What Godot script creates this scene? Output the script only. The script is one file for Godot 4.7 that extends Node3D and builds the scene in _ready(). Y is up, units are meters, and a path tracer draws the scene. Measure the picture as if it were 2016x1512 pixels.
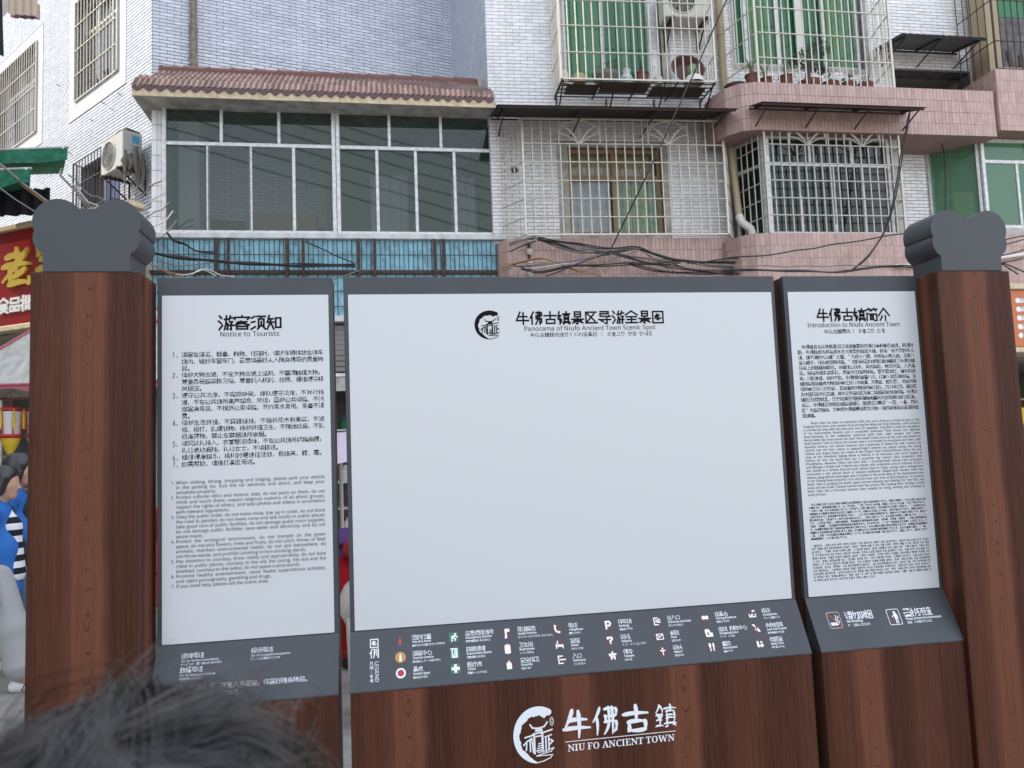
extends Node3D
# A scenic-area sign (two posts, three boards) in a narrow street, tiled town houses behind it.
# Units are metres. Every facade has its own frame: x along the wall, y up, z out of the wall.

const FRAME_SIGN := [Vector3(-0.6093, 0, -2.8), 9.204]
const FRAME_BAY := [Vector3(-2.2741, 0, -9.8), 9.4]
const FRAME_MID := [Vector3(1.4527, 0, -10.3), 7.1]
const FRAME_RIGHT := [Vector3(4.476, 0, -9.9), 9.1]
const FRAME_CORNER_A := [Vector3(-4.8424, 0, -10.3), -39.0]
const FRAME_CORNER_B := [Vector3(-4.8424, 0, -10.3), 24.0]

var rng := RandomNumberGenerator.new()
var names := {}
var glyphs := {}
var glyph_cache := {}
var M := {}


# ---------------------------------------------------------------- mesh building
class MB:
	var v := PackedVector3Array()
	var n := PackedVector3Array()
	var t := PackedVector2Array()
	var c := PackedColorArray()
	var tint := Color(1, 1, 1)
	var tinted := false
	var off := Vector2.ZERO

	func vert(p: Vector3, nn: Vector3, uv: Vector2) -> void:
		v.append(p)
		n.append(nn)
		t.append(uv)
		if tinted:
			c.append(tint)

	func uvof(p: Vector3, nn: Vector3) -> Vector2:
		var a := nn.abs()
		if a.z >= a.x and a.z >= a.y:
			return Vector2(p.x, -p.y) + off
		if a.x >= a.y:
			return Vector2(p.z, -p.y) + off
		return Vector2(p.x, p.z)

	# corners run counter-clockwise as seen from outside
	func tri(a: Vector3, b: Vector3, d: Vector3) -> void:
		var nn := (b - a).cross(d - a).normalized()
		vert(a, nn, uvof(a, nn))
		vert(d, nn, uvof(d, nn))
		vert(b, nn, uvof(b, nn))

	func quad(a: Vector3, b: Vector3, d: Vector3, e: Vector3) -> void:
		var nn := (d - a).cross(e - b).normalized()
		for p: Vector3 in [a, d, b, a, e, d]:
			vert(p, nn, uvof(p, nn))

	func quad_n(p: Array, nn: Array) -> void:
		for i: int in [0, 2, 1, 0, 3, 2]:
			vert(p[i], nn[i], uvof(p[i], nn[i]))

	func box(o: Vector3, s: Vector3, turn := Basis.IDENTITY, bevel := 0.0) -> void:
		var h := s * 0.5
		if bevel <= 0.0:
			for f in 6:
				var ax := f / 2
				var sg := 1.0 if f % 2 == 0 else -1.0
				var nn := Vector3.ZERO
				nn[ax] = sg
				var u := Vector3.ZERO
				u[(ax + 1) % 3] = 1.0
				var w := Vector3.ZERO
				w[(ax + 2) % 3] = 1.0
				if sg < 0.0:
					var q := u
					u = w
					w = q
				var m := nn * h
				quad(o + turn * (m - u * h - w * h), o + turn * (m + u * h - w * h), o + turn * (m + u * h + w * h), o + turn * (m - u * h + w * h))
			return
		var b := minf(bevel, minf(h.x, minf(h.y, h.z)) * 0.9)
		for f in 6:
			var ax := f / 2
			var sg := 1.0 if f % 2 == 0 else -1.0
			var nn := Vector3.ZERO
			nn[ax] = sg * h[ax]
			var u := Vector3.ZERO
			u[(ax + 1) % 3] = h[(ax + 1) % 3] - b
			var w := Vector3.ZERO
			w[(ax + 2) % 3] = h[(ax + 2) % 3] - b
			if sg < 0.0:
				var q := u
				u = w
				w = q
			quad(o + turn * (nn - u - w), o + turn * (nn + u - w), o + turn * (nn + u + w), o + turn * (nn - u + w))
		for ax in 3:
			var a1 := (ax + 1) % 3
			var a2 := (ax + 2) % 3
			for s1: float in [-1.0, 1.0]:
				for s2: float in [-1.0, 1.0]:
					var p := Vector3.ZERO
					p[a1] = s1 * h[a1]
					p[a2] = s2 * (h[a2] - b)
					var q := Vector3.ZERO
					q[a1] = s1 * (h[a1] - b)
					q[a2] = s2 * h[a2]
					var e := Vector3.ZERO
					e[ax] = h[ax] - b
					if s1 * s2 > 0:
						quad(o + turn * (p - e), o + turn * (q - e), o + turn * (q + e), o + turn * (p + e))
					else:
						quad(o + turn * (q - e), o + turn * (p - e), o + turn * (p + e), o + turn * (q + e))

	func slab(x0: float, x1: float, y0: float, y1: float, z0: float, z1: float, bevel := 0.0) -> void:
		box(Vector3((x0 + x1) / 2, (y0 + y1) / 2, (z0 + z1) / 2), Vector3(absf(x1 - x0), absf(y1 - y0), absf(z1 - z0)), Basis.IDENTITY, bevel)

	func tube(path: Array, r, sides := 6, caps := true) -> void:
		var count := path.size()
		var prev := Vector3.ZERO
		var rings := []
		var up := Vector3.ZERO
		for i in count:
			var d: Vector3
			if i == 0:
				d = path[1] - path[0]
			elif i == count - 1:
				d = path[i] - path[i - 1]
			else:
				d = (path[i] - path[i - 1]).normalized() + (path[i + 1] - path[i]).normalized()
			d = d.normalized()
			if i == 0:
				up = Vector3.UP if absf(d.y) < 0.9 else Vector3.RIGHT
			var sx := d.cross(up).normalized()
			up = sx.cross(d).normalized()
			var rad: float = r[i] if r is Array else r
			var ring := []
			for k in sides:
				var a := TAU * k / sides
				var dir := sx * cos(a) + up * sin(a)
				ring.append([path[i] + dir * rad, dir])
			rings.append(ring)
		for i in count - 1:
			for k in sides:
				var k2 := (k + 1) % sides
				var a: Array = rings[i][k]
				var b: Array = rings[i][k2]
				var d: Array = rings[i + 1][k2]
				var e: Array = rings[i + 1][k]
				quad_n([b[0], a[0], e[0], d[0]], [b[1], a[1], e[1], d[1]])
		if caps:
			for k in range(1, sides - 1):
				tri(rings[0][0][0], rings[0][k][0], rings[0][k + 1][0])
				tri(rings[-1][0][0], rings[-1][k + 1][0], rings[-1][k][0])

	func bar(a: Vector3, b: Vector3, r: float, sides := 6) -> void:
		tube([a, b], r, sides)

	# profile of (radius, height) from the bottom up, turned round the y axis at o
	func lathe(o: Vector3, prof: Array, sides := 16, turn := Basis.IDENTITY) -> void:
		for i in prof.size() - 1:
			var p: Vector2 = prof[i]
			var q: Vector2 = prof[i + 1]
			var e := q - p
			var nl := Vector2(e.y, -e.x).normalized()
			for k in sides:
				var a := TAU * k / sides
				var b := TAU * (k + 1) / sides
				var da := Vector3(cos(a), 0, -sin(a))
				var db := Vector3(cos(b), 0, -sin(b))
				var na := turn * (da * nl.x + Vector3.UP * nl.y)
				var nb := turn * (db * nl.x + Vector3.UP * nl.y)
				quad_n([o + turn * (da * p.x + Vector3.UP * p.y), o + turn * (db * p.x + Vector3.UP * p.y), o + turn * (db * q.x + Vector3.UP * q.y), o + turn * (da * q.x + Vector3.UP * q.y)], [na, nb, nb, na])

	# polygon in x,y extruded from z0 to z1 (z1 in front)
	func extrude(poly: PackedVector2Array, z0: float, z1: float, back := true, smooth := false) -> void:
		var q := poly
		if Geometry2D.is_polygon_clockwise(q):
			q = q.duplicate()
			q.reverse()
		var ids := Geometry2D.triangulate_polygon(q)
		for i in range(0, ids.size(), 3):
			var a := q[ids[i]]
			var b := q[ids[i + 1]]
			var d := q[ids[i + 2]]
			if (b - a).cross(d - a) < 0:
				var s := b
				b = d
				d = s
			tri(Vector3(a.x, a.y, z1), Vector3(b.x, b.y, z1), Vector3(d.x, d.y, z1))
			if back:
				tri(Vector3(a.x, a.y, z0), Vector3(d.x, d.y, z0), Vector3(b.x, b.y, z0))
		var m := q.size()
		for i in m:
			var a := q[i]
			var b := q[(i + 1) % m]
			if smooth:
				var ea := (b - q[(i + m - 1) % m]).normalized()
				var eb := (q[(i + 2) % m] - a).normalized()
				var na := Vector3(ea.y, -ea.x, 0)
				var nb := Vector3(eb.y, -eb.x, 0)
				var e := (b - a).normalized()
				var nf := Vector3(e.y, -e.x, 0)
				if na.dot(nf) < 0.8:
					na = nf
				if nb.dot(nf) < 0.8:
					nb = nf
				quad_n([Vector3(a.x, a.y, z0), Vector3(b.x, b.y, z0), Vector3(b.x, b.y, z1), Vector3(a.x, a.y, z1)], [na, nb, nb, na])
			else:
				quad(Vector3(a.x, a.y, z0), Vector3(b.x, b.y, z0), Vector3(b.x, b.y, z1), Vector3(a.x, a.y, z1))

	# flat polygon facing +z
	func flat(poly: PackedVector2Array, z: float) -> void:
		var ids := Geometry2D.triangulate_polygon(poly)
		for i in range(0, ids.size(), 3):
			var a := poly[ids[i]]
			var b := poly[ids[i + 1]]
			var d := poly[ids[i + 2]]
			if (b - a).cross(d - a) < 0:
				var s := b
				b = d
				d = s
			tri(Vector3(a.x, a.y, z), Vector3(b.x, b.y, z), Vector3(d.x, d.y, z))

	func disc(o: Vector2, r: float, z: float, sides := 20) -> void:
		var p := PackedVector2Array()
		for k in sides:
			p.append(o + Vector2(cos(TAU * k / sides), sin(TAU * k / sides)) * r)
		flat(p, z)

	func ellipsoid(o: Vector3, r: Vector3, turn := Basis.IDENTITY, rings := 8, segs := 14) -> void:
		for i in rings:
			for k in segs:
				var ps := []
				var ns := []
				for w: Array in [[0, 0], [0, 1], [1, 1], [1, 0]]:
					var th: float = -PI / 2 + PI * (i + w[0]) / rings
					var ph: float = TAU * (k + w[1]) / segs
					var d := Vector3(cos(th) * cos(ph), sin(th), -cos(th) * sin(ph))
					ps.append(o + turn * (d * r))
					ns.append((turn * (d / r)).normalized())
				quad_n(ps, ns)

	func mesh() -> ArrayMesh:
		var arr := []
		arr.resize(Mesh.ARRAY_MAX)
		arr[Mesh.ARRAY_VERTEX] = v
		arr[Mesh.ARRAY_NORMAL] = n
		arr[Mesh.ARRAY_TEX_UV] = t
		if tinted:
			arr[Mesh.ARRAY_COLOR] = c
		var m := ArrayMesh.new()
		if v.size():
			m.add_surface_from_arrays(Mesh.PRIMITIVE_TRIANGLES, arr)
		return m


# ---------------------------------------------------------------- nodes
func numbered(called: String) -> String:
	names[called] = names.get(called, -1) + 1
	return called if names[called] == 0 else "%s_%03d" % [called, names[called]]


func frame(f: Array, local := Vector3.ZERO, turn := 0.0) -> Transform3D:
	var t := Transform3D(Basis(Vector3.UP, deg_to_rad(f[1])), f[0])
	return t * Transform3D(Basis(Vector3.UP, turn), local)


func thing(called: String, label: String, category: String, at := Transform3D.IDENTITY, group := "") -> Node3D:
	var o := Node3D.new()
	o.name = numbered(called)
	add_child(o)
	o.transform = at
	tag(o, label, category, group)
	return o


func tag(o: Node3D, label: String, category: String, group := "") -> void:
	o.set_meta("label", label)
	o.set_meta("category", category)
	if group:
		o.set_meta("group", group)


func part(parent: Node3D, called: String, mb: MB, m: Material, at := Transform3D.IDENTITY, label := "") -> MeshInstance3D:
	return place(parent, called, mb.mesh(), m, at, label)


func place(parent: Node3D, called: String, mesh: Mesh, m: Material, at := Transform3D.IDENTITY, label := "") -> MeshInstance3D:
	var o := MeshInstance3D.new()
	o.name = called
	o.mesh = mesh
	o.material_override = m
	parent.add_child(o, true)
	o.transform = at
	if label:
		o.set_meta("label", label)
	return o


func solo(called: String, mb: MB, m: Material, label: String, category: String, at := Transform3D.IDENTITY, group := "") -> MeshInstance3D:
	var o := MeshInstance3D.new()
	o.name = numbered(called)
	o.mesh = mb.mesh()
	o.material_override = m
	add_child(o)
	o.transform = at
	tag(o, label, category, group)
	return o


func at(x: float, y: float, z: float, turn := 0.0) -> Transform3D:
	return Transform3D(Basis(Vector3.UP, turn), Vector3(x, y, z))


# ---------------------------------------------------------------- materials
func lin(r: float, g: float, b: float) -> Color:
	return Color(r, g, b).linear_to_srgb()


func mat(called: String, col: Color, rough := 0.7, metal := 0.0, spec := 0.5) -> StandardMaterial3D:
	var m := StandardMaterial3D.new()
	m.resource_name = called
	m.albedo_color = col
	m.roughness = rough
	m.metallic = metal
	m.metallic_specular = spec
	M[called] = m
	return m


# a blotchy tint: noise between two colours, laid triplanar in the world
func blotch(m: StandardMaterial3D, a: Color, b: Color, size: float, bump := 0.0, seed := 1, stretch := Vector3.ONE, bias := 0.5) -> StandardMaterial3D:
	var fn := FastNoiseLite.new()
	fn.seed = seed
	fn.noise_type = FastNoiseLite.TYPE_SIMPLEX_SMOOTH
	fn.frequency = 0.012
	fn.fractal_octaves = 6
	fn.fractal_gain = 0.6
	var g := Gradient.new()
	g.offsets = PackedFloat32Array([maxf(0.0, bias - 0.28), minf(1.0, bias + 0.28)])
	g.colors = PackedColorArray([a, b])
	var tx := NoiseTexture2D.new()
	tx.width = 512
	tx.height = 512
	tx.seamless = true
	tx.noise = fn
	tx.color_ramp = g
	m.albedo_color = Color.WHITE
	m.albedo_texture = tx
	m.uv1_triplanar = true
	m.uv1_world_triplanar = true
	m.uv1_scale = stretch / size
	if bump > 0.0:
		m.heightmap_enabled = true
		m.heightmap_scale = bump
		m.heightmap_texture = tx
	return m


func pane(called: String, col: Color, alpha: float) -> StandardMaterial3D:
	var m := mat(called, Color(col.r, col.g, col.b, alpha), 0.03)
	m.transparency = BaseMaterial3D.TRANSPARENCY_ALPHA
	return m


func make_materials() -> void:
	mat("paint_grey", lin(0.05, 0.055, 0.062), 0.4, 0.0, 0.45)
	blotch(mat("paint_grey_flat", lin(0.055, 0.06, 0.067), 0.5), lin(0.043, 0.049, 0.057), lin(0.051, 0.057, 0.066), 1.1, 0.0, 33)
	mat("panel_white", lin(0.6, 0.613, 0.622), 0.3)
	mat("ink", lin(0.012, 0.01, 0.013), 0.8, 0.0, 0.2)
	mat("ink_soft", lin(0.014, 0.014, 0.018), 0.8, 0.0, 0.2)
	mat("print_white", lin(0.8, 0.82, 0.85), 0.45)
	mat("icon_maroon", lin(0.1, 0.036, 0.036), 0.5)
	mat("icon_green", lin(0.03, 0.17, 0.08), 0.5)
	mat("icon_red", lin(0.5, 0.07, 0.05), 0.5)
	mat("icon_crimson", lin(0.42, 0.03, 0.05), 0.5)
	mat("icon_amber", lin(0.5, 0.26, 0.045), 0.5)
	var gr := mat("concrete", lin(0.3, 0.285, 0.26), 0.9)
	blotch(gr, lin(0.26, 0.245, 0.22), lin(0.34, 0.325, 0.295), 0.9, 0.0, 2)
	var gt := mat("grout", lin(0.17, 0.18, 0.2), 0.9)
	blotch(gt, lin(0.1, 0.1, 0.104), lin(0.2, 0.198, 0.2), 1.1, 0.0, 3)
	for k in 4:
		var wt := mat("tile_white_%d" % k, lin(0.62, 0.63, 0.65), 0.3)
		var d: float = [0.0, -0.03, 0.03, -0.06][k]
		blotch(wt, lin(0.7 + d, 0.69 + d, 0.69 + d), lin(0.84 + d, 0.83 + d, 0.83 + d), 1.6, 0.0, 40 + k, Vector3(1, 0.4, 1), 0.42)
	for k in 4:
		var bt := mat("tile_blue_%d" % k, lin(0.55, 0.6, 0.7), 0.3)
		var d: float = [0.0, -0.03, 0.03, -0.05][k]
		blotch(bt, lin(0.5 + d, 0.53 + d, 0.6 + d), lin(0.63 + d, 0.66 + d, 0.72 + d), 1.6, 0.0, 80 + k, Vector3(1, 0.4, 1), 0.42)
	for k in 3:
		var d: float = [0.0, -0.02, 0.02][k]
		var pt := mat("tile_pink_%d" % k, lin(0.36, 0.2, 0.175), 0.4)
		blotch(pt, lin(0.37 + d, 0.245 + d * 0.6, 0.21 + d * 0.6), lin(0.49 + d, 0.335 + d * 0.6, 0.295 + d * 0.6), 0.8, 0.0, 50 + k, Vector3(1, 0.35, 1), 0.45)
	mat("grout_pink", lin(0.25, 0.165, 0.145), 0.9)
	var rd := mat("render_white", lin(0.6, 0.6, 0.6), 0.85)
	blotch(rd, lin(0.46, 0.46, 0.455), lin(0.64, 0.645, 0.65), 1.3, 0.0, 5, Vector3(1, 0.3, 1), 0.4)
	var sw := mat("surround_white", lin(0.56, 0.585, 0.63), 0.7)
	blotch(sw, lin(0.47, 0.49, 0.53), lin(0.6, 0.625, 0.67), 1.3, 0.0, 15, Vector3(1, 0.3, 1), 0.4)
	var rp := mat("render_plain", lin(0.45, 0.44, 0.41), 0.9)
	blotch(rp, lin(0.3, 0.28, 0.25), lin(0.5, 0.48, 0.45), 1.6, 0.0, 6)
	var cr := mat("cream", lin(0.5, 0.37, 0.2), 0.7)
	blotch(cr, lin(0.48, 0.38, 0.24), lin(0.66, 0.56, 0.4), 0.6, 0.0, 7)
	for k in 3:
		var d: float = [0.0, -0.025, 0.03][k]
		var rt := mat("roof_tile_%d" % k, lin(0.2, 0.09, 0.07), 0.8)
		blotch(rt, lin(0.13 + d, 0.082 + d * 0.7, 0.073 + d * 0.7), lin(0.21 + d, 0.13 + d * 0.7, 0.115 + d * 0.7), 0.35, 0.0, 60 + k)
	mat("eave_tile", lin(0.1, 0.05, 0.052), 0.5)
	mat("ridge_tile", lin(0.16, 0.068, 0.056), 0.65)
	var al := mat("aluminium", lin(0.6, 0.61, 0.61), 0.35, 0.3)
	blotch(al, lin(0.46, 0.46, 0.45), lin(0.66, 0.67, 0.66), 0.5, 0.0, 8)
	mat("steel_bar", lin(0.6, 0.56, 0.48), 0.38, 0.25)
	mat("steel_bar_grey", lin(0.52, 0.49, 0.43), 0.45, 0.3)
	var ri := mat("rusty_iron", lin(0.06, 0.032, 0.025), 0.8)
	blotch(ri, lin(0.03, 0.02, 0.018), lin(0.11, 0.05, 0.035), 0.3, 0.0, 9)
	mat("dark_iron", lin(0.03, 0.03, 0.034), 0.6)
	pane("glass_grey", Color(0.16, 0.24, 0.19), 0.6)
	pane("glass_green", Color(0.12, 0.46, 0.28), 0.6)
	pane("glass_mint", Color(0.34, 0.52, 0.4), 0.7)
	pane("glass_deep", Color(0.03, 0.14, 0.09), 0.6)
	pane("glass_clear", Color(0.35, 0.4, 0.45), 0.16)
	mat("room_plaster", lin(0.34, 0.33, 0.29), 0.9)
	mat("room_wall", lin(0.3, 0.34, 0.28), 0.9)
	mat("curtain_green", lin(0.3, 0.44, 0.22), 0.9)
	mat("curtain_deep", lin(0.07, 0.13, 0.09), 0.9)
	mat("curtain_lime", lin(0.46, 0.52, 0.2), 0.9)
	mat("curtain_gold", lin(0.42, 0.37, 0.2), 0.9)
	mat("curtain_white", lin(0.5, 0.55, 0.55), 0.9)
	mat("curtain_brown", lin(0.13, 0.1, 0.1), 0.9)
	mat("wood_frame", lin(0.27, 0.18, 0.09), 0.6)
	var bl := mat("blue_sheet", lin(0.13, 0.36, 0.5), 0.6)
	blotch(bl, lin(0.16, 0.25, 0.27), lin(0.28, 0.58, 0.7), 0.9, 0.0, 10, Vector3(1, 0.6, 1), 0.34)
	mat("pipe_cream", lin(0.4, 0.32, 0.2), 0.6)
	mat("pipe_white", lin(0.66, 0.64, 0.6), 0.45)
	var pr := mat("pipe_brown", lin(0.2, 0.17, 0.12), 0.7)
	blotch(pr, lin(0.14, 0.11, 0.08), lin(0.27, 0.24, 0.19), 0.6, 0.0, 11)
	var cn := mat("canopy_iron", lin(0.045, 0.04, 0.038), 0.8)
	blotch(cn, lin(0.03, 0.026, 0.024), lin(0.075, 0.066, 0.06), 0.5, 0.0, 12)
	mat("canopy_grey", lin(0.13, 0.14, 0.13), 0.7)
	mat("cable_black", lin(0.02, 0.02, 0.022), 0.6)
	mat("cable_grey", lin(0.2, 0.18, 0.16), 0.7)
	mat("cable_orange", lin(0.3, 0.15, 0.05), 0.7)
	mat("cable_white", lin(0.55, 0.53, 0.5), 0.6)
	mat("porcelain", lin(0.6, 0.56, 0.48), 0.25)
	mat("clay_pot", lin(0.16, 0.055, 0.04), 0.7)
	mat("pot_grey", lin(0.2, 0.19, 0.18), 0.6)
	mat("pot_brown", lin(0.09, 0.03, 0.028), 0.5)
	mat("soil", lin(0.05, 0.035, 0.025), 0.95)
	var lf := mat("leaf", lin(0.05, 0.1, 0.035), 0.6)
	lf.backlight_enabled = true
	lf.backlight = lin(0.03, 0.06, 0.015)
	mat("leaf_pale", lin(0.2, 0.26, 0.13), 0.6)
	mat("leaf_dark", lin(0.045, 0.065, 0.04), 0.6)
	mat("leaf_purple", lin(0.07, 0.02, 0.05), 0.6)
	mat("bark", lin(0.09, 0.07, 0.055), 0.9)
	mat("plastic_white", lin(0.62, 0.6, 0.54), 0.5)
	mat("plastic_white_old", lin(0.44, 0.44, 0.42), 0.6)
	mat("sticker_blue", lin(0.08, 0.3, 0.5), 0.5)
	mat("shop_red", lin(0.26, 0.014, 0.014), 0.2)
	mat("gold", lin(0.6, 0.4, 0.05), 0.35, 0.2)
	mat("letter_white", lin(0.78, 0.78, 0.78), 0.5)
	mat("shop_orange", lin(0.5, 0.13, 0.04), 0.35)
	var tp := mat("tarp_grey", lin(0.42, 0.41, 0.38), 0.8)
	blotch(tp, lin(0.34, 0.33, 0.29), lin(0.5, 0.5, 0.47), 0.8, 0.0, 13)
	mat("tarp_pink", lin(0.42, 0.11, 0.14), 0.7)
	var ag := mat("awning_green", lin(0.012, 0.15, 0.085), 0.75)
	blotch(ag, lin(0.008, 0.1, 0.055), lin(0.02, 0.2, 0.115), 0.7, 0.0, 14)
	ag.backlight_enabled = true
	ag.backlight = lin(0.004, 0.06, 0.03)
	mat("cloth_pink", lin(0.5, 0.3, 0.42), 0.9)
	mat("cloth_beige", lin(0.5, 0.4, 0.3), 0.9)
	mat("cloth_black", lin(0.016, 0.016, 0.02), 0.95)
	mat("skin", lin(0.48, 0.28, 0.2), 0.55)
	var hr := mat("hair_black", lin(0.012, 0.011, 0.012), 0.42)
	hr.metallic_specular = 0.6
	mat("hair_grey_black", lin(0.065, 0.053, 0.045), 0.55)
	mat("jacket_blue", lin(0.015, 0.13, 0.45), 0.7)
	mat("jacket_navy", lin(0.012, 0.014, 0.022), 0.8)
	mat("trouser_grey", lin(0.36, 0.36, 0.36), 0.9)
	mat("jeans", lin(0.13, 0.2, 0.3), 0.9)
	mat("shoe_white", lin(0.68, 0.68, 0.66), 0.6)
	mat("sock_red", lin(0.4, 0.05, 0.05), 0.9)
	mat("lip", lin(0.36, 0.1, 0.09), 0.5)
	mat("rubber", lin(0.022, 0.022, 0.022), 0.8)
	mat("scooter_red", lin(0.4, 0.012, 0.02), 0.2)
	mat("scooter_white", lin(0.62, 0.6, 0.56), 0.3)
	mat("canopy_pink", lin(0.55, 0.44, 0.52), 0.6)
	mat("cloth_purple", lin(0.2, 0.1, 0.4), 0.7)
	mat("rod_yellow", lin(0.45, 0.44, 0.16), 0.5)
	mat("chrome", lin(0.6, 0.6, 0.6), 0.2, 1.0)
	mat("shutter", lin(0.2, 0.185, 0.175), 0.6)
	mat("goods_yellow", lin(0.62, 0.42, 0.03), 0.6)
	mat("goods_red", lin(0.45, 0.03, 0.03), 0.6)
	mat("goods_white", lin(0.6, 0.58, 0.54), 0.6)
	mat("goods_green", lin(0.04, 0.2, 0.1), 0.6)
	mat("brick_dark", lin(0.12, 0.09, 0.07), 0.9)
	mat("door_blue", lin(0.03, 0.06, 0.2), 0.6)
	mat("rag_grey", lin(0.17, 0.16, 0.14), 0.95)
	wood_material()


# dark red-brown laminate: narrow pores, broad plank tones and a few cathedral figures, 1 m wide and 1.20 m tall
func wood_material() -> void:
	var w := 800
	var h := 768
	var im := Image.create(w, h, false, Image.FORMAT_RGB8)
	var fine := FastNoiseLite.new()
	fine.seed = 5
	fine.frequency = 0.35
	var mid := FastNoiseLite.new()
	mid.seed = 8
	mid.frequency = 0.05
	var warp := FastNoiseLite.new()
	warp.seed = 9
	warp.frequency = 0.006
	# plank edges across the width (fraction), lightness of each plank
	var edge := [0.0, 0.09, 0.2, 0.305, 0.42, 0.55, 0.7, 0.8, 0.9, 1.0]
	var tone := [0.12, 0.3, 0.8, 0.08, 0.32, 0.12, 0.26, 0.7, 0.16]
	var dark := Vector3(0.05, 0.0185, 0.011)
	var light := Vector3(0.17, 0.062, 0.036)
	for y in h:
		var yy := float(y)
		var off := warp.get_noise_2d(0.0, yy) * 9.0
		for x in w:
			var fx := (x + off) / w
			var k := 0
			while k < 8 and fx > edge[k + 1]:
				k += 1
			var a: float = edge[k]
			var b: float = edge[k + 1]
			var m := clampf((fx - a) / (b - a), 0.0, 1.0)
			var l: float = tone[k]
			var e := minf(m, 1.0 - m) * (b - a) * w
			var soft: float = [5.0, 22.0, 7.0, 16.0, 26.0, 5.0, 20.0, 6.0, 24.0][k]
			if e < soft:
				var o: float = tone[(k + 1) % 9] if m > 0.5 else tone[(k + 8) % 9]
				l = lerpf((l + o) * 0.5, l, e / soft)
			var s := fine.get_noise_2d(x * 2.2, yy * 0.045)
			var s2 := mid.get_noise_2d(x * 2.0, yy * 0.05)
			var g := l + s * 0.2 + s2 * 0.22
			if l > 0.5:
				# nested arches down the middle of a pale plank
				var c := (m - 0.5) * 2.0
				var q := yy * 0.0123 + c * c * 3.2 + warp.get_noise_2d(x * 0.4, yy * 1.6) * 0.9 + k * 0.7 + 0.35 * sin(yy * 0.017)
				var ring := absf(fposmod(q, 1.0) - 0.5) / 0.5
				if absf(c) < 0.62 and ring > 0.91:
					g -= (ring - 0.91) * 9.0 * (1.0 - absf(c) / 0.62)
			g = clampf(g, 0.0, 1.25)
			var col := dark.lerp(light, g)
			im.set_pixel(x, y, Color(col.x, col.y, col.z).linear_to_srgb())
	var m := mat("wood", Color.WHITE, 0.42)
	m.albedo_texture = ImageTexture.create_from_image(im)
	m.uv1_scale = Vector3(1, 1.0 / 1.2, 1)
	m.metallic_specular = 0.26


# ---------------------------------------------------------------- lettering
func read_glyphs() -> void:
	for e: String in FONT.replace("\n", "").split(";"):
		var i := e.find("=", 1)
		if i > 0:
			glyphs[e.substr(0, i)] = e.substr(i + 1)


const SPLITS := {
	"L": [0, 0, 0.37, 1, 0.37, 0, 1, 1], "H": [0, 0, 0.5, 1, 0.5, 0, 1, 1], "R": [0, 0, 0.63, 1, 0.63, 0, 1, 1], "T": [0, 0, 1, 0.36, 0, 0.36, 1, 1], "V": [0, 0, 1, 0.5, 0, 0.5, 1, 1],
	"B": [0, 0, 1, 0.63, 0, 0.63, 1, 1], "O": [0, 0, 1, 1, 0.2, 0.22, 0.8, 0.82], "A": [0, 0, 1, 1, 0.28, 0.3, 1, 1], "C": [0, 0, 1, 1, 0.36, 0, 1, 0.8], "D": [0, 0, 1, 1, 0.2, 0.28, 0.8, 0.95],
	"G": [0, 0, 1, 1, 0, 0, 1, 1], "E": [0, 0, 1, 1, 0.15, 0.4, 0.72, 0.95],
}


# strokes of one sign of writing, in a unit box with y down; compound signs are put together from their components
func strokes(c: String, box := Rect2(0, 0, 1, 1)) -> Array:
	var out := []
	if glyphs.has(c):
		var d: String = glyphs[c]
		if SPLITS.has(d[0]):
			compose(d, 0, box, out)
		else:
			for s: String in d.split(" ", false):
				out.append(polyline(s, box))
	elif c.unicode_at(0) >= 0xAC00 and c.unicode_at(0) < 0xD7A4:
		hangul(c.unicode_at(0) - 0xAC00, box, out)
	elif c.unicode_at(0) >= 0x4E00 and c.unicode_at(0) < 0xA000:
		# a rare sign in the smallest print: radical and body of a related shape
		var u := c.unicode_at(0)
		compose("LHVT"[u % 4] + "木日氵亻土王"[u % 6] + "目真寺田青吉是古"[u / 7 % 8], 0, box, out)
	return out


func polyline(s: String, box: Rect2) -> PackedVector2Array:
	var p := PackedVector2Array()
	for k in range(0, s.length() - 1, 2):
		p.append(box.position + Vector2("0123456789abcdefg".find(s[k]), "0123456789abcdefg".find(s[k + 1])) / 16.0 * box.size)
	return p


func compose(d: String, i: int, box: Rect2, out: Array) -> int:
	if SPLITS.has(d[i]):
		var s: Array = SPLITS[d[i]]
		i += 1
		for q in 2:
			var g := 0.04
			var x0: float = s[q * 4] + (g if s[q * 4] > 0 else 0.0)
			var y0: float = s[q * 4 + 1] + (g if s[q * 4 + 1] > 0 else 0.0)
			var x1: float = s[q * 4 + 2] - (g if s[q * 4 + 2] < 1 else 0.0)
			var y1: float = s[q * 4 + 3] - (g if s[q * 4 + 3] < 1 else 0.0)
			i = compose(d, i, Rect2(box.position + Vector2(x0, y0) * box.size, Vector2(x1 - x0, y1 - y0) * box.size), out)
		return i
	out.append_array(strokes(d[i], box))
	return i + 1


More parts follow.
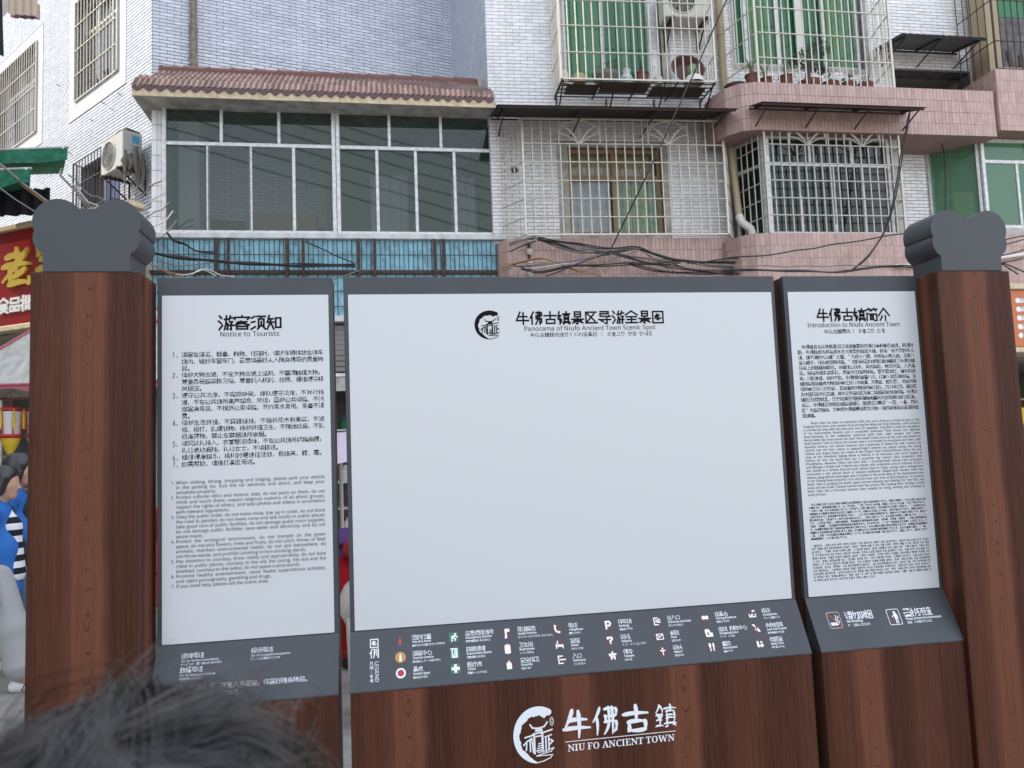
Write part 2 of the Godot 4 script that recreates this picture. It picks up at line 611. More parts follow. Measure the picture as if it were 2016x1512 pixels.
const JAMO_FIRST := ["22e2eg", "22e2eg 727g", "222ede", "22e228 282fef", "22e228 282fef", "22e2e828 282fef", "22e2ef2f22", "212fefe1 28e8", "212f efe1 28e8", "810f 81gf", "810f 81gf", "82d4eadf8g2e1a4482", "12f2 821f 82ff", "12f2 821f 82ff", "7091 13f3 831f 83ff", "12e2eg 17e7", "d2222ede 28d8", "12f2 525e b2be 0ege", "7091 13f3 85c6de8g3e4685"]
const JAMO_VOWEL := ["808g 88e8", "606g c0cg 68c8", "808g 85e5 8beb", "606g c0cg 65c5 6bcb", "808g 1888", "606g c0cg 0868", "808g 1585 1b8b", "606g c0cg 0565 0b6b", "0cgc 868c", "0c9c 565c d0dg ddg8", "0c9c 565c b0bg f0fg", "0c9c 565c d0dg", "0cgc 565c b6bc", "08g8 888e", "0898 585d d0dg 9cdc", "0898 585d b0bg f0fg", "0898 585d d0dg", "08g8 585e b8be", "0aga", "0a9a d0dg", "808g"]


func hangul(code: int, box: Rect2, out: Array) -> void:
	var l := code / 588
	var vw := (code % 588) / 28
	var fin := code % 28
	var h := 0.62 if fin else 1.0
	var lb: Rect2
	var vb: Rect2
	if vw in [8, 12, 13, 17, 18]:
		lb = Rect2(0.16, 0.02, 0.68, h * 0.5)
		vb = Rect2(0.02, h * 0.5, 0.96, h * 0.46)
	elif vw in [9, 10, 11, 14, 15, 16, 19]:
		lb = Rect2(0.05, 0.02, 0.52, h * 0.52)
		vb = Rect2(0.0, h * 0.1, 1.0, h * 0.88)
	else:
		lb = Rect2(0.04, h * 0.1, 0.5, h * 0.72)
		vb = Rect2(0.5, 0.0, 0.5, h)
	var jobs := [[JAMO_FIRST[l], lb], [JAMO_VOWEL[vw], vb]]
	if fin:
		var pick := [0, 0, 1, 0, 2, 2, 18, 3, 5, 0, 6, 7, 5, 16, 17, 18, 6, 7, 9, 9, 10, 11, 12, 14, 15, 16, 17, 18]
		jobs.append([JAMO_FIRST[pick[fin]], Rect2(0.18, 0.66, 0.66, 0.34)])
	for j: Array in jobs:
		var r: Rect2 = j[1]
		for s: String in j[0].split(" ", false):
			if s.length() >= 4:
				out.append(polyline(s, Rect2(box.position + r.position * box.size, r.size * box.size)))


# writes s with its top left corner at (x, y); h is the height of a sign, lw the width of a stroke; returns where it ends
func write(mb: MB, s: String, x: float, y: float, h: float, lw: float, adv := 1.12, z := 0.0, brush := 0.0) -> float:
	for c in s:
		if c == " ":
			x += h * 0.5
			continue
		var narrow := c in "0123456789(),.:|"
		var wd := h * (0.55 if narrow else 1.0)
		if not glyph_cache.has(c):
			glyph_cache[c] = strokes(c)
		var i := 0
		for st: PackedVector2Array in glyph_cache[c]:
			for k in st.size() - 1:
				var a := Vector2(x + st[k].x * wd, y - st[k].y * h)
				var b := Vector2(x + st[k + 1].x * wd, y - st[k + 1].y * h)
				i += 1
				dash(mb, a, b, lw, z + (i % 9) * 0.00003, brush)
		x += wd * adv + (h * 0.06 if narrow else 0.0)
	return x


func dash(mb: MB, a: Vector2, b: Vector2, lw: float, z: float, brush := 0.0) -> void:
	var d := (b - a)
	if d.length() < 0.00001:
		return
	d = d.normalized()
	var o := Vector2(-d.y, d.x) * lw * 0.5
	if brush <= 0.0:
		var e := d * lw * 0.42
		mb.quad(Vector3(a.x - e.x - o.x, a.y - e.y - o.y, z), Vector3(a.x - e.x + o.x, a.y - e.y + o.y, z), Vector3(b.x + e.x + o.x, b.y + e.y + o.y, z), Vector3(b.x + e.x - o.x, b.y + e.y - o.y, z))
		return
	var flip := 1.0 if d.y <= 0.0 else -1.0
	var pts := PackedVector2Array()
	var back := PackedVector2Array()
	for k in 7:
		var f := k / 6.0
		var wd := lerpf(1.25, 0.55, f) * (0.75 + 0.25 * sin(f * PI)) * (0.55 if k == 0 else 1.0)
		var c := a.lerp(b, f) - d * lw * 0.45 * (1.0 - f) + d * lw * 0.3 * f + Vector2(-d.y, d.x) * sin(f * PI) * brush * flip
		pts.append(c + o * wd)
		back.append(c - o * wd)
	for k in 6:
		mb.quad(Vector3(back[k].x, back[k].y, z), Vector3(pts[k].x, pts[k].y, z), Vector3(pts[k + 1].x, pts[k + 1].y, z), Vector3(back[k + 1].x, back[k + 1].y, z))


var fonts := {}
var word_cache := {}


func latin(mb: MB, s: String, x: float, base: float, size: float, fit := 0.0, face := "Droid Sans", weight := 400, z := 0.0) -> float:
	var key := face + str(weight)
	if not fonts.has(key):
		var f := SystemFont.new()
		f.font_names = PackedStringArray([face])
		f.font_weight = weight
		fonts[key] = f
	if not word_cache.has(key + s):
		var tm := TextMesh.new()
		tm.font = fonts[key]
		tm.font_size = 32
		tm.pixel_size = 1.0 / 32.0
		tm.depth = 0.0
		tm.curve_step = 3.0
		tm.horizontal_alignment = HORIZONTAL_ALIGNMENT_LEFT
		tm.vertical_alignment = VERTICAL_ALIGNMENT_TOP
		tm.text = s
		var arr := tm.get_mesh_arrays() if tm.get_surface_count() else []
		word_cache[key + s] = [arr, (fonts[key] as Font).get_ascent(32) / 32.0, (fonts[key] as Font).get_string_size(s, HORIZONTAL_ALIGNMENT_LEFT, -1, 32).x / 32.0]
	var got: Array = word_cache[key + s]
	var natural: float = got[2] * size
	var sx: float = size * (fit / natural if fit > 0.0 and natural > 0.0 else 1.0)
	if got[0].size():
		var vs: PackedVector3Array = got[0][Mesh.ARRAY_VERTEX]
		var ids: PackedInt32Array = got[0][Mesh.ARRAY_INDEX]
		var order := ids if ids.size() else PackedInt32Array(range(vs.size()))
		for i in order:
			mb.vert(Vector3(x + vs[i].x * sx, base + (vs[i].y + got[1]) * size, z), Vector3(0, 0, 1), Vector2(0, 0))
	return x + got[2] * sx


# one line of words spread to the full width
func justified(mb: MB, s: String, x0: float, x1: float, base: float, size: float, z := 0.0) -> void:
	var ws := s.split(" ", false)
	var total := 0.0
	for w in ws:
		total += latin(MB.new(), w, 0, 0, size)
	var gap := (x1 - x0 - total) / maxf(1.0, ws.size() - 1)
	var x := x0
	for w in ws:
		x = latin(mb, w, x, base, size, 0.0, "Droid Sans", 400, z) + gap


const FONT := """
一=08g8;二=23e3 0ege;三=12f2 38d8 0ege;十=08g8 808g;口=23e3ee2e23;日=41c1cf4f41 48c8;目=41c1cf4f41 45c5 4aca;田=21e1ef2f21 28e8 818f;月=313b1g 31d1dgbf 36d6 3bdb;木=05g5 808g 850d 85gd;禾=d131 06g6 828g 861e 86fe;
米=08g8 808g 3165 d1a5 881f 88ff;氵=30a3 06a9 2gdb;冫=4185 1gda;亻=d008 767g;讠=41a4 07878edb;扌=05f5 909g6e 0be8;土=26e6 808f 0fgf;士=05g5 808e 2eee;王=12f2 28e8 0fgf 828f;工=12f2 0ege 828e;亠=808a 0bgb;宀=8085 0e06g6ee;冖=0d05g5ed;
艹=08g8 505g b0bg;竹=4009 3474 646b c089 b4g4 e4eb;雨=20e0 0b05g5gb 808g 4868 4d6d a8c8 adcd;广=7093 33g3 333a0g;厂=21g1 212a0g;疒=80a2 42g2 424b1g 1528 0d4b;尸=21e1e727 212b0g;户=70a2 34e4ea3a 343c0g;门=1042 131g 62f2fgcg;囗=11f1fg1g11;
冂=1g11f1fgcg;匚=f1111fgf;凵=161fffff fff6;辶=1134 06464c0f 4c8fgg;廴=0161176709 671f 3a8fgg;心=1709 525d7gdgea 82a6 d5ga;忄=808g 4517 b4e7;灬=310e 535e 93bf d1gf;火=808a1g 8agg 2448 e4b8;纟=8127a62cdb 1gee;钅=6008 35d5 1afa 858gec;
饣=6008 34e4c8 888gec;犭=d128 307699 9c5g 860c;犬=05g5 80860g 86gg c0e3;礻=60a3 25d51d 898g ea9a;衤=60a3 25d51d 898g db98 9aee;石=02g2 820c 48e8ef4f48;足=21e1e72721 878f 8beb 3b3f 0gge;车=12f2 7028e8 0cgc 959g;马=21c1c7 3437e7 e7efbf 0bcb;
鸟=7053 33c3c7 333aea eaegbg 6476 0dcd;贝=3c31d1dc 858b1g 9cgg;见=3a31d1da 848a1g 9a9fgfgc;页=01g1 8174 3d34d4dd 878b1g acgg;攵=5008 34g4 d49b0g 369bgg;夂=7028 43d30g 359agg;又=12d21g 25gg;力=14e4dfaf 80791g;刀=12e2dfae 727a0g;刂=414c e0egbf;
寸=05g5 b0bg8f 386b;小=808g5f 450d c5gd;大=05g5 80860g 86gg;天=12f2 08g8 82880g 88gg;夫=12f2 07g7 80870g 87gg;人=80850g 85gg;入=5082 820g 82gg;八=520g b2gg;丷=2066 e0a6;儿=516a1g b1bfgfgb;几=313b0g 31d1dfgfgc;勹=5008 34e4dgaf;匕=e228 313fgfgb;
比=212f7c 2888 g4a9 a1afgfgc;止=808f 87e7 353f 0fgf;正=01g1 818f 88e8 383f 0fgf;上=808f 86e6 0fgf;下=01g1 818g 86db;不=02g2 920b 848g a6fb;丁=02g2 828g5f;了=21d188 888g4f;子=21d185 858g4f 08g8;女=702bfg c59c1g 05g5;山=808f 171fff fff7;
川=212a0g 818e e0eg;水=808g5f 15650e e296 86ge;文=8083 04g4 c40g 44gg;方=8083 04g4 64690g 69d9cgaf;斤=c131 313a0g 36g6 b6bg;己=21d1d727 272effec;戈=05g4 708ege geg9 c0e3 d61e;弋=05g4 708ege geg9 c0e3;也=06e4dbaa 808c 353fgfgc;
电=21e1eb2b21 26e6 808fgfgc;中=24e4eb2b24 808g;牛=5019 36e6 0bgb 919g;生=4018 25e5 818f 3ada 0fgf;失=5019 35e5 09g9 80890g 89gg;午=5018 34f4 0aga 949g;年=5006 33f3 48e8 484c 0cgc 939g;母=311cgc 31e1dg9f 06g6 7395 788b;龶=13f3 28e8 0dgd 808d;
青=V龶月;主=7092 13f3 28e8 0fgf 838f;彳=b025 e50b 898g;亍=21e1 06g6 969g6f;行=H彳亍;白=9064 34d4dg3g34 3ada;自=8063 33d3dg3g33 37d7 3bdb;衣=8082 03g3 830c 595g9d e698 84gg;皿=222e 22e2ee 626e a2ae 0ege;且=414e 41c1ce 45c5 4aca 0ege;
古=05g5 808a 3aeaef3f3a;佛=L亻弗;弗=21e1e525 252999 29e9edbf 606a1g a0ag;真=03g3 8085 35d5dd3d35 38d8 3ada 0ege 4f1g cffg;镇=L钅真;景=V日京;京=8082 03g3 35d5d93935 898g6f 4b1e cbfe;区=G匚乂;乂=c32e 33dd;导=V己寸;斿=H方T𠂉子;游=L氵斿;全=T亼王;图=O囗冬;
冬=6016 43c30b 346agb 7b9c 5eaf;各=V夂口;客=T宀各;须=L彡页;彡=d113 d718 ed0g;知=H矢口;矢=5018 34f4 08g8 94880g 88gg;简=T竹D门日;介=800a 80ga 5a5c2g aaag;请=L讠青;勿=5008 34f4dgaf 840c b45f;吸=L口及;及=03c3a8e80g 33390g 58gg;烟=L火O囗大;爱=T爫V冖友;
爫=e011 2539 7598 e5b9;友=05g5 70590g 49d92g 4bgg;护=H扌户;环=L王不;境=L土竟;竟=V立见;立=8083 04g4 4767 c7ad 0fgf;老=23d3 07g7 808a e10d 494fgfgd d94c;食=T亼良;良=8082 31d1d838 34d4 313g8d e98a 7afg;品=V口H口口;批=L扌比;例=L亻H歹刂;歹=01g1 613a 55c50g 6698;您=B你心;
你=L亻尔;尔=5007 33f3d7 838g5f 470e c7ge;的=H白勺;勺=5008 34e4dgaf 79ab;位=L亻立;置=T罒直;罒=2e22e2ee2e 626e a2ae;直=02g2 8085 35d5de3e35 38d8 3bdb 0ggg;点=V占灬;占=808a 85e5 2aeaeg2g2a;应=A广业;业=616f a1af 270d e7gd 0fgf;急=B刍心;
刍=7018 43d3a6 27e7ef2f 2beb;避=C辶辟;辟=H尸辛;辛=8082 03g3 4467 c4a7 08g8 3cdc 888g;难=L又隹;隹=6008 474g 90b3 45f5 4aea 4eff a5ae;场=L土昜;昜=22d236e6dgbf 870e b75g;所=H户斤;疏=L疋㐬;疋=12f2d5 828e 88e8 383c 0fgf;㐬=8082 03g3 8247e7 494d1g 898f d9dfgf;
散=R龷攵;龷=03g3 5058 b0b8 08g8 3a3g 3adadgbg 3ddd;通=C辶甬;甬=21d1a4 353g 35e5egcg 39e9 3ddd 858f;道=C辶首;首=2154 e1a4 05g5 8564 37d7dg3g37 3bdb 3ddd;医=G匚矢;疗=A疒了;服=L月⺋;⺋=21d1d7a6 212g 49d91g 4afg;务=V夂力;卫=11d1d9a9 717f 0fgf;间=D门日;安=T宀女;保=L亻呆;
呆=V口木;话=L讠舌;舌=d122 05g5 828a 3aeaeg3g3a;宾=T宀兵;兵=d131 313c 38e8 a8ac 0cgc 5d2g bdeg;馆=L饣官;官=T宀㠯;㠯=31d1d737 313g 39e9eg3g;停=L亻亭;亭=8082 03g3 45c5c94945 0d0bgbgd 8b8g5g;问=D门口;讯=L讠卂;卂=21d1 d1dfgfgc 717g 08a8;寺=V土寸;
出=808f 2227e7e2 2a2fefea;邮=R由阝;由=25e5ef2f25 2aea 808f;阝=313g 31d1a6d9ab7a;政=H正攵;码=L石马;头=2144 1558 09g9 b0b91g b9fg;观=L又见;台=8137d7 b3e8 3aeaeg3g3a;商=T亠D冂V丷口;购=L贝勾;勾=5008 34e4dgaf 876cbb a9bd;物=L牜勿;牜=4018 36e6 909g 0ce9;餐=V歺食;歺=V卜又;
卜=606g 67ea;饮=L饣欠;欠=5008 34f4d8 880g 8bgg;投=L扌殳;殳=V几又;诉=L讠斥;斥=G斤丶;丶=c8ec;招=L扌召;召=V刀口;领=H令页;令=T亼卩;卩=41c1ca9a 414g;婴=T賏女;賏=H贝贝;室=T宀至;至=12f2 8237d7 b4e8 8a8f 3bdb 0fgf;咨=V次口;次=L冫欠;询=L讠旬;旬=5007 33f3egbg 36b6bd3d36 3aba;救=H求攵;
求=04g4 808g5f 3558 0f6b a5c7 85gf c0e2;援=L扌爰;爰=T爫V二友;乱=L舌乚;乚=313cfgfc;画=01g1 252fefe5 45c5cc4c45 48c8 818c;注=L氵主;意=T立V日心;身=8062 33d3dgag 333b 37d7 3bgb e91g;管=T竹G宀㠯;好=H女子;随=L阝C辶有;有=04g4 701b 595g 59e9egcg 5bdb 5ede;
在=04g4 701a 484g 6afa a7ag 5fgf;览=V监见;监=414a 808a a3g3 a3c6;就=H京尤;尤=05f5 70590g 959fgfgc c0e2;住=L亻主;宿=T宀L亻百;百=01g1 8174 34d4dg3g34 3ada;时=L日寸;将=L丬夕;丬=909g 2255 0d6a;夕=7018 43e31g 567a;辆=L车两;两=01g1 2g24f4fgdg 61693d b1bade;放=H方攵;
内=808a4d 8adc 1g14f4fgdg;锁=L钅V小贝;窗=T穴囱;穴=V宀八;囱=21e1eg2g21 616b 4bcb 48b8;妥=T爫女;善=V羊口;羊=2144 e1b4 15f5 38e8 0cgc 858g;个=80770g 77gg 888g;携=L扌V隹乃;乃=21d1a7e7dgaf 515a1g;带=T卅V冖巾;卅=04g4 404g 808g c0cg;巾=1e14e4eecd 808g;贵=V䖝贝;
䖝=22e2e72722 808c 0cgc;重=e131 05g5 37e7ed3d37 3aea 838g 0ggg;迹=C辶亦;亦=8082 03g3 536b0g a3afcf 370c c7gc;涂=L氵余;余=T亼G二小;刻=R亥刂;亥=8082 03g3 8347c6 c60e 9aff b70g;攀=T林V大手;林=H木木;手=d131 26e6 0bgb 828g5f;爬=C爪巴;爪=d122 222c0g 828g d2d8fg;
巴=21e1e82821 8188 212fgfgc;触=L角虫;角=6007 43b385 35d5dgbg 353b1g 39d9 3ddd 858g;虫=24e4ea2a24 808f 0fge ccfg;摸=L扌莫;莫=T艹V日大;尊=V酋寸;酋=2144 e1b4 05g5 38e8eg3g38 3ddd 686b a8ab;民=21e1e72721 212g7d 29g9 89cffgfd;族=L方V𠂉矢;𠂉=500f 38g8;宗=T宀示;
示=22e2 07g7 878g5f 4a1e cafe;教=L孝攵;孝=V耂子;耂=26e6 0cgc 808c f01g;习=21e1egbf 4588 2eb9;俗=L亻谷;谷=V八T人口;别=L另刂;另=V口力;权=L木又;利=L禾刂;拍=L扌白;照=B昭灬;昭=L日召;摄=L扌V耳双;耳=01g1 414f c1cg 46c6 4bcb 0gge;双=H又又;像=L亻象;
象=6016 43d3a5 25e5e92925 0da9 9a9g6g bbgg 0g8d;遵=C辶尊;守=T宀寸;相=L木目;关=2154 e1b4 15f5 09g9 85890g 89gg;规=L夫见;定=T宀疋;公=520a b2ga 881fdf adgg;共=04g4 505b b0bb 0bgb 5c1g bcfg;序=A广予;予=21e186 5388 0aga eacd 8a8g5f;喧=L口宣;宣=T宀V一旦;旦=V日一;哗=L口华;
华=V化十;化=L亻匕;吵=L口少;少=808a5a 441a c4ga e81g;闹=D门市;市=8083 04g4 2e27e7eecd 848g;排=L扌非;非=606g a0ag 1464 1868 0d6c a4g4 a8f8 acgc;队=L阝人;并=2144 e1b4 15f5 0aga 555a1g b5bg;挡=L扌当;当=8085 2245 e2b5 28e8ef2f 2beb;
高=8082 03g3 45c5c84845 1g1afafgdg 5cbcbf5f5c;声=T士尸;交=8082 03g3 5418 b4f8 b70g 47gg;谈=L讠V火火;设=L讠殳;施=L方V𠂉也;污=L氵亏;亏=22e2 07g7 737adadgaf;损=L扌员;员=V口贝;房=A户方;用=313b1g 31d1dgbf 36d6 3bdb 818g;坏=L土不;节=T艹卩;约=L纟勺;浪=L氵良;费=V弗贝;态=B太心;
太=05g5 80860g 86gg 8caf;踩=L足采;采=T爫木;踏=L足V水日;绿=L纟录;录=21d1d626 16g6 868g5f 394b 0f6c c9ab 9bgf;地=L土也;摘=L扌商;折=L扌斤;花=T艹化;和=R禾口;果=31d1d83831 35d5 818g 0aga 8a1g 8agg;实=T宀头;追=C辶㠯;捉=L扌足;打=L扌丁;喂=L口畏;畏=T田衣;动=H云力;云=22e2 07g7 8727 729fdf a9fg;
维=L纟隹;吐=L口土;痰=A疒V火火;扔=L扌乃;废=A广发;发=4026f6 700g 59d93g 59gg b1e3;弃=T云廾;廾=05g5 50590g b0bg;禁=V林示;讲=L讠井;井=04g4 0bgb 505b1g b0bg;究=T穴九;九=05d5cfgfgc 606a0g;以=212d7a 82a6 d0c91g abgg;礼=L礻乚;待=L彳寺;着=V羊目;整=V敕正;敕=H束攵;
束=03g3 35d5d93935 808g 9a0f 8agf;洁=L氵吉;吉=V士口;得=L彳V旦寸;体=L亻本;本=05g5 808g 850d 85gd 5cbc;袒=L衤旦;胸=L月E勹凶;凶=G凵乂;赤=V土亦;膊=L月尃;尃=V甫寸;甫=03g3 2g26e6egcf 2aea 2ded 808g c0e2;让=L讠上;幼=L幺力;幺=8127a62cec aafg;病=A疒丙;丙=01g1 1g15f5fgdg 818a4e 8ade;
残=L歹戋;戋=05g4 0ag9 609ege geg9 d91g;粗=L米且;提=L扌是;是=V日疋;倡=L亻昌;昌=V日日;健=L亻C廴聿;聿=21e1e828 06g6 05g5 0bgb 1ege 808g;康=A广隶;隶=21d1d737 04g4 808g5f 194b 0f6b c9gf;娱=L女吴;吴=V口天;乐=c1313696 808g5f 490e c9ge;抵=L扌氐;氐=c131 313f7b 39g9 819bgg 9gdg;
制=L牛刂;封=L圭寸;圭=V土土;建=C廴聿;迷=C辶米;信=L亻言;言=7092 03g3 37d7 3ada 3ded eg3g3d;活=L氵舌;拒=L扌巨;巨=f1111fgf 15e5eb1b;绝=L纟色;色=6017 43c3a6 36d6db3b 363fgfgc 868b;黄=T艹V由八;赌=L贝者;者=T耂日;如=L女口;需=V雨而;而=01g1 8165 1g15f5fgdg 656e a5ae;帮=V邦巾;邦=R丰阝;
丰=13f3 28e8 0dgd 808g;助=L且力;拨=L扌发;来=12f2 3345 d3b5 08g8 808g 880f 88gf;沱=L氵它;它=V宀匕;江=L氵工;流=L氵㐬;域=L土或;或=05g4 28788c2c28 0f8e 708ege geg9 c0e3 d71d;要=V西女;西=01g1 25e5ef2f25 616a a1af;岸=V山A厂干;干=12f2 08g8 828g;著=T艹者;名=V夕口;埠=L土V自十;明=L日月;
清=L氵青;期=L其月;其=03g3 404c c0cc 47c7 49c9 0cgc 5d1g bdfg;既=L艮旡;艮=31d1d838 34d4 313g8d d98a 7afg;旡=12f2 08g8 82880g 888fgfgc;成=24g4 242a0g 2686 868d6d 709ege geg9 c0e3 d71e;为=2144 15e5egbf 80790g 8abd;
具=3a31d1da 34d4 37d7 0bgb 5d1g bdfg;资=V次贝;义=62a5 e20g 24gg;雏=L刍隹;型=V刑土;刑=R开刂;开=12f2 08g8 52591g b2bg;贸=V卯贝;卯=H刂卩;故=L古攵;扯=L扌止;空=T穴工;渡=L氵度;度=A广V廿又;廿=05g5 505g b0bg 5gbg;填=L土真;满=L氵T艹两;铺=L钅甫;之=70a2 25e50f 3b6fgg;誉=T兴言;
兴=2146 7096 e1b6 0aga 5c1g bcgg;街=L彳L圭亍;巷=V共己;鸭=L甲鸟;甲=21e1ea2a21 26e6 818g;凼=G凵水;五=12f2 38e8ef 718f 0fgf;省=T少目;庙=A广由;七=0ag6 606fgfgb;栅=L木册;册=212b0g 21818g 81e1egcf 08g8;河=L氵可;可=02g2 d2dgaf 26a6ab2b26;北=606g 1666 0e6b a0afgfgb g5a8;
隔=L阝V口D冂丷;望=V亡王;这=C辶文;则=L贝刂;谣=L讠V爫缶;缶=5006 35f5 08g8 858f 2a2fefea;形=L开彡;概=L木L艮旡;括=L扌舌;历=A厂力;史=23e3eb2b23 808c0g 4bgg;模=L木莫;格=L木各;局=A尸口;依=L亻衣;傍=L亻T亠方;风=313b0g 31d1dfgfgc 56bd b45d;光=8087 2255 e2b5 07g7 575b0g a7afgfgc;旖=L方V𠂉可;
旎=L方V𠂉匕;宝=T宀玉;玉=12f2 28e8 0fgf 828f bade;荟=T艹会;会=T亼云;萃=T艹V亠十;情=L忄青;多=V夕夕;姿=V次女;彩=L采彡;美=T羊大;独=L犭虫;特=L牜寺;春=V夫日;耍=V而女;龙=05g5 70590g a5afgfgc b1e3 e81g;灯=L火丁;端=L立V山而;划=L戈刂;舟=7053 333b1g 33d3dgbf 0aga 7588 7c8e;剧=L居刂;居=A尸古;
坐=5218 5478 c2a8 c4f8 808f 2aea 0fgf;唱=L口昌;四=23e3ef2f23 636a3c a3aadc;歇=L曷欠;曷=V日勹;烘=L火共;肘=L月寸;享=T亠V口子;红=L纟工;萝=T艹V罒夕;扬=L扌昜;海=L氵V𠂉母;现=L王见;级=L纟及;单=2145 e1b5 35d5db3b35 38d8 0dgd 858g;处=L夂卜;灏=L氵L景页;万=01g1 616a0g 67d7cgaf;寿=V丰寸;宫=T宀V口口;
贺=V加贝;加=H力口;堂=T尚土;尚=8085 2145 e1b5 1g16f6fgdg 59b9bd5d59;爷=V父卩;父=5018 b1f8 c50g 45gg;被=L衤皮;皮=222a0g 22f2f5 8087 37d71g 69gg;命=T亼H口卩;国=O囗玉;社=L礻土;第=T竹弗;家=T宀豕;豕=12f2 820b 5599 9c5g 870f 9afg;传=L亻专;专=23e3 07g7 8047d78g 5bbf;统=L纟充;
充=8082 03g3 8247e7 595b1g a9afgfgc;村=L木寸;落=T艹L氵各;优=L亻尤;势=V执力;执=L扌丸;丸=G九丶;显=V日业;于=12f2 07g7 828g5f;经=L纟V又工;济=L氵V文刂;圈=O囗卷;卷=2144 e1b4 15f5 09g9 850f 9afg 7b7g;展=A尸V共衣;轴=L车由;南=05g5 8087 1g17f7fgdg 5aba 4ddd 8a8g;翼=V羽V田共;羽=H习习;
同=1g11f1fgdg 45c5 59b9be5e59;核=L木亥;前=B丷H月刂;抢=L扌仓;仓=T亼己;抓=L扌爪;旅=L方V𠂉衣;围=O囗韦;韦=13f3 28e8 0dedcf 808g;绕=L纟尧;尧=V戈兀;兀=02g2 525a0g a2afgfgc;片=313b0g 37g7 a0a7 3acacg;线=L纟戋;争=6017 43c3a6 26e6eb2b26 09g9 868g5g;把=L扌巴;宜=T宀且;仏=L亻厶;
厶=712fdd a9fg;鎮=L金真;金=T亼G王丷;観=L隹见;図=O囗乂;案=T安木;祖=L礻且;亡=8083 04g4 343fef;毒=T龶母;城=L土成;字=T宀子;号=V口亏;凡=313b0g 31d1dfgfgc 679a;、=1c5g;。=1c4c4g1g1c;，=3b4d1g;；=38393a3a 3b4d1g;：=3637 3c3d;“=3135 8185;”=3135 8185;あ=24d3 707d c62f1a76eade9g;
い=212b6f c3ea;う=60a2 26b5d8bc6g;か=15c5bfaf 60491g d3g8;が=15c5bfaf 60491g d3g8 e0g2;き=14d2 17d5 60c9 2a3gcg;く=b038bg;け=212g 75g5 c0cb8g;こ=22c2 2b3ede;さ=15e3 60c9 2b3gcg;し=303c6gbfdb;す=04g4 808a6b668a7g;せ=06g6 b0ba 313edg;
そ=21d129g8 989dcg;た=14a4 601g 88d8 8b9fff;だ=14a4 601g 88d8 8b9fff e1g3;ち=14e4 6039a7dbcf6g;て=13f386 868ceg;で=13f386 868ceg e0g2;と=3159 d429 2939eg;な=14a4 601a c3e6 b8bf7g6dbcgg;に=212g 83e3 7c9fgf;の=832f1a4483e5gaceag;
は=212g 75g5 c0cgac7eafgf;び=1373 735a4e8gbd b4gb;ま=14e4 18e8 808f4g4caegf;み=12a22e1b7aea d6bg;む=13a3 606c3d3969 6c7gegeb d3g6;め=323e d02g0a96gbag;も=603cfc 15c5 19b9;や=18e4gaba 508g 82a5;よ=80898g4f4c8ceg b4e4;ら=60a2 323ab9eccg5g;
り=313b c1cb6g;る=21d129 2995f9eecgae;れ=404g 0464 0d94b4adgf;ろ=21d129 29a6f9edbg6g;わ=404g 0464 0d95e7edbg;を=14d4 702b8878 d96eegfg;ん=801g 6ab9bgeggc;ア=12e287 878b3g;ー=08g8;ガ=15d5cgag 60590g d0e2 f0g2;イ=d01a 878g;ド=404g 48fc c0d2 f0g2;
サ=05g5 404b c0ca6g;ビ=212fff d328 c0d2 f0g2;ス=22d20g 88gg;セ=08g5 404fff g5cb;ン=1152 1ggb;タ=6018 43e31g 449c;パ=520g b3gg d0f0f2;コ=22e2ef1f;ム=702fed bagg;フ=12e2cb3g;レ=313gfb;ル=404a0g 909fgc;ョ=22e2ef2f 28e8;ィ=d33b 888g;
オ=05g5 b0bg8f a50f;メ=d00g 26ee;ホ=05g5 808g 481e c8fe;テ=22e2 07g7 878c3g;リ=313b c1cb6g;マ=12f27d 3a9g;ト=404g 47fc;シ=2153 0658 1gga;ク=6018 43e32g;ケ=5008 35g5 c5ab3g;ラ=22e2 17f7db4g;ニ=24d4 0ege;ジ=2153 0658 1gga c0d2 f0g2;・=7889;|=808g;
亼=800g 80gg;(=c0848cdg;)=4088884g;0=41c1ef4f41;1=4481 818g;2=3461b1d48a2gdg;3=31d178b8dcbg5g2e;4=b02beb b0bg;5=d13137a7dbbg4g2e;6=b1373c6gbgdccbb837;7=21d16g;8=61b1c4885c6gbgdc8461;9=d8683431b1d48g"""


# ---------------------------------------------------------------- the sign
const FOLD := 0.974
const LEDGE := 0.792
const OUT := 0.0959
const TOP := 2.2576


func post(u0: float, u1: float, label: String) -> void:
	var c := (u0 + u1) / 2
	var hw := (u1 - u0) / 2
	var o := thing("sign_post", label, "sign post", frame(FRAME_SIGN, Vector3(c, 0, 0)), "posts at the ends of the sign")
	var mb := MB.new()
	mb.off = Vector2(0.248 + c * 0.004, c * 0.37)
	mb.slab(-hw, hw, 0.0, 2.2505, -0.062, 0.115, 0.003)
	part(o, "wooden_shaft", mb, M.wood)
	mb = MB.new()
	mb.slab(-hw + 0.012, hw - 0.012, 2.2505, 2.2535, -0.05, 0.103)
	part(o, "top_plate", mb, M.paint_grey)
	# the head: two round lobes over two smaller ones on a neck
	var p := PackedVector2Array()
	p.append(Vector2(0.1375, 2.2535))
	p.append(Vector2(0.1375, 2.314))
	for k in range(0, 15):
		var a := deg_to_rad(lerpf(-59.0, 24.0, k / 14.0))
		p.append(Vector2(0.105, 2.37) + Vector2(cos(a), sin(a)) * 0.065)
	for k in range(0, 31):
		var a := deg_to_rad(lerpf(-20.0, 144.0, k / 30.0))
		p.append(Vector2(0.0925, 2.4245) + Vector2(cos(a), sin(a)) * 0.08)
	var right := p.duplicate()
	for k in range(right.size() - 1, -1, -1):
		p.append(Vector2(-right[k].x, right[k].y))
	mb = MB.new()
	mb.extrude(p, -0.06, 0.112, true, true)
	part(o, "carved_head", mb, M.paint_grey)


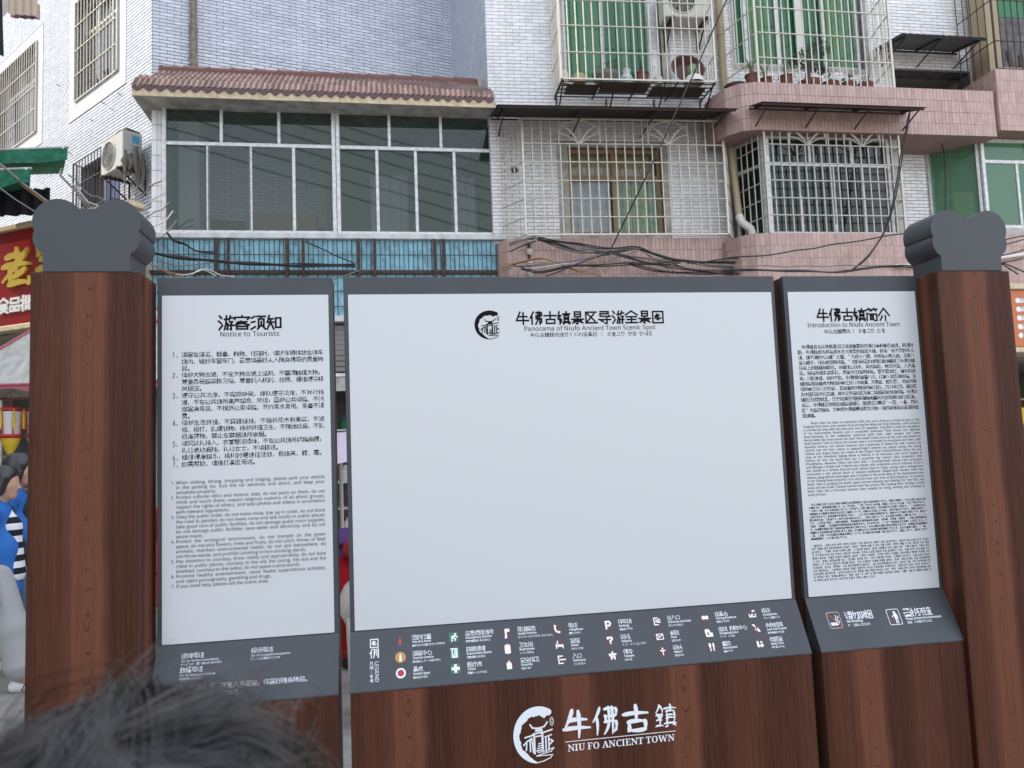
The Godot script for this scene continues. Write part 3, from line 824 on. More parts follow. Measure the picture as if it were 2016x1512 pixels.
# a board of the sign: grey cabinet, white panel, sloping ledge, wooden base
func board(u0: float, u1: float, label: String) -> Node3D:
	var c := (u0 + u1) / 2
	var hw := (u1 - u0) / 2
	var o := thing("information_board", label, "sign", frame(FRAME_SIGN, Vector3(c, 0, 0)), "boards of the sign")
	var mb := MB.new()
	# cabinet front and top as a shell 0.11 deep
	mb.slab(-hw, hw, FOLD, TOP, -0.022, 0.0, 0.0015)
	part(o, "cabinet", mb, M.paint_grey_flat)
	mb = MB.new()
	mb.slab(-hw + 0.0015, hw - 0.0015, 0.0, TOP - 0.003, -0.11, -0.0225)
	part(o, "wooden_carcass", mb, M.wood)
	mb = MB.new()
	mb.slab(-hw + 0.016, hw - 0.016, FOLD + 0.003, TOP - 0.066, 0.0005, 0.0035, 0.001)
	part(o, "white_panel", mb, M.panel_white)
	# ledge: a wedge in front of the cabinet
	mb = MB.new()
	var q := [Vector2(0.0004, FOLD), Vector2(OUT, LEDGE), Vector2(OUT, LEDGE - 0.004), Vector2(0.0004, LEDGE - 0.004)]
	for k in 4:
		var a: Vector2 = q[k]
		var b: Vector2 = q[(k + 1) % 4]
		mb.quad(Vector3(-hw, a.y, a.x), Vector3(-hw, b.y, b.x), Vector3(hw, b.y, b.x), Vector3(hw, a.y, a.x))
	for s: float in [-hw, hw]:
		var f := [Vector3(s, q[0].y, q[0].x), Vector3(s, q[1].y, q[1].x), Vector3(s, q[2].y, q[2].x), Vector3(s, q[3].y, q[3].x)]
		if s > 0:
			mb.quad(f[0], f[3], f[2], f[1])
		else:
			mb.quad(f[0], f[1], f[2], f[3])
	part(o, "sloping_ledge", mb, M.paint_grey_flat)
	mb = MB.new()
	mb.off = Vector2(0.06 + hw, c * 0.61)
	mb.slab(-hw + 0.001, hw - 0.001, 0.0, LEDGE - 0.0045, -0.0215, OUT - 0.0012, 0.002)
	part(o, "wooden_base", mb, M.wood)
	return o


# lettering on the upright panel lies 1 mm proud of it, on the ledge 0.5 mm
func upright(c: float) -> Transform3D:
	return at(-c, 0, 0.0042)


func sloped(c: float) -> Transform3D:
	var dir := Vector3(0, LEDGE - FOLD, OUT).normalized()
	var n := Vector3(0, OUT, FOLD - LEDGE).normalized()
	return Transform3D(Basis(Vector3.RIGHT, -dir, n), Vector3(-c, FOLD, 0.0) + n * 0.0008)


const NOTICE := [
	"1、|游客在游览、就餐、购物、住宿时，请将车辆停放在停车", "场内，锁好车窗车门，妥善保管好个人随身携带的贵重物", "品。",
	"2、|保护文物古迹，不在文物古迹上涂刻，不攀爬触摸文物；", "尊重各民族宗教习俗，尊重别人权利，拍照、摄像遵守相", "关规定。",
	"3、|遵守公共次序，不喧哗吵闹，排队遵守次序，不并行挡", "道，不在公共场所高声喧哗、交谈；爱护公共设施，不污", "损客房用品，不损坏公用设施，节约用水用电，用餐不浪", "费。",
	"4、|保护生态环境，不踩踏绿地，不摘折花木和果实，不追", "捉、投打、乱喂动物；维护环境卫生，不随地吐痰，不乱", "扔废弃物，禁止在禁烟场所吸烟。",
	"5、|讲究以礼待人，衣着整洁得体，不在公共场所袒胸赤膊；", "礼让老幼病残，礼让女士，不讲粗话。",
	"6、|提倡健康娱乐，抵制封建迷信活动，拒绝黄、赌、毒。", "7、|如需帮助，请拨打景区电话。",
]
const NOTICE_EN := [
	"1.|When visiting, dining, shopping and lodging, please park your vehicle", "in the parking lot, lock the car windows and doors, and keep your", "/valuables properly.",
	"2.|Protect cultural relics and historic sites, do not paint on them, do not", "climb and touch them; respect religious customs of all ethnic groups,", "respect the rights of others, and take photos and videos in accordance", "/with relevant regulations.",
	"3.|Obey the public order, do not make noise, line up in order, do not block", "the road in parallel, do not make noise and talk loudly in public places;", "take good care of public facilities, do not damage guest room supplies,", "do not damage public facilities, save water and electricity, and do not", "/waste meals.",
	"4.|Protect the ecological environment, do not trample on the green", "space, do not pick flowers, trees and fruits, do not catch, throw, or feed", "animals; maintain environmental health, do not spit everywhere, do", "/not throw waste, and prohibit smoking in non-smoking places.",
	"5.|Pay attention to courtesy, dress neatly and appropriately, do not bare", "chest in public places; courtesy to the old, the young, the sick and the", "/disabled, courtesy to the ladies, do not speak coarse words.",
	"6.|Promote healthy entertainment, resist feudal superstitious activities,", "/and reject pornography, gambling and drugs.", "7.|/If you need help, please call the scenic area.",
]
const INTRO := [
	"  牛佛镇自古以来就是沱江流域重要的交通口岸和著名商埠。明清时", "期，牛佛既成为具有资本主义雏型的商贸大镇，故有“扯不空的牛儿", "渡，填不满的大山铺”之誉。“九街十八巷，中间有个鸭儿凼，五省八", "庙七栅子，河北老街隔河望。”这则民谣生动而形象地概括了牛佛古镇",
	"历史上的规模和格局。古镇依山傍水，风光旖旎，物华天宝，人文荟", "萃。民俗风情多姿多彩，美食文化独具特色。春节耍龙灯，端午划龙", "舟；川剧坐唱，四时不歇。牛佛烘肘享誉八方，红萝卜龙名扬四海。古", "镇现有省级重点文物保护单位3处(中和灏、万寿宫、贺乐堂)、市级文物",
	"保护单位1处(王爷庙)，区级重点文物保护单位8处。2014年2月，被命名", "为中国历史文化名镇，其中王爷庙社区为第二批国家级传统村落。牛佛古", "镇区位优势明显，位于双城经济圈发展轴南翼及内自同城化核心区域。", "当前，牛佛镇正抢抓全域旅游规划，围绕沱江建设“一带、一景、两片", "区”文旅主轴线，力争把牛佛镇建设成为川南一流的宜居宜业宜游的商", "贸城镇。",
]
const INTRO_EN := [
	"     Niufo Town has been an important traffic port and a famous commercial port in the", "Tuojiang River basin since ancient times.During the Ming and Qing Dynasties, niufo became", "a commercial town with the embryonic form of capitalism. Therefore, it had the reputation", "of \"an inexhaustible Niuerdu and a unsatisfied Dashanpu\".\"Nine streets and eighteen",
	"lanes,Yaerdang in the middle,five provincial guild halls, eight temples and seven", "fences,Hebei old street across the river.\"This ballad vividly sums up the scale and pattern of", "Niufo Ancient Town in history.The ancient town is surrounded by mountains and rivers, with", "beautiful scenery, rich natural treasures and a gathering of talents.The folk customs are",
	"colorful and the food culture is unique.Dragon lanterns are played during the Spring", "Festival and dragon boats are rowed at the Dragon Boat Festival;Sichuan Opera sits and", "sings all the time.Niufo baking elbow is famous in all directions, and carrot dragon is", "famous all over the world.There are 3 provincial key cultural relics protection units",
	"(Zhonghehao, Wanshou Palace and Hele Hall), 1 municipal-level cultural relics protection", "unit (Wangye Temple) and 8 district key cultural relics protection units.In February 2014, it", "was named as a famous historical and cultural town in China, among which wangyemiao", "community is the second batch of national traditional villages.Niufo Ancient Town has",
	"obvious geographical advantages and is located in the south wing of the development axis", "of the Shuangcheng economic circle and the inner core area of self-integration. At present,", "Niufo Town is grasping the whole region tourism planning and building the \"one belt, one", "scene and two areas\" cultural tourism main line around The Tuojiang River, striving to build", "Niufo Town into a first-class business town suitable for living, working and traveling in", "/south Sichuan.",
]
const INTRO_JA := [
	"  牛仏古鎮は昔から沱江流域の重要な交通要港地と有名な商業都市である。清明の時期に、牛仏は既に資本主義", "の原形をもつ商業貿易大鎮になった。それ故に、“空にできない牛児渡、満杯にできない大山鋪”と言う美名がある。", "“九街十八巷、中には鴨児凼と言うところがある。五省八廟七柵子、河北老街は川を隔れて眺める。”この民謡は牛仏", "古鎮歴史上の規模や仕組を生き生きと概括している。古鎮は山を背に川に臨み、風光が穏やかである。物産が豊富で、",
	"人材が傑出する。民俗風情が多種多彩であり、グルメ文化も独特の特徴がある。春節のときは竜灯を掛けるが、端午の", "際は竜舟を操って競漕する。四川の地方劇は止まらず、演出し続けている。牛仏焼肘は非常に人気があるが、ニンジン", "ドラゴンは美名が高い。古鎮は今現在、省級重点文物保護機関3箇所（中和灏、万寿宮、賀楽堂）、市級文物保護機関", "1箇所（王爺廟）、区級重点文物保護機関8箇所がある。2014年02月、ここは“中国歴史文化名鎮”に命名された。う",
	"ち、王爺廟住宅街は第二回国家級伝統村落に認定された。牛仏古鎮は位置の優勢が明確であるが、双城経済圏発展軸の", "南翼及び内自同城化核心区域にある。現在、牛仏鎮はただいま全域の観光企画に力を入れ、沱江を重点に置き、“一帯、", "一景、二片区”の文化観光主軸線を建設している。牛仏鎮は四川南部一流な住みやすく、就業しやすく、観光しやすい", "商業貿易都市づくりに取り組んでいる。",
]
const INTRO_KO := [
	"  예로부터, 우불고진은 퉈장 유역의 중요한 교통 중추이며 유명한 상업 중심지였다. 명청시기에 우불고진은 자본주", "의적 초형을 갖춘 상업무역중심이 되었다. 따라서 “영원히 비울 수 없는 우불 나루터, 영원히 채울 수 없는 대산포”라는 명성", "을 얻었고, “9개의 거리와 18개의 골목, 그 중간에 압아당, 5성의 사람들이 만든 8개의 사원, 7개의 울타리, 하북노가는", "강 건너편에 있네”라는 민요는 우불고진 역사상의 규모와 구조를 생동감 있게 형상화하고 있다. 우불고진은 산과 물을 끼고",
	"풍광이 좋으며, 사물은 하늘의 보물과도 같으며, 인문이 다양하다. 민속의 정취가 다채롭고 음식문화가 독특한 특색을 가지", "고 있다. 설에는 용등놀이를 하고, 단오에는 용선을 젓고, 사천 오페라를 부르며, 사계절이 이어진다. 우불고진의 요리인", "하벽지 고기 구이는 팔방으로 명성을 떨쳤고, 당근 드래곤은 사방에 이름을 알렸다. 현재, 우불고진에는 성급 중요문화재3", "곳(중화호, 만수궁, 하락당), 시급 중요문화재1곳(왕야묘), 구급 중요문화재8곳이 있다. 2014년 2월, 중국 역사문화의 명",
	"소로 명명되었고, 그중에서도 왕야묘 마을은 제2진의 국가급 전통마을로 지정되었다. 우불고진의 입지 우세가 뚜렷하고,", "쌍성경제권 발전축이며, 내강과 자공의 도시 융합화 핵심구역에 위치하고 있다. 현재, 우불고진은 전지역 관광계획을 바탕", "히 추진하고 있다. 퉈장을 둘러싸고 “일대, 일경, 두 구역”의 문화 관광의 주라인을 구축하고, 생활, 사업 및 여행에 적합한 남", "부 사천의 일류 비즈니스 타운으로 만들기 위해 노력하고 있다.",
]


# signs spread evenly from x0 to x1 when the line is full, else set at the common pitch
func spread(mb: MB, s: String, x0: float, x1: float, y: float, h: float, lw: float, full: bool, adv := 1.08) -> void:
	if not full:
		write(mb, s, x0, y, h, lw, adv)
		return
	var total := 0.0
	for c in s:
		total += 0.5 if c == " " else 0.61 if c in "0123456789(),.:" else 1.0
	var pitch := (x1 - x0 - h) / maxf(1.0, total - 1.0)
	var x := x0
	for c in s:
		write(mb, c, x, y, h, lw)
		x += pitch * (0.5 if c == " " else 0.61 if c in "0123456789(),.:" else 1.0)


func left_board() -> void:
	var c := (-0.6485 - 0.0386) / 2
	var o := board(-0.6485, -0.0386, "narrow board headed Notice to Tourists, beside a wooden post")
	var mb := MB.new()
	write(mb, "游客须知", -0.44, 2.1165, 0.05, 0.0067, 1.12)
	part(o, "heading", mb, M.ink, upright(c))
	mb = MB.new()
	latin(mb, "Notice to Tourists", -0.4365, 2.0415, 0.0235, 0.207, "Droid Sans")
	part(o, "subheading", mb, M.ink, upright(c))
	mb = MB.new()
	var y := 1.9875
	for s: String in NOTICE:
		var bits := s.split("|")
		if bits.size() == 2:
			write(mb, bits[0], -0.597, y, 0.0185, 0.0017)
		spread(mb, bits[-1], -0.565, -0.077, y, 0.0178, 0.0017, bits[-1].length() > 23, 1.12)
		y -= 0.0242
	part(o, "chinese_notice", mb, M.ink, upright(c))
	mb = MB.new()
	y = 1.522
	for s: String in NOTICE_EN:
		var bits := s.split("|")
		if bits.size() == 2:
			latin(mb, bits[0], -0.602, y, 0.0157)
		var b := bits[-1]
		if b.begins_with("/"):
			latin(mb, b.substr(1), -0.586, y, 0.0157)
		else:
			justified(mb, b, -0.586, -0.079, y, 0.0157)
		y -= 0.01695
	part(o, "english_notice", mb, M.ink_soft, upright(c))
	mb = MB.new()
	var t := sloped(c)
	write(mb, "咨询电话", -0.5645, -0.031, 0.0175, 0.0013, 1.06)
	write(mb, ":", -0.491, -0.031, 0.0172, 0.002)
	write(mb, "投诉电话", -0.336, -0.03, 0.0175, 0.0013, 1.06)
	write(mb, "救援电话", -0.564, -0.0775, 0.0175, 0.0013, 1.06)
	write(mb, "请勿乱涂乱画，注意人身安全，保管好随身物品。", -0.5645, -0.1375, 0.0178, 0.0013, 1.11)
	write(mb, "如需帮助，请拨打电话。", -0.5645, -0.162, 0.0178, 0.0013, 1.11)
	for k: Array in [[-0.5645, "Tel. for Service Consultation", "サービスのお問い合わせ|봉사문의", 0.053], [-0.336, "Tel. for Complaint Acceptance", "クレームの受付|신고수리", 0.052], [-0.564, "Tel. for Emergency Rescue", "緊急救助|긴급구조", 0.1]]:
		latin(mb, k[1], k[0], -k[3] - 0.0075, 0.0098)
		write(mb, k[2], k[0], -k[3] - 0.0115, 0.0078, 0.0007, 1.1)
	part(o, "ledge_lettering", mb, M.print_white, t)


func right_board() -> void:
	var c := (1.746 + 2.3494) / 2
	var o := board(1.746, 2.3494, "narrow board headed Introduction to the ancient town, with no smoking mark on its ledge")
	var mb := MB.new()
	write(mb, "牛佛古镇简介", 1.8835, 2.1205, 0.05, 0.0067, 1.095)
	part(o, "heading", mb, M.ink, upright(c))
	mb = MB.new()
	latin(mb, "Introduction to Niufo Ancient Town", 1.8375, 2.045, 0.0245, 0.414)
	var x := write(mb, "牛仏古鎮案内", 1.91, 2.036, 0.0175, 0.0017, 1.12)
	write(mb, "|", x + 0.008, 2.036, 0.0175, 0.0014)
	write(mb, "우불고진 소개", 2.061, 2.036, 0.0175, 0.0017, 1.06)
	part(o, "subheading", mb, M.ink, upright(c))
	mb = MB.new()
	var y := 1.9735
	for s: String in INTRO:
		spread(mb, s, 1.7885, 2.305, y, 0.0158, 0.0016, s.length() > 20)
		y -= 0.02135
	part(o, "chinese_introduction", mb, M.ink, upright(c))
	mb = MB.new()
	y = 1.653
	for s: String in INTRO_EN:
		if s.begins_with("/"):
			latin(mb, s.substr(1), 1.7885, y, 0.0122)
		else:
			justified(mb, s, 1.7885 + (0.034 if s.begins_with(" ") else 0.0), 2.3035, y, 0.0122)
		y -= 0.01352
	part(o, "english_introduction", mb, M.ink_soft, upright(c))
	mb = MB.new()
	y = 1.3385
	for s: String in INTRO_JA:
		spread(mb, s, 1.7885, 2.302, y, 0.0082, 0.00105, s.length() > 30)
		y -= 0.01215
	part(o, "japanese_introduction", mb, M.ink, upright(c))
	mb = MB.new()
	y = 1.1775
	for s: String in INTRO_KO:
		spread(mb, s, 1.7885, 2.302, y, 0.0085, 0.00095, s.length() > 45)
		y -= 0.01215
	part(o, "korean_introduction", mb, M.ink, upright(c))
	var t := sloped(c)
	mb = MB.new()
	write(mb, "请勿吸烟", 1.8875, -0.0645, 0.0308, 0.0028, 0.925)
	write(mb, "爱护环境", 2.139, -0.071, 0.0308, 0.0028, 0.945)
	latin(mb, "No Smoking", 1.8885, -0.1065, 0.0125, 0.067, "Droid Sans", 700)
	latin(mb, "Please protect the environment", 2.138, -0.1145, 0.0125, 0.154, "Droid Sans", 700)
	write(mb, "タバコ禁止|흡연금지", 1.8885, -0.1125, 0.0097, 0.0009, 1.02)
	write(mb, "環境への配慮|환경보호", 2.139, -0.119, 0.0097, 0.0009, 1.05)
	part(o, "ledge_lettering", mb, M.print_white, t)
	# the two framed marks
	for k in 2:
		var ox: float = [1.813, 2.066][k]
		var oy: float = [-0.0635, -0.069][k]
		mb = MB.new()
		outline(mb, ox, oy, 0.052, 0.0595, 0.0022, 0.006)
		if k == 0:
			for q in 2:
				dash(mb, Vector2(ox + 0.009, oy - 0.041 - q * 0.0062), Vector2(ox + 0.036, oy - 0.041 - q * 0.0062), 0.005, 0.0001)
			var wave := []
			for j in 7:
				dash(mb, Vector2(ox + 0.034 + 0.004 * sin(j * 1.3), oy - 0.012 - j * 0.004), Vector2(ox + 0.034 + 0.004 * sin((j + 1) * 1.3), oy - 0.012 - (j + 1) * 0.004), 0.0026, 0.0001 + j * 0.00003)
				dash(mb, Vector2(ox + 0.042 + 0.004 * sin(j * 1.3 + 1), oy - 0.016 - j * 0.004), Vector2(ox + 0.042 + 0.004 * sin((j + 1) * 1.3 + 1), oy - 0.016 - (j + 1) * 0.004), 0.0026, 0.0001 + j * 0.00003)
		else:
			mb.disc(Vector2(ox + 0.031, oy - 0.012), 0.0048, 0.0002)
			for d: Array in [[0.032, 0.018, 0.032, 0.036, 0.011], [0.030, 0.036, 0.029, 0.054, 0.004], [0.036, 0.036, 0.036, 0.054, 0.004], [0.028, 0.021, 0.018, 0.029, 0.0035], [0.038, 0.02, 0.041, 0.036, 0.0035]]:
				dash(mb, Vector2(ox + d[0], oy - d[1]), Vector2(ox + d[2], oy - d[3]), d[4], 0.0003)
		part(o, "ledge_mark", mb, M.print_white, t, "no smoking mark" if k == 0 else "person dropping litter mark")
		mb = MB.new()
		if k == 0:
			dash(mb, Vector2(ox + 0.003, oy - 0.003), Vector2(ox + 0.05, oy - 0.056), 0.0028, 0.0005)
			outline(mb, ox + 0.0006, oy - 0.0006, 0.0508, 0.0583, 0.001, 0.005, 0.0006)
		else:
			for d: Array in [[0.017, 0.033], [0.021, 0.037], [0.015, 0.042], [0.02, 0.046]]:
				mb.disc(Vector2(ox + d[0], oy - d[1]), 0.002, 0.0004, 8)
		part(o, "red_mark", mb, M.icon_red, t)


func outline(mb: MB, x: float, y: float, w: float, h: float, lw: float, r: float, z := 0.0) -> void:
	var p := []
	for q in 4:
		var c: Vector2 = [Vector2(x + w - r, y - r), Vector2(x + r, y - r), Vector2(x + r, y - h + r), Vector2(x + w - r, y - h + r)][q]
		for k in 5:
			var a := PI / 2 * (q + k / 4.0)
			p.append(c + Vector2(cos(a), sin(a)) * r)
	for k in p.size():
		dash(mb, p[k], p[(k + 1) % p.size()], lw, z + (k % 3) * 0.00003)


# pictograms of the legend: [ground colour, strokes in a 16 x 16 box, stroke width, dots (x, y, r)]
const ICONS := [
	["", "8588 858a68 858aa8 8a6e 8aae", 0.11, [[8, 2.4, 1.7]], "icon_red"],
	["icon_amber", "8484 687? 8787 878d", 0.24, [[8, 3.6, 1.6]], ""],
	["ring", "", 0.1, [], ""],
	["icon_green", "b4b4 a579 795c5f a5c7e8 a58 79bbae 8648", 0.13, [[11, 3, 1.7]], ""],
	["icon_green", "4221 41c1cf4f41 8597 977b6e 97ba9e", 0.13, [[9, 4, 1.5]], ""],
	["icon_green", "838d 38d8", 0.3, [], ""],
	["icon_maroon", "7678 787b 767d6g 868d8g 72d2d5a5 7595", 0.15, [[7, 3.4, 1.6]], ""],
	["icon_maroon", "818g 464a 444f 646f c4cf a4af b4bb", 0.13, [[5, 2.3, 1.4], [11.2, 2.3, 1.4]], ""],
	["icon_maroon", "57b7 585f 7878 787f 989f b8bf 5fbf 7a9e", 0.17, [[8, 4.2, 1.7]], ""],
	["icon_maroon", "51427 4248 486c6cbe", 0.2, [[5, 3, 1.6], [11, 13, 1.6]], ""],
	["icon_maroon", "2e27 2bebee 6979 79e9 5252 525b", 0.12, [[5, 4, 1.3]], ""],
	["icon_maroon", "a2323eae 6868 68f8 68956 68 9b", 0.13, [], ""],
	["icon_maroon", "5e52b2d4d6b959", 0.2, [], ""],
	["icon_maroon", "4543b3c5a8 888b", 0.19, [[8, 13.3, 1.3]], ""],
	["icon_maroon", "3858 57b7 26e6 5858 585e b8be 5bbb", 0.16, [[8, 3, 1.8]], ""],
	["icon_maroon", "a2323eae 66e6 c4e6 c8 69ea 69 9b 69d9", 0.12, [], ""],
	["icon_maroon", "24e4ed2d24 2489 e489 2d69 edad", 0.09, [], ""],
	["icon_maroon", "858e 4787 c787 3a5d8ebddda", 0.13, [[8, 3.4, 1.6]], ""],
	["icon_maroon", "", 0.1, [[5, 8, 3.6], [11, 8, 3.6]], ""],
	["icon_maroon", "36a6ae4e36 4643 8683 494c aaeaeeae", 0.2, [[12.5, 12.5, 2]], ""],
	["icon_maroon", "5257 4247 6267 575e b2be c2c8b8", 0.13, [], ""],
	["icon_maroon", "28 86 e8eded2d28 3d88 b2e2 6a9a", 0.12, [[10, 3, 1.8]], ""],
	["icon_maroon", "31616275 797a 7da d 6e c6 b7ed", 0.14, [[12, 11, 2.6]], ""],
	["icon_maroon", "3434 353e 5e55 3e5e 8c8c 8bdb 8eceae", 0.13, [[11, 6.5, 2], [11, 12, 2.8]], ""],
]
const LEGEND := [
	["您的位置", "You Are Here", "今あなたの位置|당신의 현재위치"], ["游客中心", "Tourist Centre", "観光客センター|여행객센터"], ["景点", "Scenic Spot", "観光地|관광지"],
	["应急避难场所", "Emergency Shelter", "緊急避難場所|응급대피소"], ["疏散通道", "Evacuation Route", "避難通路|대피통로"], ["医疗点", "Clinic", "医療ルーム|의료실"],
	["导游服务", "Guide Service", "ガイドサービス|가이드 안내 서비스"], ["卫生间", "Restrooms", "トイレ|화장실"], ["安全保卫", "Security", "保安|경비"],
	["电话", "Telephone", "電話|전화기"], ["宾馆", "Hotel", "ホテル|호텔"], ["入口", "Entrance", "入り口|입구"],
	["停车场", "Parking", "駐車場|주차장"], ["问讯", "Enquiry", "インフォメーション|안내"], ["佛寺", "Temple", "仏寺|절"],
	["出入口", "Entrance And Exit", "出入り口|출입구"], ["邮政", "Post", "郵政|우편"], ["码头", "Wharf", "埠頭|부두"],
	["观景台", "Viwing Platform", "展望台|전망대"], ["商场:购物中心", "Shopping Area", "マーケット|상점"], ["餐饮", "Restaurant", "飲食|식사"],
	["投诉", "Complaints", "クレーム受付|신고"], ["失物招领", "Lost And Found", "遺失物取扱|분실물"], ["母婴室", "Baby Care", "母子室|모자실"],
]


func main_board() -> void:
	var c := 1.7068 / 2
	var o := board(0.0, 1.7068, "broad board with an empty white panorama panel and a legend on its ledge")
	var mb := MB.new()
	write(mb, "牛佛古镇景区导游全景图", 0.643, 2.1195, 0.0475, 0.0063, 1.137)
	part(o, "heading", mb, M.ink, upright(c))
	mb = MB.new()
	latin(mb, "Panorama of Niufo Ancient Town Scenic Spot", 0.6705, 2.0465, 0.0235, 0.524)
	var x := write(mb, "牛仏古鎮観光地ガイドの全景図", 0.695, 2.0395, 0.0165, 0.0015, 1.145)
	write(mb, "|", 0.972, 2.0395, 0.0165, 0.0013)
	write(mb, "우불고진 관광 안내도", 0.997, 2.039, 0.0175, 0.0015, 1.07)
	part(o, "subheading", mb, M.ink, upright(c))
	mb = MB.new()
	emblem(mb, 0.482, 2.127, 0.0965, 0.111)
	part(o, "emblem", mb, M.ink, upright(c), "black brush ring emblem round a gate tower")
	# brush lettering on the base
	var low := at(-c, 0, OUT + 0.0006)
	mb = MB.new()
	emblem(mb, 0.558, 0.690, 0.148, 0.194)
	part(o, "base_emblem", mb, M.print_white, low, "white brush ring emblem round a gate tower")
	mb = MB.new()
	var spots := [0.742, 0.848, 0.962, 1.082]
	for k in 4:
		write(mb, "牛佛古鎮"[k], spots[k], [0.664, 0.664, 0.66, 0.654][k], [0.092, 0.09, 0.088, 0.076][k], [0.0155, 0.0112, 0.0155, 0.0074][k], 1.0, k * 0.0001, 0.003)
	dash(mb, Vector2(0.744, 0.559), Vector2(1.152, 0.559), 0.0024, 0.0)
	latin(mb, "NIU FO ANCIENT TOWN", 0.7505, 0.5255, 0.031, 0.397, "Droid Serif", 700)
	part(o, "base_lettering", mb, M.print_white, low)
	# legend
	var t := sloped(c)
	mb = MB.new()
	write(mb, "图", 0.0685, -0.0305, 0.03, 0.0033)
	write(mb, "例", 0.0685, -0.066, 0.03, 0.0033)
	part(o, "legend_heading", mb, M.print_white, t)
	mb = MB.new()
	latin(mb, "LEGEND", 0.0, 0.0, 0.0175, 0.07)
	part(o, "legend_heading", mb, M.print_white, t * Transform3D(Basis(Vector3(0, 0, 1), -PI / 2), Vector3(0.0848, -0.1085, 0)))
	mb = MB.new()
	write(mb, "凡", 0.0672, -0.109, 0.0115, 0.0013)
	write(mb, "例", 0.0672, -0.1235, 0.0115, 0.0013)
	dash(mb, Vector2(0.0728, -0.1395), Vector2(0.0728, -0.1475), 0.0011, 0.0)
	write(mb, "범", 0.0672, -0.152, 0.0115, 0.0013)
	write(mb, "례", 0.0672, -0.1665, 0.0115, 0.0013)
	part(o, "legend_heading", mb, M.print_white, t)
	var rows := [0.029, 0.085, 0.1385]
	for k in 24:
		var cu := 0.157 + (k / 3) * 0.1912
		var iy: float = -rows[k % 3]
		var ic: Array = ICONS[k]
		var sz := 0.0335
		var ground: String = ic[0]
		mb = MB.new()
		var gm: Material = M.print_white
		if ground == "ring":
			mb.disc(Vector2(cu + sz / 2, iy - sz / 2), sz * 0.52, 0.0, 28)
			part(o, "legend_icon", mb, M.print_white, t)
			mb = MB.new()
			mb.disc(Vector2(cu + sz / 2, iy - sz / 2), sz * 0.34, 0.0004, 24)
			part(o, "legend_icon", mb, M.icon_crimson, t)
		elif ground == "icon_amber":
			mb.disc(Vector2(cu + sz / 2, iy - sz / 2), sz * 0.56, 0.0, 28)
			part(o, "legend_icon", mb, M.icon_amber, t)
		elif ground != "":
			mb.quad(Vector3(cu, iy - sz, 0), Vector3(cu + sz, iy - sz, 0), Vector3(cu + sz, iy, 0), Vector3(cu, iy, 0))
			part(o, "legend_icon", mb, M[ground], t)
		mb = MB.new()
		var i := 0
		for s: String in ic[1].split(" ", false):
			if s.length() < 4 or s.length() % 2 or "?" in s:
				continue
			var p := polyline(s, Rect2(0, 0, 1, 1))
			for j in p.size() - 1:
				i += 1
				dash(mb, Vector2(cu + p[j].x * sz, iy - p[j].y * sz), Vector2(cu + p[j + 1].x * sz, iy - p[j + 1].y * sz), ic[2] * sz, 0.0004 + i * 0.00003)
		for d: Array in ic[3]:
			mb.disc(Vector2(cu + d[0] / 16.0 * sz, iy - d[1] / 16.0 * sz), d[2] / 16.0 * sz, 0.0009, 14)
		if mb.v.size():
			part(o, "legend_pictogram", mb, M[ic[4]] if ic[4] else M.print_white, t)
		mb = MB.new()
		var tx: float = cu + 0.0592
		var le: Array = LEGEND[k]
		write(mb, le[0], tx, iy + 0.0015, 0.0172, 0.00145, 1.0)
		latin(mb, le[1], tx, iy - 0.0265, 0.0107, 0.0, "Droid Sans", 700)
		write(mb, le[2], tx, iy - 0.0315, 0.0075, 0.0008, 1.04)
		part(o, "legend_entry", mb, M.print_white, t)


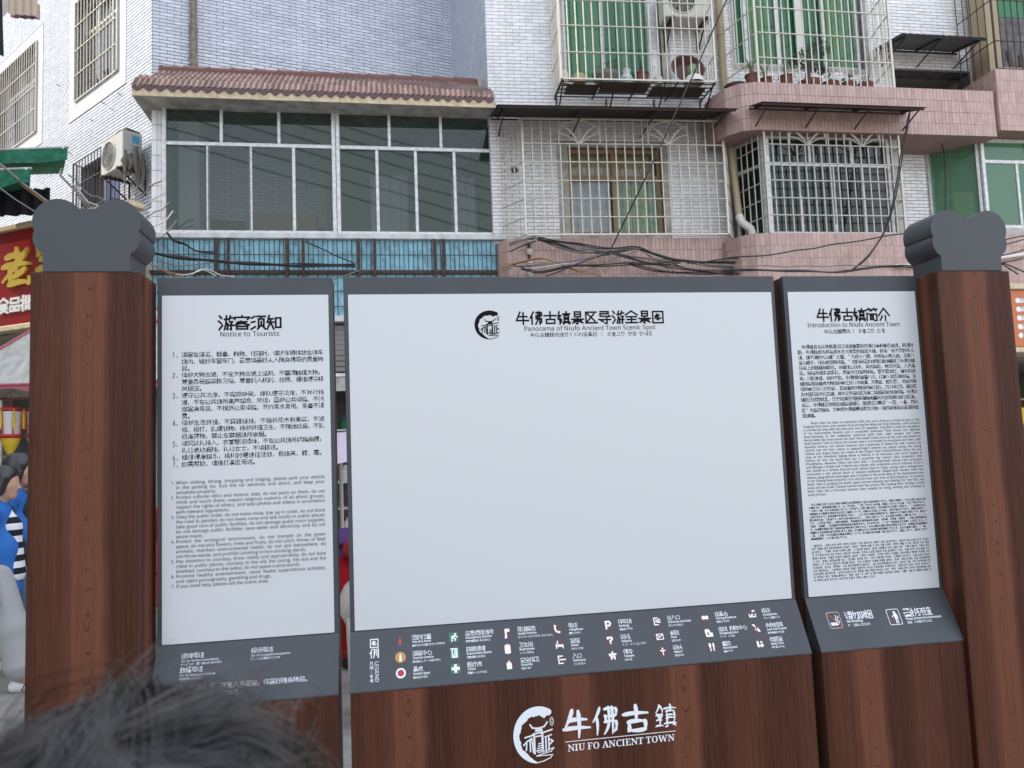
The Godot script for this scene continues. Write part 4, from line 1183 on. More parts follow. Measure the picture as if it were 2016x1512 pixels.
# the town's mark: a ring drawn with one brush stroke round a gate tower above winding steps
func emblem(mb: MB, x: float, y: float, w: float, h: float) -> void:
	var P := func(a: float, b: float) -> Vector2: return Vector2(x + a * w, y - b * h)
	# ring: from the upper right over the top and round to the bottom
	var inner := PackedVector2Array()
	var outer := PackedVector2Array()
	for k in 41:
		var f := k / 40.0
		var a := deg_to_rad(lerpf(60.0, 266.0, f))
		var th := 0.2 * (1.0 - f * 0.52) + 0.012 * sin(f * 40.0) + 0.008 * sin(f * 97.0)
		if k == 0:
			th = 0.13
		if k > 36:
			th *= (41 - k) / 5.0
		var c := Vector2(0.6, 0.5)
		var dir := Vector2(cos(a) * 0.6, -sin(a) * 0.5)
		outer.append(c + dir)
		inner.append(c + dir * (1.0 - th / 0.55))
	for k in 40:
		var a: Vector2 = P.call(outer[k].x, outer[k].y)
		var b: Vector2 = P.call(outer[k + 1].x, outer[k + 1].y)
		var d: Vector2 = P.call(inner[k + 1].x, inner[k + 1].y)
		var e: Vector2 = P.call(inner[k].x, inner[k].y)
		mb.quad(Vector3(a.x, a.y, 0), Vector3(b.x, b.y, 0), Vector3(d.x, d.y, 0), Vector3(e.x, e.y, 0))
	var cap: Vector2 = P.call((outer[0].x + inner[0].x) / 2, (outer[0].y + inner[0].y) / 2)
	mb.disc(cap, 0.078 * w, 0.0001, 14)
	# gate tower, as strokes: x, y, x, y ... and width
	for s: Array in [
		[[0.41, 0.31, 0.46, 0.37, 0.56, 0.385, 0.66, 0.38, 0.76, 0.36, 0.83, 0.29], 0.035], [[0.55, 0.4, 0.68, 0.4], 0.05], [[0.55, 0.43, 0.69, 0.43], 0.05],
		[[0.28, 0.53, 0.42, 0.51, 0.52, 0.475, 0.74, 0.465, 0.94, 0.43], 0.035], [[0.5, 0.48, 0.5, 0.82], 0.05], [[0.7, 0.47, 0.7, 0.8], 0.05], [[0.5, 0.53, 0.7, 0.52], 0.03],
		[[0.24, 0.66, 0.33, 0.6, 0.43, 0.56], 0.035], [[0.32, 0.6, 0.3, 0.75], 0.035], [[0.4, 0.57, 0.4, 0.78], 0.035], [[0.44, 0.55, 0.47, 0.8], 0.03],
		[[0.78, 0.55, 0.78, 0.8], 0.035], [[0.85, 0.53, 0.85, 0.76], 0.035], [[0.76, 0.55, 0.92, 0.52], 0.03], [[0.88, 0.6, 0.95, 0.63, 0.88, 0.68], 0.035],
		[[0.6, 0.66, 0.68, 0.65], 0.025], [[0.59, 0.7, 0.68, 0.69], 0.025], [[0.57, 0.74, 0.68, 0.73], 0.025], [[0.55, 0.78, 0.7, 0.77], 0.03],
		[[0.58, 0.81, 0.8, 0.79, 0.97, 0.75, 0.9, 0.81, 0.68, 0.84, 0.54, 0.87, 0.74, 0.87, 0.93, 0.87, 0.88, 0.92, 0.72, 0.965, 0.56, 0.985], 0.022],
	]:
		var p: Array = s[0]
		for k in range(0, p.size() - 2, 2):
			dash(mb, P.call(p[k], p[k + 1]), P.call(p[k + 2], p[k + 3]), s[1] * w, 0.0002 + k * 0.00003)
	# small seal at the upper right
	for k in 10:
		var a := TAU * k / 10
		var b := TAU * (k + 1) / 10
		dash(mb, P.call(0.94 + 0.04 * cos(a), 0.285 + 0.075 * sin(a)), P.call(0.94 + 0.04 * cos(b), 0.285 + 0.075 * sin(b)), 0.016 * w, 0.0002)
	for k in 3:
		dash(mb, P.call(0.925, 0.25 + k * 0.035), P.call(0.955, 0.25 + k * 0.035), 0.012 * w, 0.0002)


func build_sign() -> void:
	post(-1.016, -0.669, "broad dark wooden post with grey lobed head beside the tourists' notice board")
	left_board()
	main_board()
	right_board()
	post(2.3525, 2.685, "dark wooden post with grey lobed head beside the introduction board")


# ---------------------------------------------------------------- facade helpers
var unit_bar: ArrayMesh
var tile_meshes := {}


# a straight round bar as a node of its own; all bars share one mesh
func rod(parent: Node3D, called: String, a: Vector3, b: Vector3, r: float, m: Material) -> MeshInstance3D:
	if unit_bar == null:
		var mb := MB.new()
		mb.tube([Vector3(0, -0.5, 0), Vector3(0, 0.5, 0)], 1.0, 7)
		unit_bar = mb.mesh()
	var d := b - a
	var y := d.normalized()
	var x := y.cross(Vector3(0.31, 0.2, 0.93)).normalized()
	var z := x.cross(y).normalized()
	return place(parent, called, unit_bar, m, Transform3D(Basis(x * r, d, z * r), (a + b) / 2))


# wall slab with openings: front, back and the reveals of the openings
func pierced(mb: MB, u0: float, u1: float, v0: float, v1: float, z0: float, z1: float, holes: Array) -> void:
	var xs := [u0, u1]
	var ys := [v0, v1]
	for h: Rect2 in holes:
		for x: float in [h.position.x, h.end.x]:
			if x > u0 and x < u1:
				xs.append(x)
		for y: float in [h.position.y, h.end.y]:
			if y > v0 and y < v1:
				ys.append(y)
	xs.sort()
	ys.sort()
	for i in xs.size() - 1:
		for j in ys.size() - 1:
			if xs[i + 1] - xs[i] < 0.0005 or ys[j + 1] - ys[j] < 0.0005:
				continue
			var c := Vector2((xs[i] + xs[i + 1]) / 2, (ys[j] + ys[j + 1]) / 2)
			var open := false
			for h: Rect2 in holes:
				open = open or h.has_point(c)
			if open:
				continue
			mb.quad(Vector3(xs[i], ys[j], z1), Vector3(xs[i + 1], ys[j], z1), Vector3(xs[i + 1], ys[j + 1], z1), Vector3(xs[i], ys[j + 1], z1))
			mb.quad(Vector3(xs[i + 1], ys[j], z0), Vector3(xs[i], ys[j], z0), Vector3(xs[i], ys[j + 1], z0), Vector3(xs[i + 1], ys[j + 1], z0))
	for h: Rect2 in holes:
		var a := h.position.max(Vector2(u0, v0))
		var b := h.end.min(Vector2(u1, v1))
		mb.quad(Vector3(a.x, a.y, z0), Vector3(a.x, a.y, z1), Vector3(a.x, b.y, z1), Vector3(a.x, b.y, z0))
		mb.quad(Vector3(b.x, a.y, z1), Vector3(b.x, a.y, z0), Vector3(b.x, b.y, z0), Vector3(b.x, b.y, z1))
		mb.quad(Vector3(a.x, b.y, z1), Vector3(b.x, b.y, z1), Vector3(b.x, b.y, z0), Vector3(a.x, b.y, z0))
		mb.quad(Vector3(a.x, a.y, z0), Vector3(b.x, a.y, z0), Vector3(b.x, a.y, z1), Vector3(a.x, a.y, z1))
	mb.quad(Vector3(u0, v0, z0), Vector3(u0, v0, z1), Vector3(u0, v1, z1), Vector3(u0, v1, z0))
	mb.quad(Vector3(u1, v0, z1), Vector3(u1, v0, z0), Vector3(u1, v1, z0), Vector3(u1, v1, z1))
	mb.quad(Vector3(u0, v1, z1), Vector3(u1, v1, z1), Vector3(u1, v1, z0), Vector3(u0, v1, z0))


func one_tile(w: float, h: float) -> ArrayMesh:
	var key := Vector2(snappedf(w, 0.001), snappedf(h, 0.001))
	if not tile_meshes.has(key):
		var mb := MB.new()
		mb.box(Vector3.ZERO, Vector3(w, h, 0.012), Basis.IDENTITY, 0.0018)
		tile_meshes[key] = mb.mesh()
	return tile_meshes[key]


# glazed tiles in running bond (shift 0.5) or stacked (0) laid on a wall; the ones inside «near» become parts of their own, up to the quota, the rest one mesh per tone
func tiling(parent: Node3D, called: String, t: Transform3D, u0: float, u1: float, v0: float, v1: float, w: float, h: float, gap: float, holes: Array, tone: String, tones: int, near: Array, quota: int, shift := 0.5, z := 0.0) -> int:
	var rest := []
	for k in tones:
		rest.append(MB.new())
	var row := 0
	var y := v0
	var used := 0
	while y < v1 - 0.01:
		var hh := minf(h, v1 - y)
		var x := u0 - (w * shift if row % 2 else 0.0)
		while x < u1 - 0.01:
			var spans := [[maxf(x, u0), minf(x + w - gap * 0.7, u1)]]
			for q: Rect2 in holes:
				if y + hh * 0.5 > q.position.y and y + hh * 0.5 < q.end.y:
					var next := []
					for s: Array in spans:
						if s[1] <= q.position.x or s[0] >= q.end.x:
							next.append(s)
							continue
						if s[0] < q.position.x - 0.012:
							next.append([s[0], q.position.x])
						if s[1] > q.end.x + 0.012:
							next.append([q.end.x, s[1]])
					spans = next
			for s: Array in spans:
				var ww: float = s[1] - s[0]
				if ww < 0.012:
					continue
				var c := Vector3((s[0] + s[1]) / 2, y + (hh - gap) / 2, z + 0.001 + rng.randf() * 0.0015)
				var k := rng.randi() % tones
				var mine := false
				if used < quota and ww > w * 0.6:
					for q: Rect2 in near:
						mine = mine or q.has_point(Vector2(c.x, c.y))
				var tilt := Basis(Vector3.UP, rng.randfn(0.0, 0.0025)) * Basis(Vector3.RIGHT, rng.randfn(0.0, 0.0025))
				if mine:
					used += 1
					place(parent, called, one_tile(ww, hh - gap), M["%s_%d" % [tone, k]], t * Transform3D(tilt, c))
				else:
					(rest[k] as MB).box(c, Vector3(ww, hh - gap, 0.012), tilt)
			x += w
		y += h
		row += 1
	for k in tones:
		if (rest[k] as MB).v.size():
			var o := part(parent, called + "_field", rest[k], M["%s_%d" % [tone, k]], t)
			o.set_meta("kind", "stuff")
	return used


func curtain(mb: MB, u0: float, u1: float, v0: float, v1: float, z: float, amp := 0.025, pitch := 0.11) -> void:
	var n := maxi(4, int((u1 - u0) / pitch * 6))
	var prev := Vector3.ZERO
	var pn := Vector3.ZERO
	for k in n + 1:
		var x := lerpf(u0, u1, float(k) / n)
		var ph := (x - u0) / pitch * TAU
		var p := Vector3(x, 0, z + amp * sin(ph + 0.6 * sin(ph * 0.37)))
		var nn := Vector3(-amp * TAU / pitch * cos(ph), 0, 1).normalized()
		if k:
			mb.quad_n([prev + Vector3(0, v0, 0), p + Vector3(0, v0, 0), p + Vector3(0, v1, 0), prev + Vector3(0, v1, 0)], [pn, nn, nn, pn])
		prev = p
		pn = nn


# an open-fronted box behind a window
func room(mb: MB, u0: float, u1: float, v0: float, v1: float, z0: float, z1: float) -> void:
	mb.quad(Vector3(u0, v0, z0), Vector3(u1, v0, z0), Vector3(u1, v1, z0), Vector3(u0, v1, z0))
	mb.quad(Vector3(u0, v0, z1), Vector3(u0, v0, z0), Vector3(u0, v1, z0), Vector3(u0, v1, z1))
	mb.quad(Vector3(u1, v0, z0), Vector3(u1, v0, z1), Vector3(u1, v1, z1), Vector3(u1, v1, z0))
	mb.quad(Vector3(u0, v1, z0), Vector3(u1, v1, z0), Vector3(u1, v1, z1), Vector3(u0, v1, z1))
	mb.quad(Vector3(u0, v0, z1), Vector3(u1, v0, z1), Vector3(u1, v0, z0), Vector3(u0, v0, z0))


# framed window: outer frame, uprights at xs (fractions or positions), transom at tv; panes as sub-parts
func window(parent: Node3D, t: Transform3D, u0: float, u1: float, v0: float, v1: float, z: float, ups: Array, tv: float, fm: Material, gm: Material, fw := 0.045, top_ups := []) -> MeshInstance3D:
	var mb := MB.new()
	mb.slab(u0, u0 + fw, v0, v1, z - 0.03, z + 0.03, 0.004)
	mb.slab(u1 - fw, u1, v0, v1, z - 0.03, z + 0.03, 0.004)
	mb.slab(u0 + fw, u1 - fw, v1 - fw, v1, z - 0.028, z + 0.028, 0.004)
	mb.slab(u0 + fw, u1 - fw, v0, v0 + fw, z - 0.028, z + 0.028, 0.004)
	var low_top := v1 - fw
	if tv > 0.0:
		mb.slab(u0 + fw, u1 - fw, tv - fw * 0.5, tv + fw * 0.5, z - 0.026, z + 0.026, 0.004)
		low_top = tv - fw * 0.5
	for x: float in ups:
		mb.slab(x - fw * 0.42, x + fw * 0.42, v0 + fw, low_top, z - 0.022, z + 0.024, 0.004)
	var tu := top_ups if top_ups.size() else ups
	if tv > 0.0:
		for x: float in tu:
			mb.slab(x - fw * 0.4, x + fw * 0.4, tv + fw * 0.5, v1 - fw, z - 0.022, z + 0.024, 0.004)
	var w := part(parent, "window_frame", mb, fm, t)
	var rows := [[v0 + fw, low_top, ups]]
	if tv > 0.0:
		rows.append([tv + fw * 0.5, v1 - fw, tu])
	for r: Array in rows:
		var xs := [u0 + fw]
		xs.append_array(r[2])
		xs.append(u1 - fw)
		for k in xs.size() - 1:
			var p := MB.new()
			p.quad(Vector3(xs[k], r[0], 0), Vector3(xs[k + 1], r[0], 0), Vector3(xs[k + 1], r[1], 0), Vector3(xs[k], r[1], 0))
			part(w, "pane", p, gm, Transform3D(Basis(Vector3.UP, rng.randfn(0, 0.003)) * Basis(Vector3.RIGHT, rng.randfn(0, 0.003)), Vector3(0, 0, z + (0.006 if k % 2 else -0.006))) )
	return w


# bars in front of a window: uprights and rails, each a bar of its own; fans are the bent ornaments
func grille(parent: Node3D, called: String, t: Transform3D, u0: float, u1: float, v0: float, v1: float, z: float, n: int, rails: Array, m: Material, r := 0.009, fans := [], back := 0.0, flare := 0.0, sides := [true, true]) -> MeshInstance3D:
	var mb := MB.new()
	for x: float in [u0, u1]:
		mb.slab(x - r * 1.5, x + r * 1.5, v0, v1, z - r * 1.5, z + r * 1.5, 0.003)
	for y: float in [v0, v1]:
		mb.slab(u0 + r * 1.5, u1 - r * 1.5, y - r * 1.2, y + r * 1.2, z - r * 1.2, z + r * 1.2, 0.003)
	var g := part(parent, called, mb, m, t)
	var fan_at := func(x: float) -> bool:
		for f: Array in fans:
			if absf(x - f[0]) < f[1] * 0.97:
				return true
		return false
	var top_rail: float = rails[0] if rails.size() else v1
	for k in range(1, n):
		var x := lerpf(u0, u1, float(k) / n)
		var hi: float = top_rail if fans.size() and fan_at.call(x) else v1
		rod(g, "bar", Vector3(x, v0, z), Vector3(x, hi, z), r * rng.randf_range(0.92, 1.06), m)
	for y: float in rails:
		rod(g, "rail", Vector3(u0, y, z + r * 1.3), Vector3(u1, y, z + r * 1.3), r * 0.95, m)
	for f: Array in fans:
		var q := MB.new()
		var c := Vector3(f[0], top_rail, z)
		var w: float = f[1]
		var h := v1 - top_rail
		q.tube([c, c + Vector3(0, h, 0)], r * 0.9, 6)
		for s: float in [-1.0, 1.0]:
			for ray: Array in [[0.62, 0.62], [1.0, 0.78], [1.0, 0.42]]:
				var pts := []
				for j in 7:
					var e := j / 6.0
					pts.append(c + Vector3(s * w * ray[0] * e, h * ray[1] * sin(e * PI / 2), 0))
				q.tube(pts, r * 0.8, 5)
			q.tube([c + Vector3(s * w, 0, 0), c + Vector3(s * w, h, 0)], r, 6)
		var arc := []
		for j in 13:
			var a := PI * j / 12.0
			arc.append(c + Vector3(cos(a) * w * 0.95, h * (0.45 + 0.5 * sin(a)), 0))
		q.tube(arc, r * 0.8, 5)
		part(g, "fan_ornament", q, m)
	if back > 0.0:
		for s in 2:
			if not sides[s]:
				continue
			var x: float = [u0, u1][s]
			var xb: float = x + [-flare, flare][s]
			var zb := z - back
			for k in range(1, 6):
				var e := k / 5.0
				var p := Vector3(lerpf(x, xb, e), 0, lerpf(z, zb, e))
				rod(g, "bar", p + Vector3(0, v0, 0), p + Vector3(0, v1, 0), r * 0.9, m)
			for y: float in rails + [v0, v1]:
				rod(g, "rail", Vector3(x, y, z), Vector3(xb, y, zb), r * 0.95, m)
	return g


# corrugated sheet on struts over a window
func canopy(label: String, f: Array, u0: float, u1: float, v_front: float, v_back: float, z_front: float, z_back: float, struts: Array, sheet: Material, iron: Material, group: String, pitch := 0.05) -> void:
	var o := thing("window_canopy", label, "canopy", frame(f), group)
	var mb := MB.new()
	var n := int((u1 - u0) / pitch * 2)
	for k in n:
		var xa := lerpf(u0, u1, float(k) / n)
		var xb := lerpf(u0, u1, float(k + 1) / n)
		var ha := 0.008 if k % 2 else 0.0
		var hb := 0.008 - ha
		for q in 2:
			var th := 0.003 * q
			var a := Vector3(xa, v_front + ha - th, z_front)
			var b := Vector3(xb, v_front + hb - th, z_front)
			var d := Vector3(xb, v_back + hb - th, z_back)
			var e := Vector3(xa, v_back + ha - th, z_back)
			if q == 0:
				mb.quad(a, b, d, e)
			else:
				mb.quad(a, e, d, b)
		mb.quad(Vector3(xa, v_front + ha - 0.003, z_front), Vector3(xb, v_front + hb - 0.003, z_front), Vector3(xb, v_front + hb, z_front), Vector3(xa, v_front + ha, z_front))
	part(o, "corrugated_sheet", mb, sheet)
	for x: float in struts:
		rod(o, "strut", Vector3(x, v_front - 0.012, z_front - 0.04), Vector3(x, v_back - 0.26, z_back + 0.012), 0.011, iron)
		rod(o, "rafter", Vector3(x, v_front - 0.014, z_front - 0.02), Vector3(x, v_back - 0.016, z_back + 0.012), 0.012, iron)
	rod(o, "front_rail", Vector3(u0 + 0.02, v_front - 0.014, z_front - 0.03), Vector3(u1 - 0.02, v_front - 0.014, z_front - 0.03), 0.012, iron)
	rod(o, "back_rail", Vector3(u0 + 0.02, v_back - 0.03, z_back + 0.014), Vector3(u1 - 0.02, v_back - 0.03, z_back + 0.014), 0.012, iron)


# ---------------------------------------------------------------- corner house, white tiles, far to the side of the street
func corner_house() -> void:
	var o := thing("corner_house", "corner house clad in small white tiles with barred windows and a brown drainpipe", "building", Transform3D(Basis.IDENTITY, FRAME_CORNER_A[0]))
	var ta := Transform3D(Basis(Vector3.UP, deg_to_rad(-39.0)), Vector3.ZERO)
	var tb := Transform3D(Basis(Vector3.UP, deg_to_rad(24.0)), Vector3.ZERO)
	var wins := [Rect2(-6.05, 7.4, 1.9, 1.67), Rect2(-2.55, 7.4, 1.53, 1.67)]
	var low := Rect2(-2.3, 4.9, 1.35, 1.35)
	var plain := [Rect2(-6.3, 7.12, 2.4, 2.2), Rect2(-2.8, 7.12, 2.02, 2.2)]
	var mb := MB.new()
	pierced(mb, -11.0, 0.0, 0.0, 16.0, -0.25, -0.006, wins + [low])  # unseen upper storeys, raised to keep the sun off the roofs beyond
	part(o, "street_wall", mb, M.grout, ta)
	mb = MB.new()
	pierced(mb, 0.003, 4.46, 0.0, 16.0, -0.25, -0.006, [])
	part(o, "side_wall", mb, M.grout, tb)
	tiling(o, "wall_tile", ta, -9.0, -0.002, 4.6, 10.2, 0.187, 0.0505, 0.0115, plain + [low], "tile_blue", 4, [Rect2(-3.9, 6.4, 3.9, 1.1), Rect2(-0.8, 7.0, 0.8, 1.4)], 170, 0.35)
	tiling(o, "wall_tile", tb, 0.004, 4.45, 5.0, 10.6, 0.187, 0.0505, 0.009, [], "tile_blue", 4, [Rect2(0.0, 7.1, 3.2, 1.2)], 130, 0.5)
	for k in 2:
		var w: Rect2 = wins[k]
		mb = MB.new()
		pierced(mb, w.position.x - 0.24, w.end.x + 0.24, w.position.y - 0.27, w.end.y + 0.2, -0.005, 0.014, [w])
		part(o, "window_surround", mb, M.surround_white, ta)
		var win := window(o, ta, w.position.x, w.end.x, w.position.y, w.end.y, -0.14, [lerpf(w.position.x, w.end.x, 0.34), lerpf(w.position.x, w.end.x, 0.67)], w.position.y + 1.15, M.aluminium, M.glass_clear, 0.05)
		mb = MB.new()
		room(mb, w.position.x - 0.1, w.end.x + 0.1, w.position.y - 0.1, w.end.y + 0.1, -3.6, -0.26)
		part(o, "room", mb, M.room_plaster, ta)
		mb = MB.new()
		curtain(mb, w.position.x, w.position.x + (0.4 if k == 0 else 0.3), w.position.y, w.end.y, -0.32)
		part(win, "curtain", mb, M.curtain_white)
		grille(o, "window_grille", ta, w.position.x + 0.01, w.end.x - 0.01, w.position.y + 0.01, w.end.y - 0.01, 0.03, 17 if k == 0 else 13, [w.position.y + 1.24, w.position.y + 0.83, w.position.y + 0.42], M.steel_bar, 0.009)
	# lower window: iron cage standing out of the wall, blue shutter in it
	mb = MB.new()
	room(mb, low.position.x, low.end.x, low.position.y, low.end.y, -2.6, -0.2)
	part(o, "room", mb, M.room_plaster, ta)
	mb = MB.new()
	for k in 9:
		mb.slab(low.position.x + 0.45 + k * 0.1, low.position.x + 0.54 + k * 0.1, low.position.y + 0.02, low.end.y - 0.1, -0.16, -0.14, 0.004)
	part(o, "blue_shutter", mb, M.door_blue, ta)
	grille(o, "iron_cage", ta, -1.85, -0.6, 5.0, 6.12, 0.3, 12, [5.75, 5.3], M.dark_iron, 0.007, [], 0.3, 0.05)
	# far wall back to the row of houses
	var e: Vector3 = tb * Vector3(4.46, 0, 0)
	var mid: Vector3 = frame(FRAME_MID) * Vector3(-1.64, 0, 0) - FRAME_CORNER_A[0]
	var d := mid - e
	var turn := atan2(-d.z, d.x)
	var tc := Transform3D(Basis(Vector3.UP, turn), e)
	mb = MB.new()
	pierced(mb, 0.0, d.length() - 0.01, 0.0, 16.0, -0.2, -0.006, [])
	part(o, "return_wall", mb, M.grout, tc)
	tiling(o, "wall_tile", tc, 0.004, d.length() - 0.015, 6.0, 10.6, 0.187, 0.0505, 0.009, [], "tile_blue", 4, [], 0, 0.5)
	# drainpipe
	mb = MB.new()
	mb.tube([Vector3(0.53, 6.9, 0.075), Vector3(0.53, 7.72, 0.075)], 0.052, 12)
	mb.tube([Vector3(0.53, 7.72, 0.075), Vector3(0.53, 10.5, 0.075)], 0.047, 12)
	var dp := part(o, "drainpipe", mb, M.pipe_brown, tb)
	mb = MB.new()
	mb.tube([Vector3(0.53, 7.7, 0.075), Vector3(0.53, 7.75, 0.075)], 0.058, 12)
	part(dp, "pipe_collar", mb, M.pipe_brown)
	# small rusty hooks and stains of old fixings
	for p: Vector2 in [Vector2(-3.2, 7.9), Vector2(-1.5, 7.05), Vector2(-1.2, 6.85), Vector2(-1.9, 6.9), Vector2(-2.7, 6.6), Vector2(-0.95, 7.0)]:
		rod(o, "wall_hook", ta * Vector3(p.x, p.y, 0.0), ta * Vector3(p.x + 0.01, p.y + 0.02, 0.06), 0.006, M.rusty_iron)
	# flat roof slab
	mb = MB.new()
	mb.slab(-11.0, 0.3, 16.0, 16.25, -6.0, 0.35)
	part(o, "roof_slab", mb, M.render_plain, ta)
	outdoor_unit(frame(FRAME_CORNER_A, Vector3(-0.42, 5.62, 0.0)), "weathered air conditioner outdoor unit with rags under the corner house window", true)
	# plants on the sill of the upper barred window
	for k in 2:
		spiky("window_plant", "small purple-leaved plant on the barred window sill of the corner house", frame(FRAME_CORNER_A, Vector3(-1.75 + 0.33 * k, 7.41, 0.0)), M.leaf_purple, 0.17, 12, 0.05, "plants on the corner house window sill")


# an outdoor unit on brackets; local origin at the middle of its back foot, on the wall
func outdoor_unit(t: Transform3D, label: String, ragged: bool) -> void:
	var o := thing("outdoor_unit", label, "air conditioner", t, "air conditioner outdoor units")
	var hw := 0.34
	var hh := 0.5
	var m: Material = M.plastic_white_old if ragged else M.plastic_white
	var mb := MB.new()
	mb.slab(-hw, hw, 0.0, hh, 0.1, 0.36, 0.012)
	part(o, "casing", mb, m)
	mb = MB.new()
	mb.lathe(Vector3(-0.09, 0.25, 0.362), [Vector2(0.2, 0), Vector2(0.2, 0.012), Vector2(0.19, 0.014)], 28, Basis(Vector3.RIGHT, PI / 2))
	for k in 6:
		var r := 0.03 + k * 0.03
		var ring := []
		for j in 25:
			ring.append(Vector3(-0.09 + cos(TAU * j / 24) * r, 0.25 + sin(TAU * j / 24) * r, 0.372))
		mb.tube(ring, 0.0025, 4, false)
	for k in 8:
		var a := TAU * k / 8
		mb.tube([Vector3(-0.09, 0.25, 0.37), Vector3(-0.09 + cos(a) * 0.195, 0.25 + sin(a) * 0.195, 0.37)], 0.0025, 4)
	part(o, "fan_guard", mb, m)
	mb = MB.new()
	mb.disc(Vector2(-0.09, 0.25), 0.19, 0.3625, 28)
	part(o, "fan_opening", mb, M.dark_iron)
	mb = MB.new()
	for k in 5:
		mb.slab(hw + 0.001, hw + 0.008, 0.08 + k * 0.055, 0.12 + k * 0.055, 0.13, 0.27, 0.003)
	part(o, "side_louvres", mb, m)
	mb = MB.new()
	mb.slab(hw + 0.001, hw + 0.005, 0.33, 0.45, 0.14, 0.24)
	part(o, "sticker", mb, M.sticker_blue if ragged else M.plastic_white_old)
	for s: float in [-0.24, 0.24]:
		var b := MB.new()
		b.slab(s - 0.018, s + 0.018, -0.03, -0.001, 0.002, 0.4)
		b.tube([Vector3(s, -0.3, 0.012), Vector3(s, -0.03, 0.36)], 0.012, 6)
		b.slab(s - 0.016, s + 0.016, -0.32, -0.031, 0.002, 0.02)
		part(o, "bracket", b, M.rusty_iron)
	if ragged:
		mb = MB.new()
		for k in 3:
			mb.box(Vector3(0.12 + 0.05 * k, hh + 0.022 + 0.0 * k, 0.22), Vector3(0.3 - 0.06 * k, 0.04, 0.2), Basis(Vector3.UP, 0.1 * k))
		part(o, "brick_weight", mb, M.brick_dark)
		mb = MB.new()
		for k in 9:
			var x := hw - 0.02 + rng.randf() * 0.1
			var z := 0.1 + rng.randf() * 0.26
			var l := rng.randf_range(0.2, 0.5)
			var y := rng.randf_range(0.05, 0.3)
			mb.tube([Vector3(x, y, z), Vector3(x + rng.randf_range(-0.04, 0.06), y - l * 0.5, z + rng.randf_range(-0.05, 0.05)), Vector3(x + rng.randf_range(-0.05, 0.05), y - l, z)], [0.02, rng.randf_range(0.03, 0.06), 0.008], 7)
		part(o, "plastic_rag", mb, M.rag_grey)


# tuft of narrow arching leaves
func spiky(called: String, label: String, t: Transform3D, m: Material, h: float, n: int, w: float, group := "", pot: Material = null) -> Node3D:
	var o := thing(called, label, "plant", t, group)
	var mb := MB.new()
	if pot:
		mb.lathe(Vector3.ZERO, [Vector2(0.0, 0.0), Vector2(0.07, 0.0), Vector2(0.095, 0.15), Vector2(0.105, 0.152), Vector2(0.105, 0.17), Vector2(0.08, 0.17), Vector2(0.08, 0.14), Vector2(0, 0.14)], 16)
		part(o, "pot", mb, pot)
		mb = MB.new()
	var y0 := 0.14 if pot else 0.0
	for k in n:
		var a := rng.randf() * TAU
		var lean := rng.randf_range(0.15, 0.75)
		var len := h * rng.randf_range(0.6, 1.1)
		var side := Vector3(-sin(a), 0, cos(a))
		var pts := []
		for j in 5:
			var e := j / 4.0
			pts.append(Vector3(cos(a), 0, sin(a)) * len * lean * e * e * 0.9 + Vector3(cos(a), 0, sin(a)) * 0.01 + Vector3(0, y0 + len * (e - 0.35 * lean * e * e), 0))
		for j in 4:
			var wa := w * 0.5 * (1.0 - j / 4.0) * (0.7 if j == 0 else 1.0)
			var wb := w * 0.5 * (1.0 - (j + 1) / 4.0) + 0.001
			mb.quad(pts[j] - side * wa, pts[j] + side * wa, pts[j + 1] + side * wb, pts[j + 1] - side * wb)
	part(o, "leaves", mb, m)
	return o


